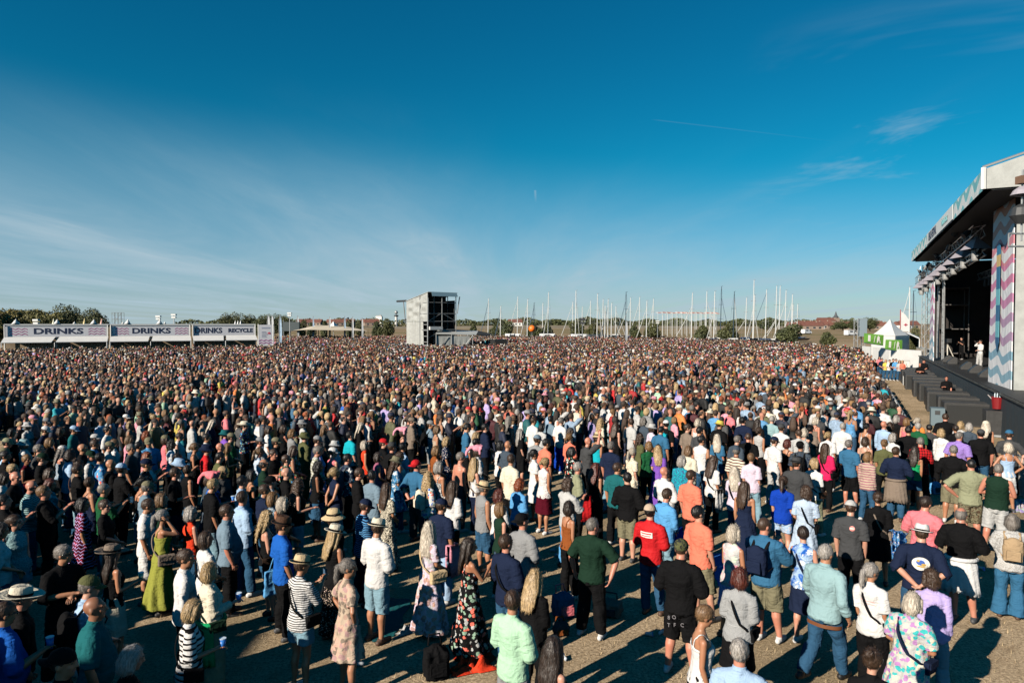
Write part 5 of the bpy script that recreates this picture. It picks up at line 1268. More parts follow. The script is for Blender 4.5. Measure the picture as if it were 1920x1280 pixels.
def hat_meshes(kind):
    """[(name, mesh)] : the hat and the pieces that differ from it"""
    key = ('hat', kind)
    if key in CACHE: return CACHE[key]
    c = HEAD + Vector((0, -.012, .052)); out = []
    tilt = Matrix.Translation(c) @ Matrix.Rotation(R(-7), 4, 'X') @ Matrix.Translation(-c)

    def fin(mb, name, smooth=True):
        me = mb.mesh(name, [], smooth); me.transform(tilt); return name, me
    if kind in ('cap', 'backcap'):
        s = 1 if kind == 'cap' else -1; mb = MB(); seg = 20; n = 7
        for i in range(n):
            th = math.pi / 2 * i / (n - 1) * .97
            mb.v += [(c.x + .096 * math.cos(th) ** .85 * math.cos(a), c.y + .114 * math.cos(th) ** .85 * math.sin(a), c.z - .012 + .098 * math.sin(th)) for a in np.linspace(0, 2 * math.pi, seg, endpoint=False)]
        mb.f += [(i * seg + j, i * seg + (j + 1) % seg, (i + 1) * seg + (j + 1) % seg, (i + 1) * seg + j) for i in range(n - 1) for j in range(seg)] + [tuple((n - 1) * seg + j for j in range(seg))]
        mb.m = [0] * len(mb.f); mb.ball(c + Vector((0, 0, .086)), (.008, .008, .005), 8, 5); out.append(fin(mb, 'hat'))
        vb = MB(); m_ = 11; P = []
        for i in range(m_):
            a = math.pi * (.12 + .76 * i / (m_ - 1)); x = .090 * math.cos(a) * 1.03; y0 = .108 * math.sin(a); y1 = y0 + .082 * math.sin(a) ** .6; zz = -.016 * (abs(math.cos(a)) ** 2)
            P.append(((x, s * y0, -.010 + zz), (x * .98, s * y1, -.026 + zz * 1.6)))
        for th in (0, -.006): vb.v += [(c.x + q[0], c.y + q[1], c.z + q[2] + th) for pr_ in P for q in pr_]
        k = 2 * m_; vb.f = [(2 * i, 2 * i + 2, 2 * i + 3, 2 * i + 1) for i in range(m_ - 1)] + [(k + 2 * i, k + 2 * i + 1, k + 2 * i + 3, k + 2 * i + 2) for i in range(m_ - 1)] + [(2 * i + 1, 2 * i + 3, k + 2 * i + 3, k + 2 * i + 1) for i in range(m_ - 1)]; vb.m = [0] * len(vb.f)
        out.append(fin(vb, 'visor'))
    elif kind in ('trilby', 'widebrim', 'panama', 'sunhat', 'cowboy'):
        br = {'trilby': .050, 'panama': .062, 'widebrim': .115, 'sunhat': .085, 'cowboy': .095}[kind]; H = {'trilby': .118, 'panama': .112, 'widebrim': .108, 'sunhat': .115, 'cowboy': .12}[kind]
        up_ = {'trilby': .02, 'panama': .012, 'widebrim': .03, 'sunhat': -.05, 'cowboy': .055}[kind]; seg = 28; mb = MB(); prof = [(1.0, 0), (.985, .25), (.95, .6), (.88, .86), (.72, .98), (.40, 1.0), (.0, .93)] if kind != 'sunhat' else [(1.0, 0), (.98, .3), (.9, .65), (.72, .9), (.42, 1.0), (0, 1.03)]
        for r_, h in prof:
            for a in np.linspace(0, 2 * math.pi, seg, endpoint=False):
                pin = 1 - .16 * h * h * max(0, math.sin(a)) if kind != 'sunhat' else 1
                dent = -.022 * (1 - min(1, abs(math.cos(a)) * r_ * 2.2)) * (h > .9) if kind != 'sunhat' else 0
                mb.v.append((c.x + .098 * r_ * pin * math.cos(a), c.y + .117 * r_ * math.sin(a), c.z - .018 + H * h + dent))
        mb.f += [(i * seg + j, i * seg + (j + 1) % seg, (i + 1) * seg + (j + 1) % seg, (i + 1) * seg + j) for i in range(len(prof) - 1) for j in range(seg)]
        o = len(mb.v); brp = [(0, 0, 0), (.35, .0, 0), (.75, .35, 0), (1, 1, 0), (1, 1, -.006), (.6, .2, -.007), (0, 0, -.006)]
        for t, u_, dz_ in brp:
            for a in np.linspace(0, 2 * math.pi, seg, endpoint=False):
                ez = up_ * u_ * (.35 + .65 * abs(math.cos(a)) ** 2) if up_ > 0 else up_ * t
                mb.v.append((c.x + (.098 + br * t) * math.cos(a), c.y + (.117 + br * t) * math.sin(a), c.z - .017 + ez + dz_))
        mb.f += [(o + i * seg + j, o + (i + 1) * seg + j, o + (i + 1) * seg + (j + 1) % seg, o + i * seg + (j + 1) % seg) for i in range(len(brp) - 1) for j in range(seg)]
        mb.m = [0] * len(mb.f); out.append(fin(mb, 'hat'))
        bd_ = MB().rings([(c.x, c.y, c.z - .016, .101, .120), (c.x, c.y, c.z + .014, .1005, .1195)], 28); bd_.f = bd_.f[:-2]; bd_.m = bd_.m[:-2]; out.append(fin(bd_, 'hat_band'))
    elif kind == 'bucket':
        mb = MB(); seg = 24; prof = [(.150, -.050), (.146, -.052), (.105, -.006), (.1, .0), (.092, .062), (.075, .078), (.0, .084)]
        for r_, z in prof: mb.v += [(c.x + r_ * math.cos(a), c.y + r_ * 1.17 * math.sin(a), c.z + z) for a in np.linspace(0, 2 * math.pi, seg, endpoint=False)]
        mb.f = [(i * seg + j, i * seg + (j + 1) % seg, (i + 1) * seg + (j + 1) % seg, (i + 1) * seg + j) for i in range(len(prof) - 1) for j in range(seg)]; mb.m = [0] * len(mb.f); out.append(fin(mb, 'hat'))
    elif kind == 'beanie':
        me = voxel(MB().ball(c + Vector((0, -.008, .0)), (.094, .113, .100), 20, 14), .01, 2, 'hat'); cut_below(me, Vector((0, 0, c.z - .03)), Vector((0, -.25, 1))); out.append(('hat', smooth_all(me)))
    elif kind == 'animal':   # soft plush hat with a hanging trunk and flaps
        mb = MB().ball(c + Vector((0, 0, .015)), (.115, .135, .095), 18, 12); mb.tube([c + Vector((0, -.10, .05)), c + Vector((-.02, -.20, .03)), c + Vector((-.03, -.27, -.06)), c + Vector((-.03, -.29, -.14))], [.055, .045, .038, .034], 10, round_=True)
        for s in (-1, 1):
            mb.ball(c + Vector((s * .11, .06, .04)), (.06, .045, .05), 10, 8); mb.tube([c + Vector((s * .105, .03, .0)), c + Vector((s * .125, .03, -.10))], [.036, .03], 8, round_=True); mb.ball(c + Vector((s * .05, .10, .07)), (.035, .035, .035), 10, 8)
        me = voxel(mb, .012, 3, 'hat'); folds(me, .004, 5, (40, 40, 40)); out.append(('hat', smooth_all(me)))
    CACHE[key] = out; return out


def glasses_mesh():
    if 'sg' in CACHE: return CACHE['sg']
    mb = MB()
    for s in (-1, 1):
        mb.ball(HEAD + Vector((s * .033, .096, .010)), (.027, .008, .020), 12, 7); mb.tube([HEAD + Vector((s * .058, .092, .016)), HEAD + Vector((s * .082, .05, .014)), HEAD + Vector((s * .084, -.02, .010))], .004, 5)
    mb.tube([HEAD + Vector((-.012, .102, .016)), HEAD + Vector((.012, .102, .016))], .004, 5); CACHE['sg'] = mb.mesh('sunglasses', [], True); return CACHE['sg']


# ------------------------------------------------------------------ colours
COL = {'white': (.64, .63, .615), 'cream': (.66, .60, .47), 'lightgrey': (.46, .46, .45), 'grey': (.24, .245, .25), 'darkgrey': (.055, .057, .06), 'black': (.0065, .0065, .0072), 'navy': (.011, .018, .045), 'slate': (.055, .075, .10),
       'blue': (.012, .10, .42), 'royal': (.006, .045, .36), 'paleblue': (.34, .48, .66), 'skyblue': (.10, .32, .60), 'denim': (.028, .085, .16), 'lightdenim': (.20, .33, .40), 'greyblue': (.16, .23, .29), 'steelblue': (.035, .13, .24), 'teal': (.012, .11, .12), 'paleteal': (.26, .40, .42), 'turquoise': (.01, .36, .44),
       'red': (.50, .016, .02), 'orangered': (.74, .055, .02), 'coral': (.72, .19, .12), 'orange': (.74, .22, .05), 'pink': (.72, .30, .38), 'rose': (.74, .19, .22), 'hotpink': (.62, .02, .10), 'purple': (.19, .08, .42), 'lilac': (.46, .37, .68), 'palelilac': (.62, .52, .62), 'green': (.012, .09, .035), 'brightgreen': (.012, .34, .12),
       'forest': (.01, .03, .018), 'olive': (.10, .105, .045), 'lime': (.26, .27, .05), 'khaki': (.19, .175, .11), 'sage': (.26, .27, .17), 'beige': (.46, .36, .27), 'tan': (.38, .27, .16), 'brown': (.085, .045, .028), 'taupe': (.21, .165, .13), 'rust': (.24, .07, .018), 'yellow': (.66, .52, .10), 'mint': (.40, .64, .44), 'maroon': (.075, .004, .012), 'mauve': (.30, .10, .16),
       'straw': (.58, .44, .26), 'darkbrown': (.030, .018, .012), 'lightbrown': (.20, .115, .055), 'blonde': (.46, .32, .16), 'platinum': (.60, .53, .43), 'silver': (.40, .375, .345), 'greyhair': (.21, .19, .17), 'auburn': (.105, .022, .012), 'ginger': (.26, .06, .014), 'hblack': (.008, .007, .007), 'hbrown': (.060, .033, .019), 'goldbrown': (.24, .13, .05)}
COL = {k: tuple(q * .80 for q in v) for k, v in COL.items()}
NICE = {'paleblue': 'pale blue', 'lightgrey': 'light grey', 'darkgrey': 'dark grey', 'skyblue': 'sky blue', 'royal': 'royal blue', 'lightdenim': 'light denim', 'greyblue': 'grey-blue', 'steelblue': 'steel blue', 'paleteal': 'pale teal', 'orangered': 'orange-red', 'hotpink': 'hot pink', 'palelilac': 'pale lilac', 'brightgreen': 'bright green', 'forest': 'dark green', 'darkbrown': 'dark brown', 'lightbrown': 'light brown', 'platinum': 'pale blonde', 'greyhair': 'grey', 'hblack': 'black', 'hbrown': 'brown', 'goldbrown': 'golden brown', 'greenhair': 'green'}
nice = lambda c: NICE.get(c, c)


def cloth(c, pat='', c2='', rough=.85):
    key = f'cloth {c} {pat} {c2}'.strip()
    if key in MATS: return MATS[key]
    m, t, b = new_mat(key); rgb = COL[c] if isinstance(c, str) else c; A = (*rgb, 1)
    oc = t.new('ShaderNodeTexCoord').outputs['Object']; x, y, z = t.sep(oc); D = (*COL[c2], 1) if c2 else (.01, .012, .02, 1)
    base = t.mix(t.step(t.noise(oc, 5, 3), .3, .7, 0, .25), A, (rgb[0] * .8, rgb[1] * .8, rgb[2] * .82, 1))
    if pat in ('stripe', 'finestripe', 'widestripe'):
        fq = {'stripe': 34, 'finestripe': 95, 'widestripe': 16}[pat]; f = t.math('FRACT', t.math('MULTIPLY', t.math('ADD', z, t.math('MULTIPLY', t.noise(oc, 7, 1), .03)), fq)); base = t.mix(t.math('MULTIPLY', t.step(f, .60, .64), t.step(f, 1, .97)), base, D)
    elif pat == 'vstripe': f = t.math('FRACT', t.math('MULTIPLY', t.math('ARCTAN2', y, x), 16)); base = t.mix(t.math('MULTIPLY', t.step(f, .5, .55), .55), base, D)
    elif pat == 'check':
        f1 = t.math('FRACT', t.math('MULTIPLY', z, 15)); f2 = t.math('FRACT', t.math('MULTIPLY', t.math('ADD', x, t.math('MULTIPLY', y, .6)), 15)); base = t.mix(t.math('MULTIPLY', t.math('ADD', t.math('GREATER_THAN', f1, .55), t.math('GREATER_THAN', f2, .55)), .48), base, D)
    elif pat in ('floral', 'smallfloral', 'tropical', 'patch', 'boho'):
        sc = {'floral': 17, 'smallfloral': 34, 'tropical': 20, 'patch': 11, 'boho': 15}[pat]
        v = t.new('ShaderNodeTexVoronoi', feature='F1'); t.put(v.inputs['Vector'], t.mix(.08, oc, t.new('ShaderNodeTexNoise').outputs[1])); v.inputs['Scale'].default_value = sc
        dist = t.math('ADD', v.outputs['Distance'], t.math('MULTIPLY', t.math('SUBTRACT', t.noise(oc, sc * 3.2, 2), .5), .5)); rnd = t.sep(v.outputs['Color'])[0]
        cols = {'floral': [(.66, .14, .10), (.70, .62, .52), (.20, .30, .22)], 'smallfloral': [D[:3], D[:3], (.6, .45, .4)], 'tropical': [(.04, .34, .34), (.32, .19, .08), (.34, .17, .36)], 'patch': [(.6, .42, .42), (.2, .2, .2), (.45, .55, .42)], 'boho': [(.45, .28, .22), (.05, .035, .04), (.32, .20, .19)]}[pat]
        if c2 and pat in ('floral', 'tropical', 'patch', 'boho'): cols[1] = D[:3]
        pc_ = t.mix(t.step(rnd, .33, .34), (*cols[0], 1), (*cols[1], 1)); pc_ = t.mix(t.step(rnd, .68, .69), pc_, (*cols[2], 1)); base = t.mix(t.step(dist, .60, .52) if pat in ('tropical', 'boho', 'patch') else t.step(dist, .48, .40) if pat != 'smallfloral' else t.step(dist, .34, .28), base, pc_)
    elif pat in ('zebra', 'swirl', 'camo', 'zigzag'):
        if pat == 'camo': base = t.mix(t.step(t.noise(oc, 20, 3, .6, 1.5), .52, .55), base, D); base = t.mix(t.step(t.noise(t.mapping(oc, loc=(4, 2, 1)), 26, 3, .6, 1.5), .56, .58), base, (.035, .033, .022, 1))
        elif pat == 'zigzag':
            w = t.math('ADD', t.math('MULTIPLY', t.math('PINGPONG', t.math('ADD', x, t.math('MULTIPLY', y, .5)), .035), 1.0), z); f = t.math('FRACT', t.math('MULTIPLY', w, 17)); base = t.mix(t.step(f, .75, .78), base, D); base = t.mix(t.math('MULTIPLY', t.step(t.noise(oc, 12, 2), .55, .6), t.step(f, .3, .28)), base, (.45, .03, .06, 1))
        else:
            w = t.new('ShaderNodeTexWave'); t.put(w.inputs[0], oc); w.inputs['Scale'].default_value = 11 if pat == 'zebra' else 6; w.inputs['Distortion'].default_value = 13; w.inputs['Detail'].default_value = 2; w.inputs['Detail Scale'].default_value = 1.6; base = t.mix(t.step(w.outputs['Fac'], .5, .56), base, D)
    elif pat == 'knit':
        v = t.new('ShaderNodeTexVoronoi'); t.put(v.inputs['Vector'], t.mapping(oc, sc=(1, 1, .7))); v.inputs['Scale'].default_value = 75; base = t.mix(t.step(v.outputs['Distance'], .22, .4), base, D)
    elif pat == 'dots':
        v = t.new('ShaderNodeTexVoronoi'); t.put(v.inputs['Vector'], oc); v.inputs['Scale'].default_value = 30; base = t.mix(t.step(v.outputs['Distance'], .26, .22), base, D)
    elif pat == 'tiedye': base = t.mix(t.step(t.noise(oc, 8, 4, .6, 1.0), .42, .6), base, D); base = t.mix(t.step(t.noise(t.mapping(oc, loc=(3, 1, 5)), 9, 3, .6, 1.0), .56, .66), base, (.7, .7, .66, 1))
    t.put(b.inputs['Base Color'], base); b.inputs['Roughness'].default_value = rough; b.inputs['Specular IOR Level'].default_value = .07
    bn = t.new('ShaderNodeBump'); bn.inputs['Strength'].default_value = .8; bn.inputs['Distance'].default_value = .024
    h = t.math('ADD', t.noise(t.mapping(oc, sc=(1, 1, 1.5)), 8, 3, .45, 1.4), t.math('MULTIPLY', t.noise(t.mapping(oc, sc=(1.6, 1.6, .5)), 24, 2), .3)); t.put(bn.inputs['Height'], h); t.put(b.inputs['Normal'], bn.outputs[0])
    MATS[key] = m; return m


def hair_mat(c):
    key = 'hair ' + c
    if key in MATS: return MATS[key]
    m, t, b = new_mat(key); rgb = COL[c]; oc = t.new('ShaderNodeTexCoord').outputs['Object']
    n = t.noise(t.mapping(oc, sc=(1, 1, .16)), 95, 3, .6); n2 = t.noise(t.mapping(oc, sc=(1, 1, .3)), 22, 2)
    q = t.mix(t.step(n, .35, .65), (rgb[0] * .6, rgb[1] * .57, rgb[2] * .55, 1), (min(rgb[0] * 1.22, .8), min(rgb[1] * 1.22, .75), min(rgb[2] * 1.22, .7), 1)); q = t.mix(t.step(n2, .5, .7, 0, .45), q, (rgb[0] * .6, rgb[1] * .55, rgb[2] * .5, 1))
    t.put(b.inputs['Base Color'], q); b.inputs['Roughness'].default_value = .48
    bn = t.new('ShaderNodeBump'); bn.inputs['Strength'].default_value = .4; bn.inputs['Distance'].default_value = .01; t.put(bn.inputs['Height'], n); t.put(b.inputs['Normal'], bn.outputs[0])
    MATS[key] = m; return m


SKIN = {'fair': (.42, .225, .155), 'tan': (.32, .155, .085), 'brown': (.21, .095, .05), 'red': (.40, .175, .115), 'dark': (.08, .036, .02)}


def skin_mat(k):
    key = 'skin ' + k
    if key in MATS: return MATS[key]
    m, t, b = new_mat(key); c = SKIN[k]; oc = t.new('ShaderNodeTexCoord').outputs['Object']
    q = t.mix(t.step(t.noise(oc, 9, 4), .35, .7, 0, .5), (*c, 1), (c[0] * 1.05, c[1] * .78, c[2] * .74, 1)); t.put(b.inputs['Base Color'], q); b.inputs['Roughness'].default_value = .48
    b.inputs['Subsurface Weight'].default_value = .0; MATS[key] = m; return m


eye_m = mat('eye and brow', (.025, .018, .014), .4); lip_m = mat('lips', (.34, .10, .085), .5); lens_m = mat('dark lens', (.006, .006, .007), .12)
WORD = {'tee': 't-shirt', 'polo': 'polo shirt', 'shirt': 'shirt', 'long': 'long-sleeved top', 'knit': 'jumper', 'tank': 'tank top', 'cami': 'strappy top', 'dress': 'dress', 'maxi': 'long dress', 'sundress': 'strappy long dress', 'blouse': 'blouse', 'jacket': 'jacket', 'crop': 'crop top', 'bare': 'bare back',
        'cap': 'cap', 'backcap': 'cap worn backwards', 'trilby': 'trilby hat', 'widebrim': 'wide-brimmed hat', 'panama': 'panama hat', 'sunhat': 'sun hat', 'cowboy': 'cowboy hat', 'bucket': 'bucket hat', 'beanie': 'beanie', 'animal': 'plush animal hat', 'mini': 'short shorts', 'skirt': 'skirt', 'mini_skirt': 'short skirt', 'wide': 'wide trousers', 'towel': 'towel round the waist',
        'short': 'short', 'buzz': 'cropped', 'fringe': 'balding', 'bald': 'bald', 'bob': 'bobbed', 'curly': 'curly', 'shag': 'shaggy', 'long': 'long', 'longcurl': 'long wavy', 'pony': 'ponytailed', 'bun': 'bun-tied', 'lowbun': 'low bun'}
PATW = {'stripe': 'striped', 'finestripe': 'finely striped', 'widestripe': 'broad-striped', 'vstripe': 'pinstriped', 'check': 'checked', 'floral': 'floral', 'smallfloral': 'small-flowered', 'tropical': 'tropical-print', 'patch': 'patchwork', 'boho': 'patterned', 'zebra': 'zebra', 'swirl': 'swirl-print', 'camo': 'camouflage', 'zigzag': 'zigzag', 'knit': 'knitted', 'dots': 'dotted', 'tiedye': 'splashed', '': ''}
STAGE_T = Vector((27, 34, 0)); PEOPLE = []
HEIGHT = {'m': 1.775, 'M': 1.785, 'w': 1.675, 'W': 1.685}


def make_person(x, y, facing, b, pose, top, bot, hair, hat, sk, sg, hscale, stance, shoe, head=0):
    """facing in radians (angle of the look direction from +x); returns the Empty"""
    t = thing('person', '', 'person', (x, y, 0), facing - math.pi / 2)
    s = BUILD[b]['s'] * hscale; t.scale = (s * (.98 + .04 * random.random()), s, s)

    def part(name, me, m):
        o = link(name, me, t)
        if len(me.materials) == 0: me.materials.append(None)
        sl_ = o.material_slots; sl_[0].link = 'OBJECT'; sl_[0].material = m
        return o
    hk_ = head if pose not in ('ear',) else 0; HM = head_matrix(hk_)
    bo = part('body', body_turned(b, pose, stance, hk_), skin_mat(sk))
    t.rotation_euler.x = R(random.uniform(-2.2, 2.0)); t.rotation_euler.y = R(random.uniform(-2.2, 2.2))
    for i, q in ((1, eye_m), (2, lip_m)): bo.material_slots[i].link = 'OBJECT'; bo.material_slots[i].material = q
    tk, tc, tp, t2 = (top + ['', '', ''])[:4]
    TN = {'tee': 'shirt', 'polo': 'shirt', 'tank': 'tank_top', 'cami': 'strap_top', 'maxi': 'dress', 'sundress': 'dress', 'knit': 'jumper', 'long': 'shirt'}
    if tk != 'bare': part(TN.get(tk, tk), top_mesh(b, pose, stance, tk), cloth(tc, tp, t2))
    if tk not in ('maxi', 'sundress', 'dress') or bot[0] in ('jeans', 'capri'):
        bk, bc, bp, b2 = (bot + ['', '', ''])[:4]
        part({'mini': 'shorts', 'capri': 'trousers', 'wide': 'trousers', 'flares': 'jeans', 'mini_skirt': 'skirt'}.get(bk, bk), bottom_mesh(b, pose, stance, bk), cloth(bc, bp, b2))
    for i in (0, 1): part('shoe', shoe_mesh(pose, stance, b, i), mat('shoe ' + shoe, COL[shoe], .6))
    if hair[0] != 'bald': part('hair', hair_mesh(hair[0]), hair_mat(hair[1])).matrix_local = HM
    if hat:
        hm = hat_meshes(hat[0]); ho_ = part('hat', hm[0][1], cloth(hat[1], hat[2] if len(hat) > 2 else '')); ho_.matrix_local = HM
        for nm, me in hm[1:]:
            q = part(nm, me, cloth(hat[3] if len(hat) > 3 else ('black' if nm == 'hat_band' else hat[1])))
            q.parent = ho_
    if sg: part('sunglasses', glasses_mesh(), lens_m).matrix_local = HM
    return t


def describe(top, bot, hair, hat, long_=True):
    tk, tc, tp, t2 = (top + ['', '', ''])[:4]; pw = PATW[tp]
    hd = f"{nice(hat[1])} {WORD[hat[0]]}" if hat else ('bald head' if hair[0] == 'bald' else f"{WORD[hair[0]]} {nice(hair[1])} hair")
    tw = 'bare back' if tk == 'bare' else ' '.join(w for w in (nice(tc), pw, 'top' if tk == 'long' else WORD[tk]) if w)
    a = f"person with {hd}, {tw}"
    if long_ and tk not in ('maxi', 'sundress', 'dress'):
        bk, bc, bp, b2 = (bot + ['', '', ''])[:4]; a += f", {' '.join(w for w in (nice(bc), PATW[bp], WORD.get(bk, bk)) if w)}"
    return a
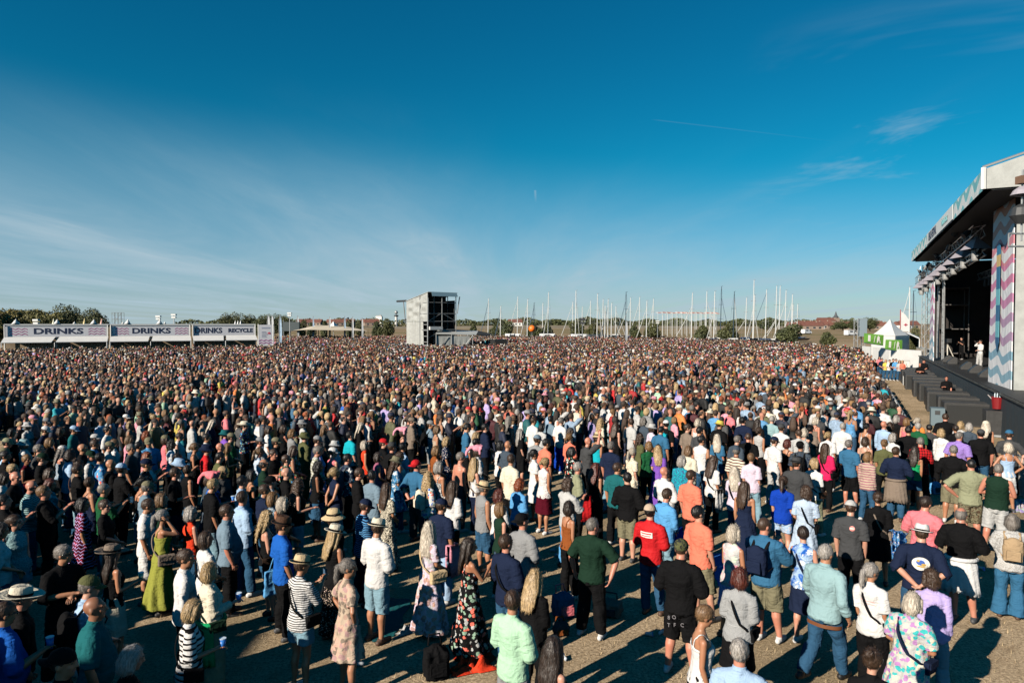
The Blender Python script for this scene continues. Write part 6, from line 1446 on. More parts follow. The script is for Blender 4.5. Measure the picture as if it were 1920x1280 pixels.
# ================================================================== who stands where (head-top pixel in the photograph, then looks)
TABLE = """
30 1097 m hang tee:black jeans:navy short:greyhair widebrim:cream sk=red
6 1132 M hold polo:blue jeans:black short:hbrown - sg,cup,sk=tan
166 1083 m clasp shirt:paleblue trousers:black short:greyhair cap:olive sk=fair,bp=black
166 1129 M hang tee:teal trousers:black bald - sk=brown
126 1222 m clasp tee:black shorts:black buzz:hblack backcap:black sk=tan
243 1216 w clasp tank:black jeans:black shag:silver - sk=red,t=-25
33 968 w hang tank:teal:knit:paleteal mini:lightdenim lowbun:hbrown - sg,t=cam,sk=fair
2 986 w clasp tee:white jeans:denim curly:hblack - sk=tan
110 1025 m cross tee:black trousers:black short:greyhair - sg,t=-50,sk=tan
150 935 w hang dress:maroon:zigzag:lilac mini:black bob:hblack - sk=tan
208 1018 w hold cami:black skirt:cream long:darkbrown widebrim:taupe sg,sk=tan,cup=can
298 957 w ear sundress:lime mini:lime pony:silver - sg,hb=taupe,sk=tan,n=hand_at_ear
272 934 m hang polo:white shorts:white short:hbrown - sg,sk=tan
302 923 w clasp tee:forest jeans:denim bob:lightbrown - sk=fair
277 897 m hold tee:greyblue trousers:black short:greyhair cap:khaki sk=fair
193 903 m phone polo:green jeans:denim buzz:greyhair - ph
55 897 M cross polo:paleteal:stripe:forest jeans:denim bald - sg,sk=red
92 896 w clasp long:teal:tiedye:turquoise jeans:black long:auburn - sk=tan
8 928 m phone tee:black jeans:black short:hblack - ph
12 846 m cross tee:black jeans:black short:hblack - sk=tan
2 888 w hang tee:white jeans:denim bob:darkbrown - 
50 855 w hold tank:maroon jeans:black short:goldbrown - sk=brown
82 850 m clasp polo:black jeans:black short:hbrown cap:forest sk=fair
110 849 m hang shirt:paleblue jeans:denim curly:darkbrown - 
47 824 w hang blouse:white jeans:denim bob:greyhair bucket:paleteal sk=tan
72 836 m hang tee:darkgrey jeans:black short:greyhair - 
88 824 w cross tee:black jeans:black bob:goldbrown - sk=tan
139 864 w hang tee:taupe jeans:denim bun:hbrown - sg,hb=brown
170 852 m clasp tee:skyblue:floral:white jeans:denim short:hblack - n=white_towel_on_the_shoulder
79 797 m back tee:navy jeans:black short:hbrown cap:white sk=tan
118 800 w cross tank:black jeans:black bob:hbrown - sk=tan
135 795 m hang tee:teal jeans:black short:hbrown cap:paleblue sg
160 785 w phone tee:lightgrey jeans:black long:hblack - ph
176 810 m clasp tee:black:tiedye:darkgrey jeans:denim short:hblack cap:lightgrey sk=fair
138 843 m hang tee:white jeans:black short:hblack cap:forest bp=red
197 798 m hang tee:white jeans:denim short:hblack - sk=tan,n=dark_beard
214 822 w clasp tee:white jeans:denim lowbun:lightbrown - 
234 818 w hang tee:pink jeans:black bob:lightbrown - 
256 828 m clasp tee:slate jeans:black buzz:hblack - sk=tan
272 822 m hang tee:skyblue jeans:denim short:hbrown cap:khaki sg,t=cam
290 830 w hold tee:white:tiedye:paleblue jeans:black curly:hblack - 
223 871 m phone tee:black jeans:black short:hbrown cap:paleblue sk=fair,ph
270 862 m clasp tee:black:smallfloral:slate jeans:black buzz:hbrown cap:navy sk=tan
262 813 w hang tank:black jeans:black curly:ginger - 
284 779 w hang dress:cream mini:cream bun:blonde - cb=brown
312 816 w clasp tank:rose jeans:black bob:hbrown cap:khaki sk=tan
10 821 m clasp tee:black jeans:black short:hblack cap:sage 
26 803 w hang cami:black jeans:black bob:hblack - sk=tan
50 790 w hang jacket:lightgrey jeans:black bob:greyhair bucket:lightgrey 
75 782 m hang tee:khaki jeans:black short:hbrown cap:grey sk=fair
103 778 w clasp tee:white jeans:denim bob:hbrown - cb=black
243 789 w hang tank:taupe jeans:black curly:blonde - 
347 1122 w hold tee:white:widestripe:black mini:black bob:blonde - cup,sk=tan,cb=black
397 1050 w hold blouse:cream wide:sage bob:blonde - sg,cup,cb=forest,n=green_jacket_at_the_waist
350 950 w clasp tank:orangered jeans:denim shag:silver - sg,cup,sk=fair
384 995 w clasp tee:white jeans:denim bob:hbrown - cb=black
366 1032 m hang shirt:white jeans:black short:hbrown - 
430 945 M hang tee:greyblue trousers:black short:hbrown - sg,sk=red
458 924 m hold polo:paleblue jeans:denim short:hbrown - sk=red
491 932 w clasp tank:greyblue:smallfloral:white jeans:denim bob:goldbrown - sk=tan
528 938 w clasp tee:black jeans:black bob:platinum - sg
505 962 w clasp cami:black mini:denim longcurl:blonde - hb=darkbrown,sk=fair
533 968 m hang tee:blue trousers:black short:hbrown trilby:brown tote=skyblue,sk=tan
562 1046 w phone tee:white:stripe:black mini:lightdenim short:hbrown trilby:straw cb=black,sk=tan,ph
622 985 w clasp tank:black wide:black:smallfloral:beige long:blonde panama:cream sk=tan
632 953 w hang tank:black jeans:black bob:hbrown sunhat:straw sk=tan
402 884 m hold tee:black:tiedye:blue jeans:black short:hbrown animal:rose sk=red,cup
421 872 w clasp jacket:darkgrey jeans:black bob:blonde beanie:tan sg,t=-60
352 871 W hang tank:black jeans:denim short:hbrown - sk=tan
341 857 m clasp tee:white jeans:denim short:greyhair bucket:paleblue cb=black
452 890 m clasp shirt:paleblue jeans:denim short:hblack - sk=fair
474 879 w hold cami:black jeans:black bob:hblack - sg
501 886 M clasp tee:white jeans:navy buzz:hblack backcap:black sk=fair
513 840 m cross tank:black jeans:taupe short:hbrown - t=cam,sk=red
487 817 m phone tee:lightgrey jeans:black short:hbrown cap:grey ph
514 819 m clasp tee:black jeans:black short:hbrown cap:khaki sk=tan
547 806 w phone tee:grey jeans:black curly:goldbrown - ph,sk=fair
569 810 m hang jacket:olive trousers:olive short:hbrown bucket:olive 
591 840 m clasp shirt:sage:check:white jeans:grey short:greyhair - sk=red
592 868 w clasp tank:black skirt:denim curly:hblack - sk=brown,n=big_hoop_earring
629 881 w back tank:navy jeans:lightdenim lowbun:blonde - sk=tan
617 841 w hold tank:rose jeans:black short:hbrown cap:white sk=fair
609 818 m hang tee:navy jeans:black short:hbrown cap:grey sk=fair
628 826 w clasp tee:palelilac jeans:black bob:hbrown bucket:lightgrey 
330 812 W clasp tank:white jeans:black short:hbrown - sg,sk=fair
356 788 m clasp tee:lightgrey jeans:denim bald - sg,sk=fair
386 812 m hang tee:white jeans:denim short:hblack - bp=white,sk=tan
363 830 w clasp cami:black jeans:black lowbun:lightbrown - sk=tan
414 829 m hang tee:black jeans:black bald - sk=red
408 846 m hang tee:olive jeans:black short:hblack - sk=fair
422 802 m clasp tee:purple jeans:black short:hbrown bucket:teal 
435 808 m clasp tee:green jeans:black short:hbrown cap:khaki sk=fair
458 788 m hold shirt:navy:floral:skyblue jeans:black short:hbrown cowboy:cream sk=fair
502 796 w hang tee:white jeans:denim bob:hbrown cap:darkgrey 
530 797 w phone tank:black jeans:black bob:hbrown - ph
571 786 w hang tee:lightgrey jeans:black bob:greyhair bucket:grey 
612 798 w hang tee:darkgrey jeans:black long:lightbrown - 
394 789 w hang tee:navy jeans:black long:platinum - sg
650 1057 w hips dress:beige:boho:taupe mini:beige pony:greyhair - sk=tan,t=-15
705 974 m clasp tee:white shorts:lightdenim short:hbrown trilby:cream sk=tan
806 982 w clasp maxi:palelilac:boho:lightgrey mini:beige long:platinum - hb=straw
881 1010 w phone sundress:black:floral:lightgrey mini:black long:darkbrown - ph,sk=tan
955 1004 m clasp tee:navy jeans:denim short:hbrown - cb=black,sk=red
962 1106 m clasp tee:mint shorts:grey short:hbrown - sg,sk=tan,t=-12
1000 1070 w clasp blouse:black trousers:black long:blonde - sk=fair
1034 1197 w hang cami:black trousers:black long:darkbrown - sk=fair
676 931 m clasp polo:navy:stripe:skyblue jeans:navy short:hbrown cap:navy sk=red
722 905 w clasp maxi:cream:zebra:black mini:cream long:hbrown - sk=tan
831 930 m hang tee:navy jeans:paleblue short:hbrown cap:navy n=pink_cloth_over_the_arm,sk=tan
906 896 m hang tank:grey shorts:denim short:greyhair panama:straw sk=tan
939 942 w hang tank:forest trousers:forest bob:goldbrown - sk=fair
936 918 w clasp tee:white jeans:denim curly:auburn - 
782 857 M back tee:steelblue trousers:darkgrey buzz:hbrown backcap:red sk=red
858 848 m hang bare trousers:darkgrey short:greyhair - sk=red
750 849 w hang cami:white jeans:black lowbun:hbrown - sk=tan
805 888 w clasp tee:white:floral:blue skirt:navy longcurl:blonde - bp=cream
824 868 w hang cami:white:zebra:black mini:black bob:silver - sk=tan
843 906 w clasp tee:white jeans:black long:hbrown - sk=fair
893 862 w clasp cami:white jeans:navy long:blonde - cb=taupe,sk=fair
895 836 w clasp tee:white:dots:darkgrey jeans:black bob:hbrown animal:pink sg
955 855 m hang tee:cream jeans:black short:hbrown - sk=tan
951 829 m hang tee:slate jeans:black bald - sk=tan
937 828 w hang shirt:white jeans:black bob:hblack - 
838 820 w hang dress:navy:smallfloral:white mini:navy curly:blonde - 
814 836 w clasp tank:rust jeans:black bob:goldbrown - sk=tan
657 808 m hang tee:turquoise jeans:black short:hblack - 
652 849 m hang tee:navy:tiedye:slate jeans:black short:hblack - bp=slate
688 825 w hang tank:orangered jeans:black bob:platinum - 
708 846 w clasp tank:mauve jeans:black bob:darkbrown - sk=tan
681 877 m clasp tee:black jeans:black short:hbrown - t=-25,sk=red
703 880 m hang tee:greyblue jeans:denim short:hblack - sk=red
808 786 m clasp tee:greyblue shorts:grey short:hbrown cap:grey bp=black
755 801 w hang cami:black jeans:black bob:hbrown animal:pink sk=fair
768 782 m clasp tee:taupe jeans:black short:hbrown cap:taupe 
730 831 m hang tee:black jeans:black short:hbrown cap:darkgrey 
757 832 w hold shirt:paleblue jeans:black short:hblack - 
873 797 m hang tee:steelblue jeans:black short:hblack - sk=tan
907 797 m clasp tee:navy jeans:black short:hblack - 
892 812 w hang tee:lightgrey jeans:black bob:blonde - 
887 824 w clasp tank:black jeans:black short:hblack - sg,sk=red
818 800 w hang cami:beige jeans:black bob:lightbrown - 
675 793 w hold tee:black jeans:black long:platinum - sk=tan
985 960 m clasp tee:grey shorts:darkgrey buzz:hbrown backcap:black sk=red
1109 971 M out tee:forest trousers:black short:greyhair - sk=red
970 897 w clasp tee:skyblue jeans:navy curly:ginger - sk=fair
1067 937 w hang cami:rust trousers:black bob:darkbrown - sk=tan
1064 893 m phone tee:lightgrey jeans:skyblue curly:hbrown - ph
1178 883 M clasp tee:black shorts:khaki short:hblack - sk=fair
1153 866 m hang tee:teal jeans:black short:hbrown - sk=tan
1181 839 w hang dress:cream:smallfloral:tan mini:beige pony:platinum - sk=fair
1084 866 m clasp tee:sage jeans:black short:silver - n=red_coat_over_the_arm,t=-20
1100 872 w hang tank:black jeans:black long:auburn - sk=tan
1145 829 m hang tee:navy jeans:lightdenim short:greyhair - sk=red
1019 860 w hang tank:white:dots:mauve skirt:maroon lowbun:blonde - sk=tan
1004 846 w hang dress:white mini:white pony:hblack - sk=brown
1021 826 m hang tee:coral jeans:black short:hblack - sk=tan
1008 816 m hang tee:grey jeans:black short:hbrown cap:greyblue 
1068 815 w clasp tee:coral jeans:black lowbun:goldbrown - sg
1066 840 w clasp blouse:black:floral:white jeans:black bob:hblack - 
1101 821 m raise tee:darkgrey jeans:black bald - sk=red
1117 809 w hang cami:turquoise jeans:black bob:hbrown sunhat:straw sk=tan
1153 792 w hang cami:black jeans:black long:hbrown - sk=fair
1181 784 m hang tee:lightgrey jeans:navy short:hbrown - sk=fair
1200 812 w hang jacket:olive trousers:olive longcurl:hbrown - 
1214 826 w hang jacket:green trousers:black bob:goldbrown - sg,t=75,sk=fair,n=looking_to_the_side
1238 834 w hang maxi:purple mini:purple long:blonde - sk=fair
1236 797 M hang tee:steelblue jeans:black short:hblack - sk=tan
1250 873 M clasp tee:white jeans:black bald - sk=red
1245 915 m clasp shirt:skyblue jeans:lightdenim short:hbrown - sk=red
1223 942 m clasp tee:red jeans:denim short:hblack cap:beige sk=fair,n=white_lettering_on_the_back
1277 1010 M clasp tee:black shorts:black buzz:hbrown beanie:olive:camo sk=red,n=letters_on_the_shorts
1300 884 m hang tee:coral trousers:black short:hbrown - sk=red
1320 953 m hang tee:coral shorts:khaki short:hblack - sk=fair,n=khaki_knee_shorts
1276 857 w hang blouse:steelblue:swirl:turquoise jeans:black bob:silver - 
1292 840 w hang tee:cream jeans:denim bob:lightbrown - 
1313 820 m hang tank:white jeans:denim short:hblack - sk=tan
1334 857 w hang tee:white jeans:black long:hbrown - cb=black,n=white_jacket_over_the_arm
1380 877 w clasp tee:palelilac jeans:denim long:platinum - cb=black
1400 905 w hang sundress:navy mini:navy long:hbrown - sk=tan
1413 851 w hang tee:palelilac jeans:lightdenim short:lightbrown - sk=fair
1381 834 m hang tee:cream:widestripe:maroon jeans:black short:greyhair cap:slate sk=tan
1380 816 m hang tee:slate jeans:black short:greyhair - 
1350 813 w hang tee:steelblue mini:denim long:platinum - cb=black
1407 810 m hang tee:black jeans:black buzz:hbrown - sk=red
1422 799 w hang tank:white:stripe:black trousers:black lowbun:hbrown - sk=tan
1451 815 m hang tee:white jeans:lightgrey short:hbrown cap:navy sk=fair
1472 823 w hang cami:black jeans:black bob:auburn - sk=tan
1505 825 m hang tee:slate:camo:navy jeans:black buzz:hblack backcap:black bp=black
1497 855 M hang tee:darkgrey trousers:black short:hbrown trilby:darkgrey sk=red
1549 833 w clasp tee:hotpink jeans:black long:hbrown - cb=black,sk=red
1526 862 w hang tee:white jeans:sage bob:blonde - cb=brown,sk=fair
1466 895 w hang tee:royal mini:paleblue:smallfloral:white pony:hbrown - sk=fair
1507 913 w clasp dress:paleblue:vstripe:white mini:paleblue curly:hbrown - cb=black,sk=fair
1441 976 M phone tee:steelblue shorts:khaki buzz:hbrown - bp=navy,sk=red,ph
1372 989 w clasp tank:lightgrey:patch:pink skirt:lilac bob:platinum - sk=tan
1512 994 w clasp tank:paleblue:tiedye:blue skirt:navy short:darkbrown - cb=navy,sk=fair
1545 1025 M walk shirt:paleteal jeans:denim short:silver - sk=tan,t=-30
1382 1068 w clasp tee:lightgrey:finestripe:slate skirt:black bob:auburn - cb=black,sk=fair
1311 1134 w hang cami:white jeans:black short:lightbrown - t=-40,sk=tan
1390 1198 m hang polo:paleblue jeans:denim short:silver - sk=red,t=25
1599 935 m hang tee:darkgrey trousers:black short:hbrown cap:lightgrey sk=fair,n=pink_dot_on_the_back
1650 922 w clasp tee:black skirt:black lowbun:hbrown - cb=taupe,sk=tan
1595 822 m hang tee:steelblue shorts:black short:greyhair - sk=red
1628 846 w hang knit:beige:widestripe:mauve jeans:denim bob:goldbrown - 
1682 836 M cross tee:navy jeans:denim short:hbrown - sk=tan,n=taupe_coat_tied_at_the_waist
1711 836 w hang cami:brightgreen mini:denim long:darkbrown - sk=tan
1727 820 m cross shirt:red:check:black jeans:black short:greyhair - 
1766 805 w hang shirt:white trousers:black curly:blonde - 
1793 810 M hang tee:purple:stripe:lilac jeans:black short:greyhair - sk=red
1838 804 M hang tee:black jeans:denim short:hblack cap:darkgrey sk=red
1851 790 w hang tank:black jeans:black long:platinum cap:cream sk=tan
1893 807 m out tee:darkgrey jeans:black short:hbrown cap:steelblue sk=fair
1886 833 w hips cami:paleblue skirt:white bob:platinum - t=40,sk=tan
1785 838 M cross tee:black shorts:khaki short:greyhair - sk=tan
1820 863 M hips tee:sage shorts:khaki:camo:brown buzz:hblack - sk=red
1866 871 M cross tank:forest shorts:lightgrey short:greyhair - sk=red
1730 929 M cross tee:rose jeans:denim short:darkbrown - sk=red
1806 953 M cross tee:black shorts:brown fringe:greyhair - sk=red,n=white_towel_round_the_hips
1720 977 M back tee:navy jeans:denim short:hbrown trilby:white sk=fair,n=round_emblem_on_the_back
1893 960 W cross knit:taupe:knit:lightgrey flares:steelblue shag:greyhair - bp=tan,sk=tan
1641 1055 w hang tee:white trousers:black pony:silver - cb=black
1699 1105 W clasp dress:lightgrey:tropical:cream mini:denim bob:platinum - sk=tan,cb=navy
1754 1066 w hang blouse:lilac jeans:lightdenim curly:hbrown - sk=fair
1630 1211 w clasp tee:black jeans:black bun:hbrown - sg,sk=fair
1720 792 m hang tee:green jeans:black short:silver - 
1675 813 w hang tee:white jeans:black curly:silver - 
1641 823 w hang cami:beige jeans:black bob:hbrown - sk=fair
1657 825 w hang tee:olive jeans:black bun:lightbrown - 
1706 802 m hang tee:black jeans:black short:hblack - sk=tan
1658 791 m hang shirt:paleblue jeans:black bald - sk=red
1621 796 w hang cami:white jeans:slate bun:hblack - sk=tan
1669 795 w hang tee:darkbrown jeans:black bob:hbrown - 
1775 777 M hang tee:black jeans:black short:hbrown - sk=red
1680 781 w hang tee:black jeans:black bob:silver - 
1697 785 w hang cami:rose jeans:black bob:goldbrown - sk=fair
1712 785 w hang tee:orange jeans:black lowbun:platinum - 
1740 796 w hang tee:darkgrey jeans:black short:hblack - 
1815 793 w hang polo:slate jeans:black bob:silver - 
1802 789 w hang tee:lightgrey jeans:black curly:blonde - 
1792 796 w hang tee:black jeans:black short:darkbrown - 
1556 808 w hang tee:white jeans:black lowbun:blonde - cb=brown
1576 791 m hang tee:white jeans:black short:silver - 
1509 803 w hang cami:turquoise jeans:black bob:platinum - sk=fair
1494 804 m hang tee:lightgrey jeans:black short:hbrown - t=60
1464 792 m hang tee:white jeans:black short:hbrown cap:darkgrey sk=fair
1443 780 m hang tee:paleteal jeans:black short:silver - 
1517 797 w hang tee:taupe jeans:black short:hblack cap:black 
1529 784 w hang cami:taupe jeans:black bob:platinum - sk=red
1347 789 M hang tee:black jeans:black short:hbrown bucket:yellow 
1398 784 m hang tee:navy jeans:black short:hblack - 
1414 789 w hang tee:black jeans:black long:darkbrown - 
1313 803 m hang tee:darkgrey jeans:black short:hblack - 
1289 797 m hang tee:taupe jeans:black short:hbrown - sk=fair
1307 787 w hang cami:white jeans:black bob:platinum - 
1248 787 m hang tee:black jeans:black short:hblack cap:white bp=turquoise
1210 783 m hang tee:slate jeans:black curly:greyhair - 
1224 792 w hang tee:palelilac jeans:black bob:hbrown bucket:lightgrey 
1126 783 w hang tee:cream jeans:black longcurl:blonde - 
1048 781 m hang tee:white jeans:royal short:greyhair - sk=fair
1030 778 m hang tee:greyblue jeans:black short:hblack - 
1068 799 w hang tee:black:dots:lightgrey jeans:black bob:hbrown cap:darkgrey 
978 803 w hang dress:black mini:black long:silver - 
998 782 m hang tee:white jeans:denim short:hbrown - sk=tan
1015 793 w hang tee:lightgrey jeans:black bob:hblack - 
976 775 w hang blouse:white jeans:black long:hbrown - 
"""
COAT = []


def person_base(px, py, b, hs, hat):
    return at_z(px, py, HEIGHT[b] * hs + (.035 if hat else .0))


labels = {}


def attach(t, o, world_loc=None):
    """put a carried thing where its carrier stands"""
    o.location = t.location; o.rotation_euler = t.rotation_euler; o.scale = t.scale


BAGS = {}


def bag_thing(kind, c, t, label, b, pose):
    p = BUILD[b]; rx, ry = max(p['ch'][0], p['wa'][0]) + .03, max(p['ch'][1], p['wa'][1]) + .035 + p['be']
    if kind == 'backpack':
        k = ('bp', b)
        if k not in BAGS:
            y0 = -(max(p['ch'][1], p['wa'][1])) - .02
            mb = MB().ball((0, y0 - .075, 1.24), (.155, .095, .215), 18, 12).box((0, y0 - .055, 1.22), (.27, .12, .36)); me = voxel(mb, .014, 4, 'bag_body'); me.materials.append(None)
            pk = voxel(MB().box((0, y0 - .155, 1.16), (.20, .06, .17)), .014, 3, 'pocket'); pk.materials.append(None)
            st_ = MB()
            for s in (-1, 1): st_.tube([(s * .10, y0 - .01, 1.38), (s * .105, -.05, 1.49), (s * .105, .07, 1.47), (s * .12, ry + .0, 1.30), (s * .155, .06, 1.13), (s * .13, y0, 1.08)], [(.022, .008)] * 6, 6)
            BAGS[k] = (smooth_all(me), smooth_all(pk), st_.mesh('strap', [None], True))
        me, pk, st_ = BAGS[k]; o = thing('backpack', label, 'backpack'); parts = [('bag_body', me, c), ('pocket', pk, c), ('strap', st_, 'black' if c != 'tan' else 'tan')]
    elif kind == 'tote':
        o = thing('tote_bag', label, 'bag'); me = voxel(MB().add([(.24, -.19, .93), (.24, .17, .95), (.30, .17, .95), (.30, -.19, .93), (.22, -.22, .55), (.22, .19, .58), (.33, .19, .58), (.33, -.22, .55)], [(0, 1, 2, 3), (7, 6, 5, 4), (0, 4, 5, 1), (1, 5, 6, 2), (2, 6, 7, 3), (3, 7, 4, 0)]), .012, 2, 'bag_body'); folds(me, .008, 4); smooth_all(me); me.materials.append(None)
        me.transform(Matrix.Scale(-1, 4, (1, 0, 0))); me.flip_normals()
        st_ = MB().tube([(-.27, -.12, .93), (-.245, -.06, 1.12), (-.17, -.02, 1.50), (-.245, .05, 1.12), (-.27, .12, .94)], .009, 6).mesh('strap', [None], True); parts = [('bag_body', me, c), ('strap', st_, c)]
        put_text('LANZAC', .115, (-.345, -.02, .78), (0, -1, 0), mat('white ink', (.7, .72, .74), .7), o, bold=.003, depth=.004, sx=.8); put_text('made in the sun', .04, (-.345, -.02, .68), (0, -1, 0), mat('white ink', (.7, .72, .74), .7), o, depth=.004)
    else:   # crossbody or handbag with a strap ring round the trunk
        k = ('cb', b, kind)
        if k not in BAGS:
            P = []
            for q in range(25):
                a = 2 * math.pi * q / 24; z = 1.235 + .245 * math.cos(a); x = -.62 * rx * math.cos(a) * 1.0 + .0; yy = (ry + .012) * math.sin(a) * (1.0 if z < 1.38 else .72)
                if math.cos(a) > .8: yy *= .8; z += .012
                P.append((x * -1 * -1, yy, z))
            P = [(x + (.30 * rx if z < 1.1 else 0), y, z) for x, y, z in P]
            big = kind == 'hb'; sx_ = .95 * rx + .03
            pm = voxel(MB().box((sx_, .05, .96), (.07 if not big else .09, .22 if not big else .27, .15 if not big else .19)), .012, 4, 'pouch'); pm.materials.append(None)
            fm = MB().box((sx_ + .045 + (.01 if big else 0), .05, 1.0), (.012, .2 if not big else .25, .08)).mesh('flap', [None]); BAGS[k] = (smooth_all(pm), fm, MB().tube(P, [(.008, .016)] * len(P), 6).mesh('strap', [None], True))
        pm, fm, sm = BAGS[k]; o = thing('shoulder_bag', label, 'bag'); parts = [('pouch', pm, c), ('flap', fm, c), ('strap', sm, c)]
    for nm, me, cc in parts:
        q = link(nm, me, o); q.material_slots[0].link = 'OBJECT'; q.material_slots[0].material = cloth(cc, '', '', .6)
    attach(t, o); return o


ROWS = []; placed = []
for li, line in enumerate([l for l in TABLE.strip().split('\n')]):
    f = line.split(); px, py, b, pose = float(f[0]), float(f[1]), f[2], f[3]
    ex = {}
    if len(f) > 8:
        pass
    rest = f[4:]; top = rest[0].split(':'); i_ = 1
    bot = rest[1].split(':'); hair = rest[2].split(':'); hat = None if rest[3] == '-' else rest[3].split(':')
    for q in (rest[4] if len(rest) > 4 else '').split(','):
        if '=' in q: k_, v_ = q.split('=', 1); ex[k_] = v_
        elif q: ex[q] = True
    if len(hair) == 1: hair = [hair[0], 'greyhair']
    ROWS.append((px, py, b, pose, top, bot, hair, hat, ex))
# fillers: people of the same crowd between the ones above
g = np.random.default_rng(21)
TOPC = ['black'] * 15 + ['navy'] * 6 + ['white'] * 7 + ['lightgrey'] * 3 + ['darkgrey'] * 3 + ['grey', 'paleblue', 'paleblue', 'steelblue', 'skyblue', 'blue', 'red', 'red', 'pink', 'coral', 'green', 'olive', 'khaki', 'beige', 'cream', 'orange', 'maroon', 'teal', 'turquoise', 'mint', 'yellow', 'lilac', 'slate', 'slate', 'rose']
HAIRC = ['hbrown'] * 7 + ['darkbrown'] * 5 + ['hblack'] * 4 + ['lightbrown'] * 3 + ['blonde'] * 3 + ['greyhair'] * 2 + ['silver'] * 1 + ['hbrown'] * 3 + ['goldbrown', 'auburn', 'ginger']
HATS = ['cap:white', 'cap:navy', 'cap:black', 'cap:khaki', 'cap:grey', 'cap:red', 'cap:paleblue', 'trilby:cream', 'trilby:straw', 'panama:straw', 'bucket:khaki', 'bucket:white', 'sunhat:straw', 'widebrim:straw', 'cap:beige', 'cap:lightgrey', 'animal:pink', 'cap:green', 'cowboy:taupe', 'bucket:navy']


def random_row(px, py):
    fem = g.random() < .48; b = g.choice(['w', 'w', 'w', 'W']) if fem else g.choice(['m', 'm', 'm', 'M']); pose = g.choice(['hang', 'clasp', 'cross', 'hold', 'hang', 'clasp', 'phone'])
    tk = g.choice(['tee', 'tee', 'tank', 'cami', 'blouse', 'dress', 'tee']) if fem else g.choice(['tee', 'tee', 'tee', 'polo', 'shirt', 'tee'])
    hs = g.choice(['bob', 'long', 'pony', 'lowbun', 'curly', 'longcurl', 'short', 'shag']) if fem else g.choice(['short', 'short', 'short', 'buzz', 'bald', 'fringe'])
    pat = g.choice(['', '', '', '', '', 'stripe', 'floral', 'smallfloral', 'tiedye']); top = [tk, g.choice(TOPC)] + ([pat, g.choice(['white', 'navy', 'lightgrey', 'skyblue'])] if pat else [])
    if py > 862: top = [tk, g.choice(['black', 'black', 'navy', 'darkgrey', 'slate', 'forest', 'black'])]
    hat = g.choice(HATS).split(':') if g.random() < .26 else None
    if py > 862 and hat: hat = ['cap', str(g.choice(['black', 'khaki', 'grey', 'navy']))]
    return (px, py, b, pose, top, [g.choice(['jeans', 'shorts', 'jeans']), g.choice(['denim', 'black', 'navy', 'khaki', 'lightdenim'])], [hs, g.choice(HAIRC)], hat, {'sg': True} if g.random() < .3 else {})


def spot(r): return person_base(r[0], r[1], r[2], 1.0, r[7])


base_pts = [list(spot(r)[:2]) for r in ROWS]
for _ in range(12):
    for i in range(len(ROWS)):
        for j in range(len(ROWS)):
            if i != j:
                ddx, ddy = base_pts[j][0] - base_pts[i][0], base_pts[j][1] - base_pts[i][1]; q = math.hypot(ddx, ddy)
                if q < .46 and base_pts[j][1] >= base_pts[i][1]:
                    k_ = (.47 - q) * .5; base_pts[j][0] += ddx / (q + 1e-6) * k_; base_pts[j][1] += max(.3, ddy / (q + 1e-6)) * k_
NMAX = 298
cand = []
for gyi in range(60):
    for gxi in range(-60, 60):
        x = gxi * .78 + .26 * g.random() * 2 - .26 + (gyi % 2) * .39; y = 11.5 + gyi * .52 + .2 * g.random()
        px, py = project((x, y, 1.72))
        if not (-10 < px < 1930): continue
        lim = 965 if px < 330 else 915 if px < 560 else 860 if px < 760 else 825 if px < 1000 else 778 if px < 1640 else 779
        if py > lim or py < 735: continue
        sgn = (x - 12.1) * .8963 - (y - 20.9) * .4435       # right of the barrier line
        if sgn > 0 and y > 19.6: continue
        if any((x - q[0]) ** 2 + (y - q[1]) ** 2 < .53 ** 2 for q in base_pts): continue
        if any((x - q[0]) ** 2 + (y - q[1]) ** 2 < .56 ** 2 for q in cand): continue
        cand.append((x, y, px, py))
cand.sort(key=lambda q: -q[3])
FILL_FROM = None
for x, y, px, py in cand:
    if len(ROWS) >= NMAX: FILL_FROM = max(FILL_FROM or 0, 0); break
    ROWS.append(random_row(px, py)); base_pts.append((x, y))
used_y = min(q[3] for q in cand[:max(1, NMAX - TABLE.strip().count('\n') - 1)]) if cand else 780

descs = [describe(r[4], r[5], r[6], r[7], True) for r in ROWS]; shorts_ = [describe(r[4], r[5], r[6], r[7], False) for r in ROWS]
GROUP = 'people of the festival audience standing on the field'
ORDW = lambda n: {1: 'first', 2: 'second', 3: 'third', 4: 'fourth', 5: 'fifth'}.get(n, str(n))


def short_ref(i):
    r = ROWS[i]; tk, tc = r[4][0], (r[4] + [''])[1]
    if r[7]: return f"{nice(r[7][1])} {WORD[r[7][0]].split(' worn')[0]}"
    return f"{nice(tc)} {PATW[(r[4] + ['', '', ''])[2]]} {'back' if tk == 'bare' else 'top' if tk == 'long' else WORD[tk]}".replace('  ', ' ').strip()


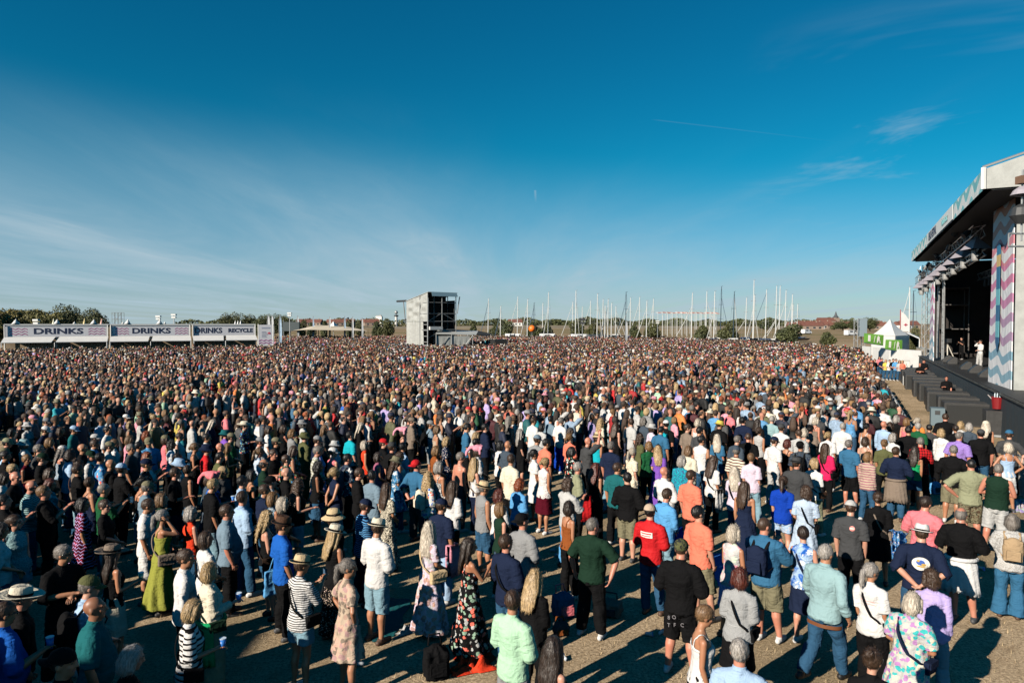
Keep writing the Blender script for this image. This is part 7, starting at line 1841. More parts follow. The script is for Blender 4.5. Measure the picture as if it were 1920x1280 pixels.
ref_count = {}
for i in range(len(ROWS)): ref_count[short_ref(i)] = ref_count.get(short_ref(i), 0) + 1
taken = {}
for i, r in enumerate(ROWS):
    px, py, b, pose, top, bot, hair, hat, ex = r
    hs = 1.0 + .02 * math.sin(i * 12.9); p = Vector((*base_pts[i], 0))
    fc = math.atan2(STAGE_T.y - p.y, STAGE_T.x - p.x) + R(16 * math.sin(i * 7.7))
    tt = ex.get('t')
    if tt == 'cam': fc = math.atan2(-p.y, -p.x) + R(25)
    elif tt: fc += R(float(tt))
    sk_ = ex.get('sk') or ['tan', 'fair', 'red', 'tan'][i % 4]
    t = make_person(p.x, p.y, fc, b, pose, top, bot, hair, hat, sk_, bool(ex.get('sg')), hs, i % 3, ['white', 'black', 'darkgrey', 'white', 'brown'][i % 5], [0, 1, 2, 3, 4, 6, 3, 0, 5, 2, 6][(i * 5 + i // 7) % 11])
    # a label of its own
    note = ex.get('n', '').replace('_', ' ')
    cands_l = [descs[i] + (f", {note}" if note else '')]
    if note: cands_l.append(shorts_[i] + f", {note}")
    nbs = sorted(range(len(ROWS)), key=lambda j: (base_pts[j][0] - base_pts[i][0]) ** 2 + (base_pts[j][1] - base_pts[i][1]) ** 2)[1:9]
    nbs = sorted(nbs, key=lambda j: ref_count[short_ref(j)])
    for j in nbs: cands_l.append(shorts_[i] + f", {'left' if px < ROWS[j][0] else 'right'} of the {short_ref(j)}")
    for j in nbs: cands_l.append(shorts_[i].replace('person with ', 'person, ') + f", {'behind' if py < ROWS[j][1] else 'before'} the {short_ref(j)}")
    dup_desc = descs.count(descs[i]) > 1
    for cl_ in cands_l[(1 if dup_desc and not note else 0):] + cands_l:
        if cl_ not in taken and len(cl_.replace(',', '').split()) <= 16: break
    taken[cl_] = 1; t['label'] = cl_; t['group'] = GROUP
    PEOPLE.append(t); placed.append((p.x, p.y))
    ref = short_ref(i)
    whose = f"person with {nice(hat[1]) + ' ' + WORD[hat[0]].split(' worn')[0] if hat else ('bald head' if hair[0] == 'bald' else WORD[hair[0]] + ' ' + nice(hair[1]) + ' hair')} and {ref if not hat else (nice((top + [''])[1]) + ' ' + ('back' if top[0] == 'bare' else 'top' if top[0] == 'long' else WORD[top[0]]))}"
    J = joints(b, pose, i % 3)
    if 'bp' in ex: bag_thing('backpack', ex['bp'], t, f"{nice(ex['bp'])} backpack on {whose}", b, pose)['group'] = 'backpacks worn in the crowd'
    if 'cb' in ex: bag_thing('cb', ex['cb'], t, f"{nice(ex['cb'])} cross-body bag on {whose}", b, pose)['group'] = 'bags carried in the crowd'
    if 'hb' in ex: bag_thing('hb', ex['hb'], t, f"{nice(ex['hb'])} handbag on {whose}", b, pose)['group'] = 'bags carried in the crowd'
    if 'tote' in ex: bag_thing('tote', ex['tote'], t, f"bright blue tote bag with white lettering on {whose}", b, pose)
    if 'cup' in ex:
        w = J['wr0']; hd = (J['wr0'] - J['el0']).normalized(); c = w + hd * .085 + Vector((0, .0, .03)); can_ = ex['cup'] == 'can'
        o = thing('drink_can' if can_ else 'plastic_cup', f"{'pale drink can' if can_ else 'blue printed plastic cup'} held by {whose}", 'can' if can_ else 'cup')
        MB().rings([(c.x, c.y, c.z - .06, .028, .028), (c.x, c.y, c.z + .065, .040, .040), (c.x, c.y, c.z + .062, .036, .036), (c.x, c.y, c.z + .03, .033, .033)], 14).build('cup_wall', mat('blue cup', (.03, .16, .50), .35) if not can_ else mat('pale can', (.5, .52, .35), .3, .4), o, smooth=True)
        MB().rings([(c.x, c.y, c.z + .060, .0405, .0405), (c.x, c.y, c.z + .068, .0415, .0415)], 14).build('cup_rim', mat('cup rim', (.5, .58, .66), .3), o); attach(t, o)
    if 'ph' in ex and 'phone' == pose:
        c = (J['wr0'] + J['wr1']) * .5 + Vector((0, .085, .075)); o = thing('mobile_phone', f"phone held up by {whose}", 'phone')
        MB().box(c, (.075, .010, .15)).build('case', dkgrey, o); MB().box(c + Vector((0, -.0065, 0)), (.066, .003, .138)).build('screen', mat('phone glass', (.05, .09, .14), .1), o); attach(t, o)

def find(px, py): return min(range(len(ROWS)), key=lambda i: abs(ROWS[i][0] - px) + abs(ROWS[i][1] - py))


def on_back(i, z, x=0.0):
    """a point just outside the back of the person's top and its frame"""
    r = ROWS[i]; me = top_mesh(r[2], r[3], i % 3, r[4][0]); v = np_verts(me); m = (abs(v[:, 2] - z) < .05) & (abs(v[:, 0] - x) < .05); return Vector((x, v[m][:, 1].min() - .004, z))


def patch(i, shapes, name):
    """flat print laid on the curved back: shapes = list of (outline [(x,z)], material)"""
    r = ROWS[i]; me = top_mesh(r[2], r[3], i % 3, r[4][0]); v = np_verts(me); mb = MB(); mats_ = []
    for k, (pts, m) in enumerate(shapes):
        mats_.append(m)
        N_ = []
        for (x0, z0), (x1, z1) in zip(pts, pts[1:] + pts[:1]):
            ns = max(1, int(math.hypot(x1 - x0, z1 - z0) / .014)); N_ += [(x0 + (x1 - x0) * q / ns, z0 + (z1 - z0) * q / ns) for q in range(ns)]
        cx_, cz_ = sum(p[0] for p in N_) / len(N_), sum(p[1] for p in N_) / len(N_); R_ = []; nr = 6
        for q in range(nr):
            tq = 1 - q / (nr - .7)
            for x, z in N_:
                x, z = cx_ + (x - cx_) * tq, cz_ + (z - cz_) * tq; d = (v[:, 0] - x) ** 2 + (v[:, 2] - z) ** 2 + np.where(v[:, 1] > -.02, 9, 0); nn = np.argsort(d)[:5]; R_.append(Vector((x, v[nn, 1].min() - .006 - .002 * k, z)))
        w_ = len(N_); mb.add(R_, [(q * w_ + j, q * w_ + (j + 1) % w_, (q + 1) * w_ + (j + 1) % w_, (q + 1) * w_ + j) for q in range(nr - 1) for j in range(w_)] + [tuple((nr - 1) * w_ + j for j in range(w_))], k)
    top_o = [o for o in PEOPLE[i].children if o.name.split('.')[0] in ('shirt', 'tank_top', 'jumper')][0]
    return mb.build(name, mats_, top_o)


ell = lambda cx, cz, rx, rz, n=22: [(cx + rx * math.cos(2 * math.pi * k / n), cz + rz * math.sin(2 * math.pi * k / n)) for k in range(n)]
i = find(1720, 977); wm2 = mat('print white', (.62, .60, .55), .7)
patch(i, [(ell(0, 1.27, .115, .098), wm2), (ell(-.005, 1.29, .058, .042, 9), mat('print blue', (.03, .09, .35), .7)), (ell(.035, 1.265, .032, .022, 7), mat('print gold', (.45, .28, .06), .7)), (ell(-.035, 1.315, .02, .02, 6), mat('print gold', (.45, .28, .06), .7)), (ell(.0, 1.235, .06, .012, 9), mat('print gold', (.45, .28, .06), .7)), (ell(.02, 1.31, .018, .02, 6), mat('print blue', (.03, .09, .35), .7))], 'round_emblem')
i = find(1599, 935); patch(i, [(ell(.04, 1.36, .042, .042, 18), mat('print pink', (.62, .22, .20), .7)), ([(.008, 1.368), (.072, 1.368), (.072, 1.352), (.008, 1.352)], wm2)], 'round_print')
i = find(1223, 942); patch(i, [([(-.12, 1.37), (.09, 1.37), (.09, 1.28), (-.12, 1.28)], wm2), ([(-.105, 1.355), (.075, 1.355), (.075, 1.335), (-.105, 1.335)], mat('print red', (.5, .03, .03), .7)), ([(-.10, 1.315), (.06, 1.315), (.06, 1.30), (-.10, 1.30)], mat('print red', (.5, .03, .03), .7))], 'lettering_block')
i = find(1641, 1055); patch(i, [([(-.09, 1.31), (.09, 1.30), (.09, 1.292), (-.09, 1.302)], mat('print rose', (.6, .25, .22), .7)), ([(-.05, 1.27), (.10, 1.262), (.10, 1.256), (-.05, 1.264)], mat('print rose', (.6, .25, .22), .7))], 'faint_print')


def hang_cloth(i, m, kind, label, name='tied_cloth', cat='coat'):
    """a coat or towel tied round the hips, or hung over the arm"""
    r = ROWS[i]; p = BUILD[r[2]]; hi = p['hi']; t = PEOPLE[i]; mb = MB(); n = 30
    if kind == 'hips':
        for z, k in ((1.0, .03), (.96, .045), (.80, .06), (.62, .075), (.50, .085)):
            for j in range(n):
                a = math.pi * (1.02 + .96 * j / (n - 1)); w = .012 * math.sin(j * 1.7 + z * 9) * (1.05 - z) * 2.4; mb.v.append(((hi[0] + k + w) * math.cos(a), (hi[1] + k + w) * math.sin(a), z - .05 * abs(math.cos(a)) + .02 * math.sin(j * 2.3) * (z < .55)))
        mb.f = [(q * n + j, q * n + j + 1, (q + 1) * n + j + 1, (q + 1) * n + j) for q in range(4) for j in range(n - 1)]; mb.m = [0] * len(mb.f)
        mb.tube([((hi[0] + .03) * math.cos(a), (hi[1] + .05) * math.sin(a), 1.0) for a in np.linspace(0, 2 * math.pi, 25)], .022, 6)
    else:
        J = joints(r[2], r[3], i % 3); e, w = J['el0'], J['wr0']; c = e.lerp(w, .6)
        for s in (-1, 1):
            for q, z in enumerate((0.04, -.1, -.3, -.5)):
                for j in range(9): mb.v.append((c.x + s * .05 + .015 * math.sin(j * 2 + z * 8), c.y - .11 + .22 * j / 8, c.z + z))
        mb.f = [(s * 36 + q * 9 + j, s * 36 + q * 9 + j + 1, s * 36 + (q + 1) * 9 + j + 1, s * 36 + (q + 1) * 9 + j) for s in (0, 1) for q in range(3) for j in range(8)] + [(j, 36 + j, 37 + j, j + 1) for j in range(8)]; mb.m = [0] * len(mb.f)
    o = mb.build(name, m, None, smooth=True); o.modifiers.new('t', 'SOLIDIFY').thickness = .012
    attach(t, o); return tag(o, label, cat)


hang_cloth(find(1806, 953), cloth('white'), 'hips', 'white towel tied round the hips of the balding person in black', 'tied_towel', 'towel')
hang_cloth(find(1682, 836), cloth('taupe'), 'hips', 'taupe coat tied round the hips of the person in navy', 'tied_coat', 'coat')
hang_cloth(find(397, 1050), cloth('brightgreen'), 'hips', 'bright green jacket tied under the cream blouse', 'tied_jacket', 'jacket')
hang_cloth(find(1084, 866), cloth('red'), 'arm', 'red coat hanging from the arm of the person bending in sage', 'held_coat', 'coat')
hang_cloth(find(1334, 857), cloth('white'), 'arm', 'white jacket hanging from the arm behind the coral t-shirt', 'held_jacket', 'jacket')
hang_cloth(find(831, 930), cloth('pink'), 'arm', 'pink cloth hanging over the arm beside the navy cap', 'held_cloth', 'cloth')
# letters on the black shorts
i = find(1277, 1010); t = PEOPLE[i]; sh_o = [o for o in t.children if o.name.split('.')[0] == 'shorts'][0]
for ch, x, z in (('8', -.10, .80), ('O', -.03, .82), ('T', -.10, .70), ('F', -.02, .72), ('C', .08, .74)):
    put_text(ch, .07, (x, -.185 - .0, z), (1, 0, 0), mat('worn print', (.16, .15, .16), .8), sh_o, depth=.003)

# the brown belt of the walking person
i = find(1545, 1025); r = ROWS[i]; tm_ = top_mesh(r[2], r[3], i % 3, r[4][0]); bv_ = np_verts(bottom_mesh(r[2], r[3], i % 3, 'jeans')); tv_ = np_verts(tm_); z0_ = tv_[:, 2].min() + .005; P_ = []
for a in np.linspace(0, 2 * math.pi, 37)[:-1]:
    d_ = np.array([math.cos(a), math.sin(a)]); s_ = (abs(bv_[:, 2] - z0_) < .04) & (bv_[:, :2] @ d_ > .9 * np.linalg.norm(bv_[:, :2], axis=1)); rr_ = np.percentile(bv_[s_][:, :2] @ d_, 75) + .004 if s_.any() else .18; P_.append((rr_ * d_[0], rr_ * d_[1]))
mb = MB(); n_ = len(P_); mb.v = [(x, y, z0_ - .045) for x, y in P_] + [(x, y, z0_ + .002) for x, y in P_]; mb.f = [(j, (j + 1) % n_, n_ + (j + 1) % n_, n_ + j) for j in range(n_)]; mb.m = [0] * n_
mb.build('belt', mat('brown leather', (.13, .045, .016), .5), PEOPLE[i], smooth=True)

# ================================================================== dry straw standing on the field close to the viewpoint
g4 = np.random.default_rng(8); n = 26000; bx = g4.uniform(-9, 12, n); by = 7.5 + 11 * g4.random(n) ** 1.3
den = vnoise(np.stack([bx, by, bx * 0], 1), (1.3, 1.3, 0), 12, 3); kp = den + .5 * g4.normal(size=n) > .05; bx, by = bx[kp], by[kp]; n = len(bx)
a = g4.uniform(0, 6.28, n); L_ = g4.uniform(.02, .075, n); tl_ = g4.uniform(.25, 1.4, n); w_ = g4.uniform(.0025, .005, n); ca, sa_ = np.cos(a), np.sin(a)
v0 = np.stack([bx - sa_ * w_, by + ca * w_, np.full(n, .0)], 1); v1 = np.stack([bx + sa_ * w_, by - ca * w_, np.full(n, .0)], 1); v2 = np.stack([bx + ca * L_ * np.sin(tl_), by + sa_ * L_ * np.sin(tl_), .004 + L_ * np.cos(tl_)], 1)
V_ = np.stack([v0, v1, v2], 1).reshape(-1, 3); me = bpy.data.meshes.new('dry_grass'); me.from_pydata(V_.tolist(), [], np.arange(3 * n).reshape(-1, 3).tolist()); me.materials.append(mat('straw', (.50, .37, .21), .8, var=.5, vscale=1.5)); me.update()
tag(link('dry_grass', me), 'short dry straw on the trampled ground between the nearest people', 'grass', kind='stuff')

# ================================================================== cloths, bags and blankets on the ground
def ground_cloth(name, label, cat, poly, m, h=.05, seed=0, n=26, crumple=1.0, solid=True):
    """a crumpled cloth: bilinear patch between four ground points with folds"""
    P = [at_z(*q) for q in poly]; mb = MB(); g2 = np.random.default_rng(seed); ph = g2.uniform(0, 6, 8)
    for i in range(n):
        for j in range(n):
            u, v = i / (n - 1), j / (n - 1); p = P[0].lerp(P[1], u).lerp(P[3].lerp(P[2], u), v); e = min(u, 1 - u, v, 1 - v) * 4
            z = h * min(1, e) * (.5 + crumple * (.5 * math.sin(9 * u + 4 * v + ph[0]) * math.sin(5 * v + ph[1]) + .35 * math.sin(17 * (u - v) + ph[2]) + .2 * math.sin(29 * u + 11 * v + ph[3]))); ed = .05 * crumple * math.sin(13 * (u + v) + ph[4]); mb.v.append((p.x + ed * (1 - min(1, e)), p.y + ed * .6 * (1 - min(1, e)), max(.012, z + .014)))
    mb.f = [(i * n + j, (i + 1) * n + j, (i + 1) * n + j + 1, i * n + j + 1) for i in range(n - 1) for j in range(n - 1)]; mb.m = [0] * len(mb.f)
    return tag(mb.build(name, m, None, smooth=True), label, cat)


ground_cloth('jacket', 'bright coral-red jacket crumpled on the ground beside the mint t-shirt', 'jacket', [(838, 1272), (926, 1258), (922, 1216), (862, 1226)], cloth('orangered'), .16, 3)
ground_cloth('picnic_blanket', 'dark green patterned picnic blanket behind the white t-shirt and trilby', 'blanket', [(700, 1205), (742, 1192), (772, 1124), (718, 1122)], cloth('teal', 'dots', 'slate'), .02, 4, crumple=.5)
ground_cloth('picnic_blanket', 'blue picnic blanket on the ground beside the coral t-shirts', 'blanket', [(1345, 1100), (1418, 1072), (1400, 1030), (1330, 1040)], cloth('blue', 'check', 'skyblue'), .03, 5, crumple=.5)
ground_cloth('blue_cloth', 'crumpled blue cloth on the ground beside the black skirt', 'cloth', [(1662, 1052), (1690, 1044), (1702, 1000), (1668, 992)], cloth('skyblue', 'tiedye', 'blue'), .14, 6)
ground_cloth('lilac_cloth', 'pale lilac cloth on the ground at the right edge', 'cloth', [(1896, 960), (1925, 962), (1925, 935), (1900, 938)], cloth('lilac', 'patch', 'white'), .1, 7)
ground_cloth('blue_cloth', 'dark blue cloth on the ground in front of the red t-shirt', 'cloth', [(1258, 1030), (1290, 1036), (1300, 990), (1262, 985)], cloth('royal'), .1, 8)
ground_cloth('white_jacket', 'pale white-grey cloth on the ground by the patterned dress', 'cloth', [(742, 1196), (782, 1186), (786, 1176), (752, 1180)], cloth('lightgrey'), .07, 9)


def ground_bag(name, label, px, py, c, size, rz, c2='black'):
    p = at_z(px, py); t = thing(name, label, 'bag', p, rz); sx_, sy, sz = size
    me = voxel(MB().ball((0, 0, sz * .46), (sx_ * .5, sy * .5, sz * .5), 16, 10).box((0, 0, sz * .4), (sx_ * .85, sy * .85, sz * .78)), .016, 4, 'bag_body'); folds(me, .012, int(px) % 50); smooth_all(me); me.materials.append(cloth(c, '', '', .6)); link('bag_body', me, t)
    MB().tube([(-sx_ * .25, sy * .3, sz * .85), (-sx_ * .2, sy * .45, sz * 1.12), (sx_ * .2, sy * .45, sz * 1.12), (sx_ * .25, sy * .3, sz * .85)], .014, 6).build('strap', cloth(c2), t, smooth=True)
    MB().box((0, -sy * .5, sz * .36), (sx_ * .6, .06, sz * .36)).build('pocket', cloth(c2, '', '', .6), t); return t


ground_bag('backpack', 'black backpack standing on the ground beside the coral-red jacket', 818, 1268, 'black', (.36, .30, .46), .3)
ground_bag('bag', 'bag with blue top and patterned side on the ground behind the long blonde hair', 1056, 1155, 'steelblue', (.34, .3, .42), .4, 'rose')
ground_bag('bag', 'grey-beige bag lying on the ground behind the large person in dark green', 1140, 1150, 'taupe', (.5, .34, .26), -.4, 'darkgrey')
ground_bag('bag', 'small brown bag on the straw beside the patterned bag', 1052, 1188, 'darkgrey', (.26, .2, .2), .2, 'rust')
ground_bag('bag', 'blue bag hanging low between the black-clad people near the stage', 1754, 925, 'skyblue', (.3, .22, .36), .2, 'slate')

cupm = mat('crushed clear cup', (.45, .48, .50), .3); n_l = 0
for k in range(400):
    x_, y_ = random.uniform(-5, 9), random.uniform(7.2, 15); qx, qy = project((x_, y_, 0))
    if not (30 < qx < 1900 and 1000 < qy < 1275) or any((x_ - q[0]) ** 2 + (y_ - q[1]) ** 2 < .3 for q in placed): continue
    if n_l == 0:
        cup0 = thing('crushed_cup', 'small crushed plastic cup lying on the dry ground', 'cup', (x_, y_, .035), 0, 'crushed cups lying on the ground'); MB().tube([(-.05, 0, 0), (.0, .005, .002), (.06, 0, .005)], [(.026, .022), (.030, .018), (.038, .028)], 10).build('cup_wall', cupm, cup0, smooth=True); MB().tube([(.058, 0, .005), (.066, 0, .006)], [(.040, .030), (.040, .030)], 10).build('cup_rim', mat('blue cup', (.03, .16, .50), .35), cup0); o = cup0
    else: o = copy_tree(cup0); o.location = (x_, y_, .035)
    o.rotation_euler.z = random.uniform(0, 6.28); n_l += 1
    if n_l >= 16: break

# ================================================================== stage people and people apart
extra = []


def extra_person(loc, facing, b, pose, top, bot, hair, hat, label, sk='fair', sg=False, s=1.0, group=None):
    t = make_person(loc.x, loc.y, facing, b, pose, top, bot, hair, hat, sk, sg, s, 1, 'white'); t.location.z = loc.z; t['label'] = label
    if group: t['group'] = group
    extra.append(t); return t


toward = math.atan2(-B.y, -B.x)
perf = extra_person(SP(16.3, 2.1, DECK), toward + .5, 'm', 'ear', ['shirt', 'white'], ['trousers', 'lightgrey'], ['short', 'darkbrown'], None, 'performer in white shirt and pale trousers singing on the stage', sg=True)
Jp = joints('m', 'ear', 1); c = Jp['wr0'] + Vector((-.03, .07, .05)); mic = thing('microphone', 'black microphone held by the performer in white on the stage', 'microphone'); MB().tube([c, c + Vector((-.05, .03, .02))], .014, 8).build('grip', black, mic); MB().ball(c + Vector((-.065, .04, .03)), .026).build('mic_head', dkgrey, mic); attach(perf, mic)
extra_person(SP(26.4, 2.3, DECK), toward + .9, 'm', 'phone', ['tee', 'black'], ['trousers', 'black'], ['short', 'hblack'], None, 'camera operator in black standing behind the tripod on the deck')
extra_person(SP(15.0, 3.4, DECK), toward - .2, 'm', 'hang', ['tee', 'black'], ['trousers', 'darkgrey'], ['short', 'hbrown'], None, 'musician in black standing behind the singer in white')
extra_person(at_z(1570, 655, 2.35) + Vector((0, 0, -1.75)), math.atan2(-60, -10), 'M', 'hang', ['tee', 'black'], ['trousers', 'black'], ['buzz', 'hblack'], None, 'security guard in black raised above the crowd near the camera platform')
pit_spots = [(1729, 695, 'm', 'cross', 'steward in black leaning between the middle bass speakers', 'bald', .2), (1775, 718, 'm', 'hold', 'steward in black with cropped hair between the near bass speakers', 'buzz', .1), (1708, 667, 'm', 'clasp', 'guard in black at the far end of the bass speakers, left of two', 'short', .3), (1716, 670, 'm', 'clasp', 'guard in black at the far end of the bass speakers, right of two', 'short', -.3)]
for px, py, b, pose, l, h, a in pit_spots: extra_person(min((SUBP((k + .02) / 10) + B * (.9 if px > 1720 else 1.6) - U * .62 for k in range(1, 11)), key=lambda q: abs(project((q.x, q.y, 1.7))[0] - px)), math.atan2(-.9, -.6) + a, b, pose, ['tee', 'black'], ['trousers', 'black'], [h, 'hblack'], None, l, 'red', group='guards and stewards in the pit')
bp_l = [('white', 'm', 'short'), ('black', 'w', 'bob'), ('rose', 'w', 'long'), ('navy', 'm', 'short'), ('yellow', 'w', 'bob'), ('white', 'w', 'lowbun'), ('black', 'm', 'short'), ('skyblue', 'm', 'short'), ('lightgrey', 'w', 'long'), ('coral', 'w', 'bob')]
for k, (c_, b, h) in enumerate(bp_l):
    px = 1634 + 6.6 * k; p = at_z(px, 672 - (5 if k in (0, 2) else 0) + .3 * k, 1.72); p.z = 0
    extra_person(p, math.atan2(STAGE_T.y - p.y, STAGE_T.x - p.x), b, 'clasp', ['tee', c_], ['jeans', 'denim'], [h, HAIRC[(k * 5) % 24]], None, f'person in {nice(c_)} top leaning at the far pale barriers, {["first", "second", "third", "fourth", "fifth", "sixth", "seventh", "eighth", "ninth", "tenth"][k]} from the left', group='people behind the far pale barriers')

# ================================================================== the rest of the audience: one mass
def part_tris(me, target):
    o = bpy.data.objects.new('tmp', me.copy()); col.objects.link(o); m = o.modifiers.new('d', 'DECIMATE'); m.ratio = min(1.0, target / (2.0 * max(1, len(me.polygons)))); m.use_collapse_triangulate = True
    dg = bpy.context.evaluated_depsgraph_get(); e = bpy.data.meshes.new_from_object(o.evaluated_get(dg)); e.calc_loop_triangles()
    v = np_verts(e).astype(np.float32); tr = np.empty(len(e.loop_triangles) * 3, np.int32); e.loop_triangles.foreach_get('vertices', tr)
    bpy.data.objects.remove(o); bpy.data.meshes.remove(e); return v, tr.reshape(-1, 3)


KINDS = []   # (build, pose, top kind, bottom kind, hair, hat)
KINDS += [('m', 'hang', 'tee', 'jeans', 'short', None), ('m', 'cross', 'tee', 'shorts', 'short', None), ('m', 'clasp', 'polo', 'jeans', 'bald', None), ('m', 'hold', 'tee', 'jeans', 'short', 'cap'), ('M', 'hang', 'tee', 'shorts', 'fringe', None), ('M', 'clasp', 'tee', 'jeans', 'short', 'cap'), ('m', 'phone', 'tee', 'jeans', 'short', 'trilby'), ('m', 'clasp', 'shirt', 'jeans', 'buzz', 'bucket'),
          ('w', 'hang', 'tank', 'jeans', 'long', None), ('w', 'clasp', 'tee', 'jeans', 'bob', None), ('w', 'hold', 'cami', 'jeans', 'pony', None), ('w', 'phone', 'tee', 'jeans', 'bob', None), ('W', 'clasp', 'tee', 'jeans', 'curly', None), ('w', 'hang', 'dress', 'mini', 'lowbun', None), ('w', 'clasp', 'blouse', 'jeans', 'long', 'sunhat'), ('m', 'raise', 'tee', 'jeans', 'short', None)]
KW = np.array([9, 6, 5, 5, 4, 4, 2, 2, 6, 8, 5, 2, 4, 4, 2, 1.7]); KW = KW / KW.sum()
LODS = [dict(body=2600, top=1500, bot=700, hair=900, hat=500), dict(body=340, top=230, bot=90, hair=130, hat=110), dict(body=120, top=80, bot=26, hair=44, hat=40), dict(body=42, top=30, bot=10, hair=18, hat=20)]
TPL = []
for lod in LODS:
    row = []
    for b, pose, tk, bk, hk, hk2 in KINDS:
        V, T, S = [], [], []; o = 0
        # the lower legs stay only in the nearest band, where gaps between people show them
        for slot, me, tg in [(0, body_mesh(b, pose, 0), lod['body']), (2, top_mesh(b, pose, 0, tk), lod['top']), (3, bottom_mesh(b, pose, 0, bk), lod['bot'])] + ([(1, hair_mesh(hk), lod['hair'])] if hk != 'bald' else []) + ([(4, hat_meshes(hk2)[k][1], lod['hat'] // (1 if k == 0 else 2)) for k in range(len(hat_meshes(hk2)))] if hk2 else []):
            v, tr = part_tris(me, tg); V.append(v); T.append(tr + o); S.append(np.full(len(tr), slot, np.int8)); o += len(v)
        row.append((np.concatenate(V) * BUILD[b]['s'], np.concatenate(T), np.concatenate(S)))
    TPL.append(row)
g = np.random.default_rng(3)
# standing places: a jittered field inside the audience's outline
xs, ys = [], []
y = 12.0
while y < 205:
    st = .66 if y < 40 else .72 if y < 80 else .80 if y < 130 else .92
    n = int(2 * (y * .8 + 4) / st); x = -(y * .8 + 4) + (np.arange(n) + g.random(n) * 1.05) * st; xs.append(x); ys.append(np.full(n, y) + (g.random(n) - .5) * st * 1.1); y += st * .92
X, Y = np.concatenate(xs), np.concatenate(ys)
px, py = project(np.stack([X, Y, np.full(len(X), 1.72)], 1))
ok = (px > -200) & (px < 1980)
ok &= ~(((X - 12.1) * .8963 - (Y - 20.9) * .4435 > .1) & (Y > 19.0))                         # the pit stays free
ok &= py < 800
sgn_bar = (X - BP0.x) * bnrm.x + (Y - BP0.y) * bnrm.y; ok &= ~((px < 515) & (sgn_bar < 2.4))      # in front of the bars
ok &= np.where(px < 760, Y < 165, np.where(px < 1240, Y < 178 - (px - 760) * .06, Y < 150 - (px - 1240) * .17))
ok &= (px < 1616) | (Y < 71 - (px - 1616) * .5)
rel = np.stack([X - c0.x, Y - c0.y], 1); fa = rel @ np.array(FT.xy); fb = -(rel @ np.array(FN.xy)); ok &= ~((fa > -5) & (fa < 15) & (fb > -8.5) & (fb < 8.5))
ok &= ~((abs(X - pf.location.x) < 2.2) & (abs(Y - pf.location.y) < 1.8))
from mathutils.kdtree import KDTree
kd = KDTree(len(placed)); [kd.insert((q[0], q[1], 0), i) for i, q in enumerate(placed)]; kd.balance()
near = np.array([Y_ < 32 and kd.find((x_, Y_, 0))[2] < .52 for x_, Y_ in zip(X, Y)]); ok &= ~near
lim = np.where(px < 330, 790, np.where(px < 1000, 786, np.where(px < 1640, 778, 770))); ok &= (py < lim)
clump = vnoise(np.stack([X, Y, Y * 0], 1), (.35, .35, 0), 77); ok &= ~((clump > .66) & (Y < 75))
ok0 = ok.copy()
# people standing just outside the picture, left of it and in front of the platform
gx_, gy_ = np.meshgrid(np.arange(-19, 7.5, .66), np.arange(1.2, 22, .66)); X2 = (gx_ + g.uniform(-.3, .3, gx_.shape)).ravel(); Y2 = (gy_ + g.uniform(-.28, .28, gx_.shape)).ravel()
hx, hy = project(np.stack([X2, Y2, np.full(len(X2), 1.95)], 1)); fx_, fy_ = project(np.stack([X2, Y2, np.full(len(X2), 0.0)], 1))
out_left = (hx < -48) & (X2 > -.78 * Y2 - 4.2) & (Y2 > 4); out_low = (hy > 1330) & (Y2 > 2.2) & (X2 > -8) & (X2 < 6.6) & (g.random(len(X2)) < .62)
k2 = out_left & ~((X2 > -23.5) & (X2 < -9) & (Y2 < 1.2)); offf = np.concatenate([np.zeros(len(X), bool), k2]); X, Y, px, py = np.concatenate([X, X2]), np.concatenate([Y, Y2]), np.concatenate([px, hx]), np.concatenate([py, hy]); ok = np.concatenate([ok0, k2])
X, Y, px, py = X[ok], Y[ok], px[ok], py[ok]; N = len(X); print('outside the picture', int(k2.sum()))
print('audience mass', N)
fac = np.arctan2(34 - Y, 27 - X) + g.normal(0, .28, N); kind = g.choice(len(KINDS), N, p=KW); scl = g.normal(.995, .048, N); lodi = np.where(offf[ok], 0, np.where(Y < 33, 1, np.where(Y < 62, 2, 3)))
pal = lambda names: np.array([COL[c] for c in names])
CT = pal(TOPC); CH = pal(HAIRC); CB = pal(['denim', 'black', 'navy', 'khaki', 'lightdenim', 'black', 'denim', 'beige']); CX = pal(['white', 'white', 'cream', 'straw', 'navy', 'black', 'khaki', 'black', 'grey', 'red', 'navy', 'brown', 'pink', 'darkgrey']); CS = np.array([SKIN[k] for k in ('tan', 'fair', 'red', 'red', 'tan', 'brown')])
c_top, c_hair, c_bot, c_hat, c_skin = CT[g.integers(0, len(CT), N)], CH[g.integers(0, len(CH), N)], CB[g.integers(0, len(CB), N)], CX[g.integers(0, len(CX), N)], CS[g.integers(0, len(CS), N)]
c_top = c_top * g.uniform(.6, 1.05, (N, 1)); c_hair = c_hair * g.uniform(.6, 1.1, (N, 1)); c_skin = c_skin * g.uniform(.75, 1.05, (N, 1)); five = np.stack([c_skin, c_hair, c_top, c_bot, c_hat], 1)
Vs, Ts, Cs = [], [], []; off = 0
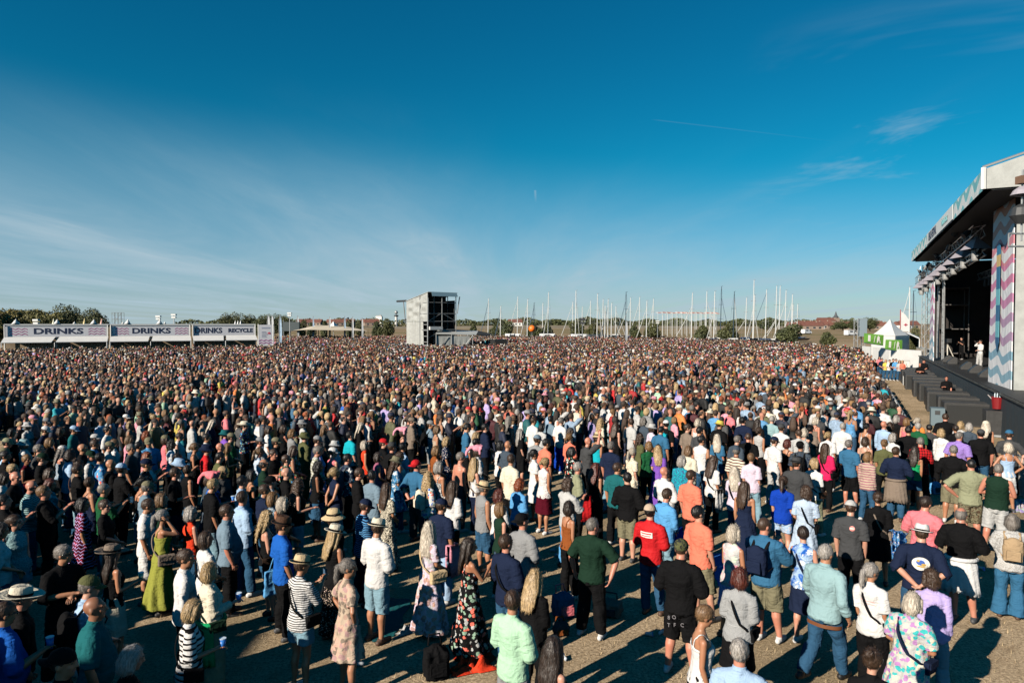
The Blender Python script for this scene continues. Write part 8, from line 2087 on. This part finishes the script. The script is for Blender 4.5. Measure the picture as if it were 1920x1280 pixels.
for L in range(4):
    for k in range(len(KINDS)):
        idx = np.where((lodi == L) & (kind == k))[0]
        if not len(idx): continue
        v, tr, sl_ = TPL[L][k]; a = fac[idx] - math.pi / 2; ca, sa_ = np.cos(a)[:, None], np.sin(a)[:, None]; s = scl[idx][:, None]
        P = np.empty((len(idx), len(v), 3), np.float32); P[..., 0] = (v[:, 0] * ca - v[:, 1] * sa_) * s + X[idx][:, None]; P[..., 1] = (v[:, 0] * sa_ + v[:, 1] * ca) * s + Y[idx][:, None]; P[..., 2] = v[:, 2] * s
        Vs.append(P.reshape(-1, 3)); Ts.append((tr[None] + (np.arange(len(idx)) * len(v))[:, None, None] + off).reshape(-1, 3)); Cs.append(five[idx][:, sl_, :].reshape(-1, 3)); off += len(idx) * len(v)
Vs, Ts, Cs = np.concatenate(Vs), np.concatenate(Ts).astype(np.int32), np.concatenate(Cs); nt = len(Ts); print('audience triangles', nt)
me = bpy.data.meshes.new('audience'); me.vertices.add(len(Vs)); me.vertices.foreach_set('co', Vs.ravel()); me.loops.add(nt * 3); me.loops.foreach_set('vertex_index', Ts.ravel()); me.polygons.add(nt); me.polygons.foreach_set('loop_start', np.arange(0, nt * 3, 3, dtype=np.int32)); me.polygons.foreach_set('use_smooth', np.ones(nt, bool))
at_ = me.attributes.new('tint', 'FLOAT_COLOR', 'FACE'); at_.data.foreach_set('color', np.concatenate([Cs, np.ones((nt, 1))], 1).astype(np.float32).ravel()); me.update()
m, t, b_ = new_mat('audience'); an_ = t.new('ShaderNodeAttribute', attribute_name='tint'); oc = t.new('ShaderNodeTexCoord').outputs['Object']; sv = t.new('ShaderNodeVectorMath', operation='SCALE'); t.put(sv.inputs[0], an_.outputs['Color']); t.put(sv.inputs[3], t.step(t.noise(oc, 14, 3), .3, .7, .75, 1.2)); t.put(b_.inputs['Base Color'], sv.outputs[0]); b_.inputs['Roughness'].default_value = .75
me.materials.append(m)
tag(link('audience', me), 'dense far audience filling the field behind the nearer people', 'crowd', kind='stuff')
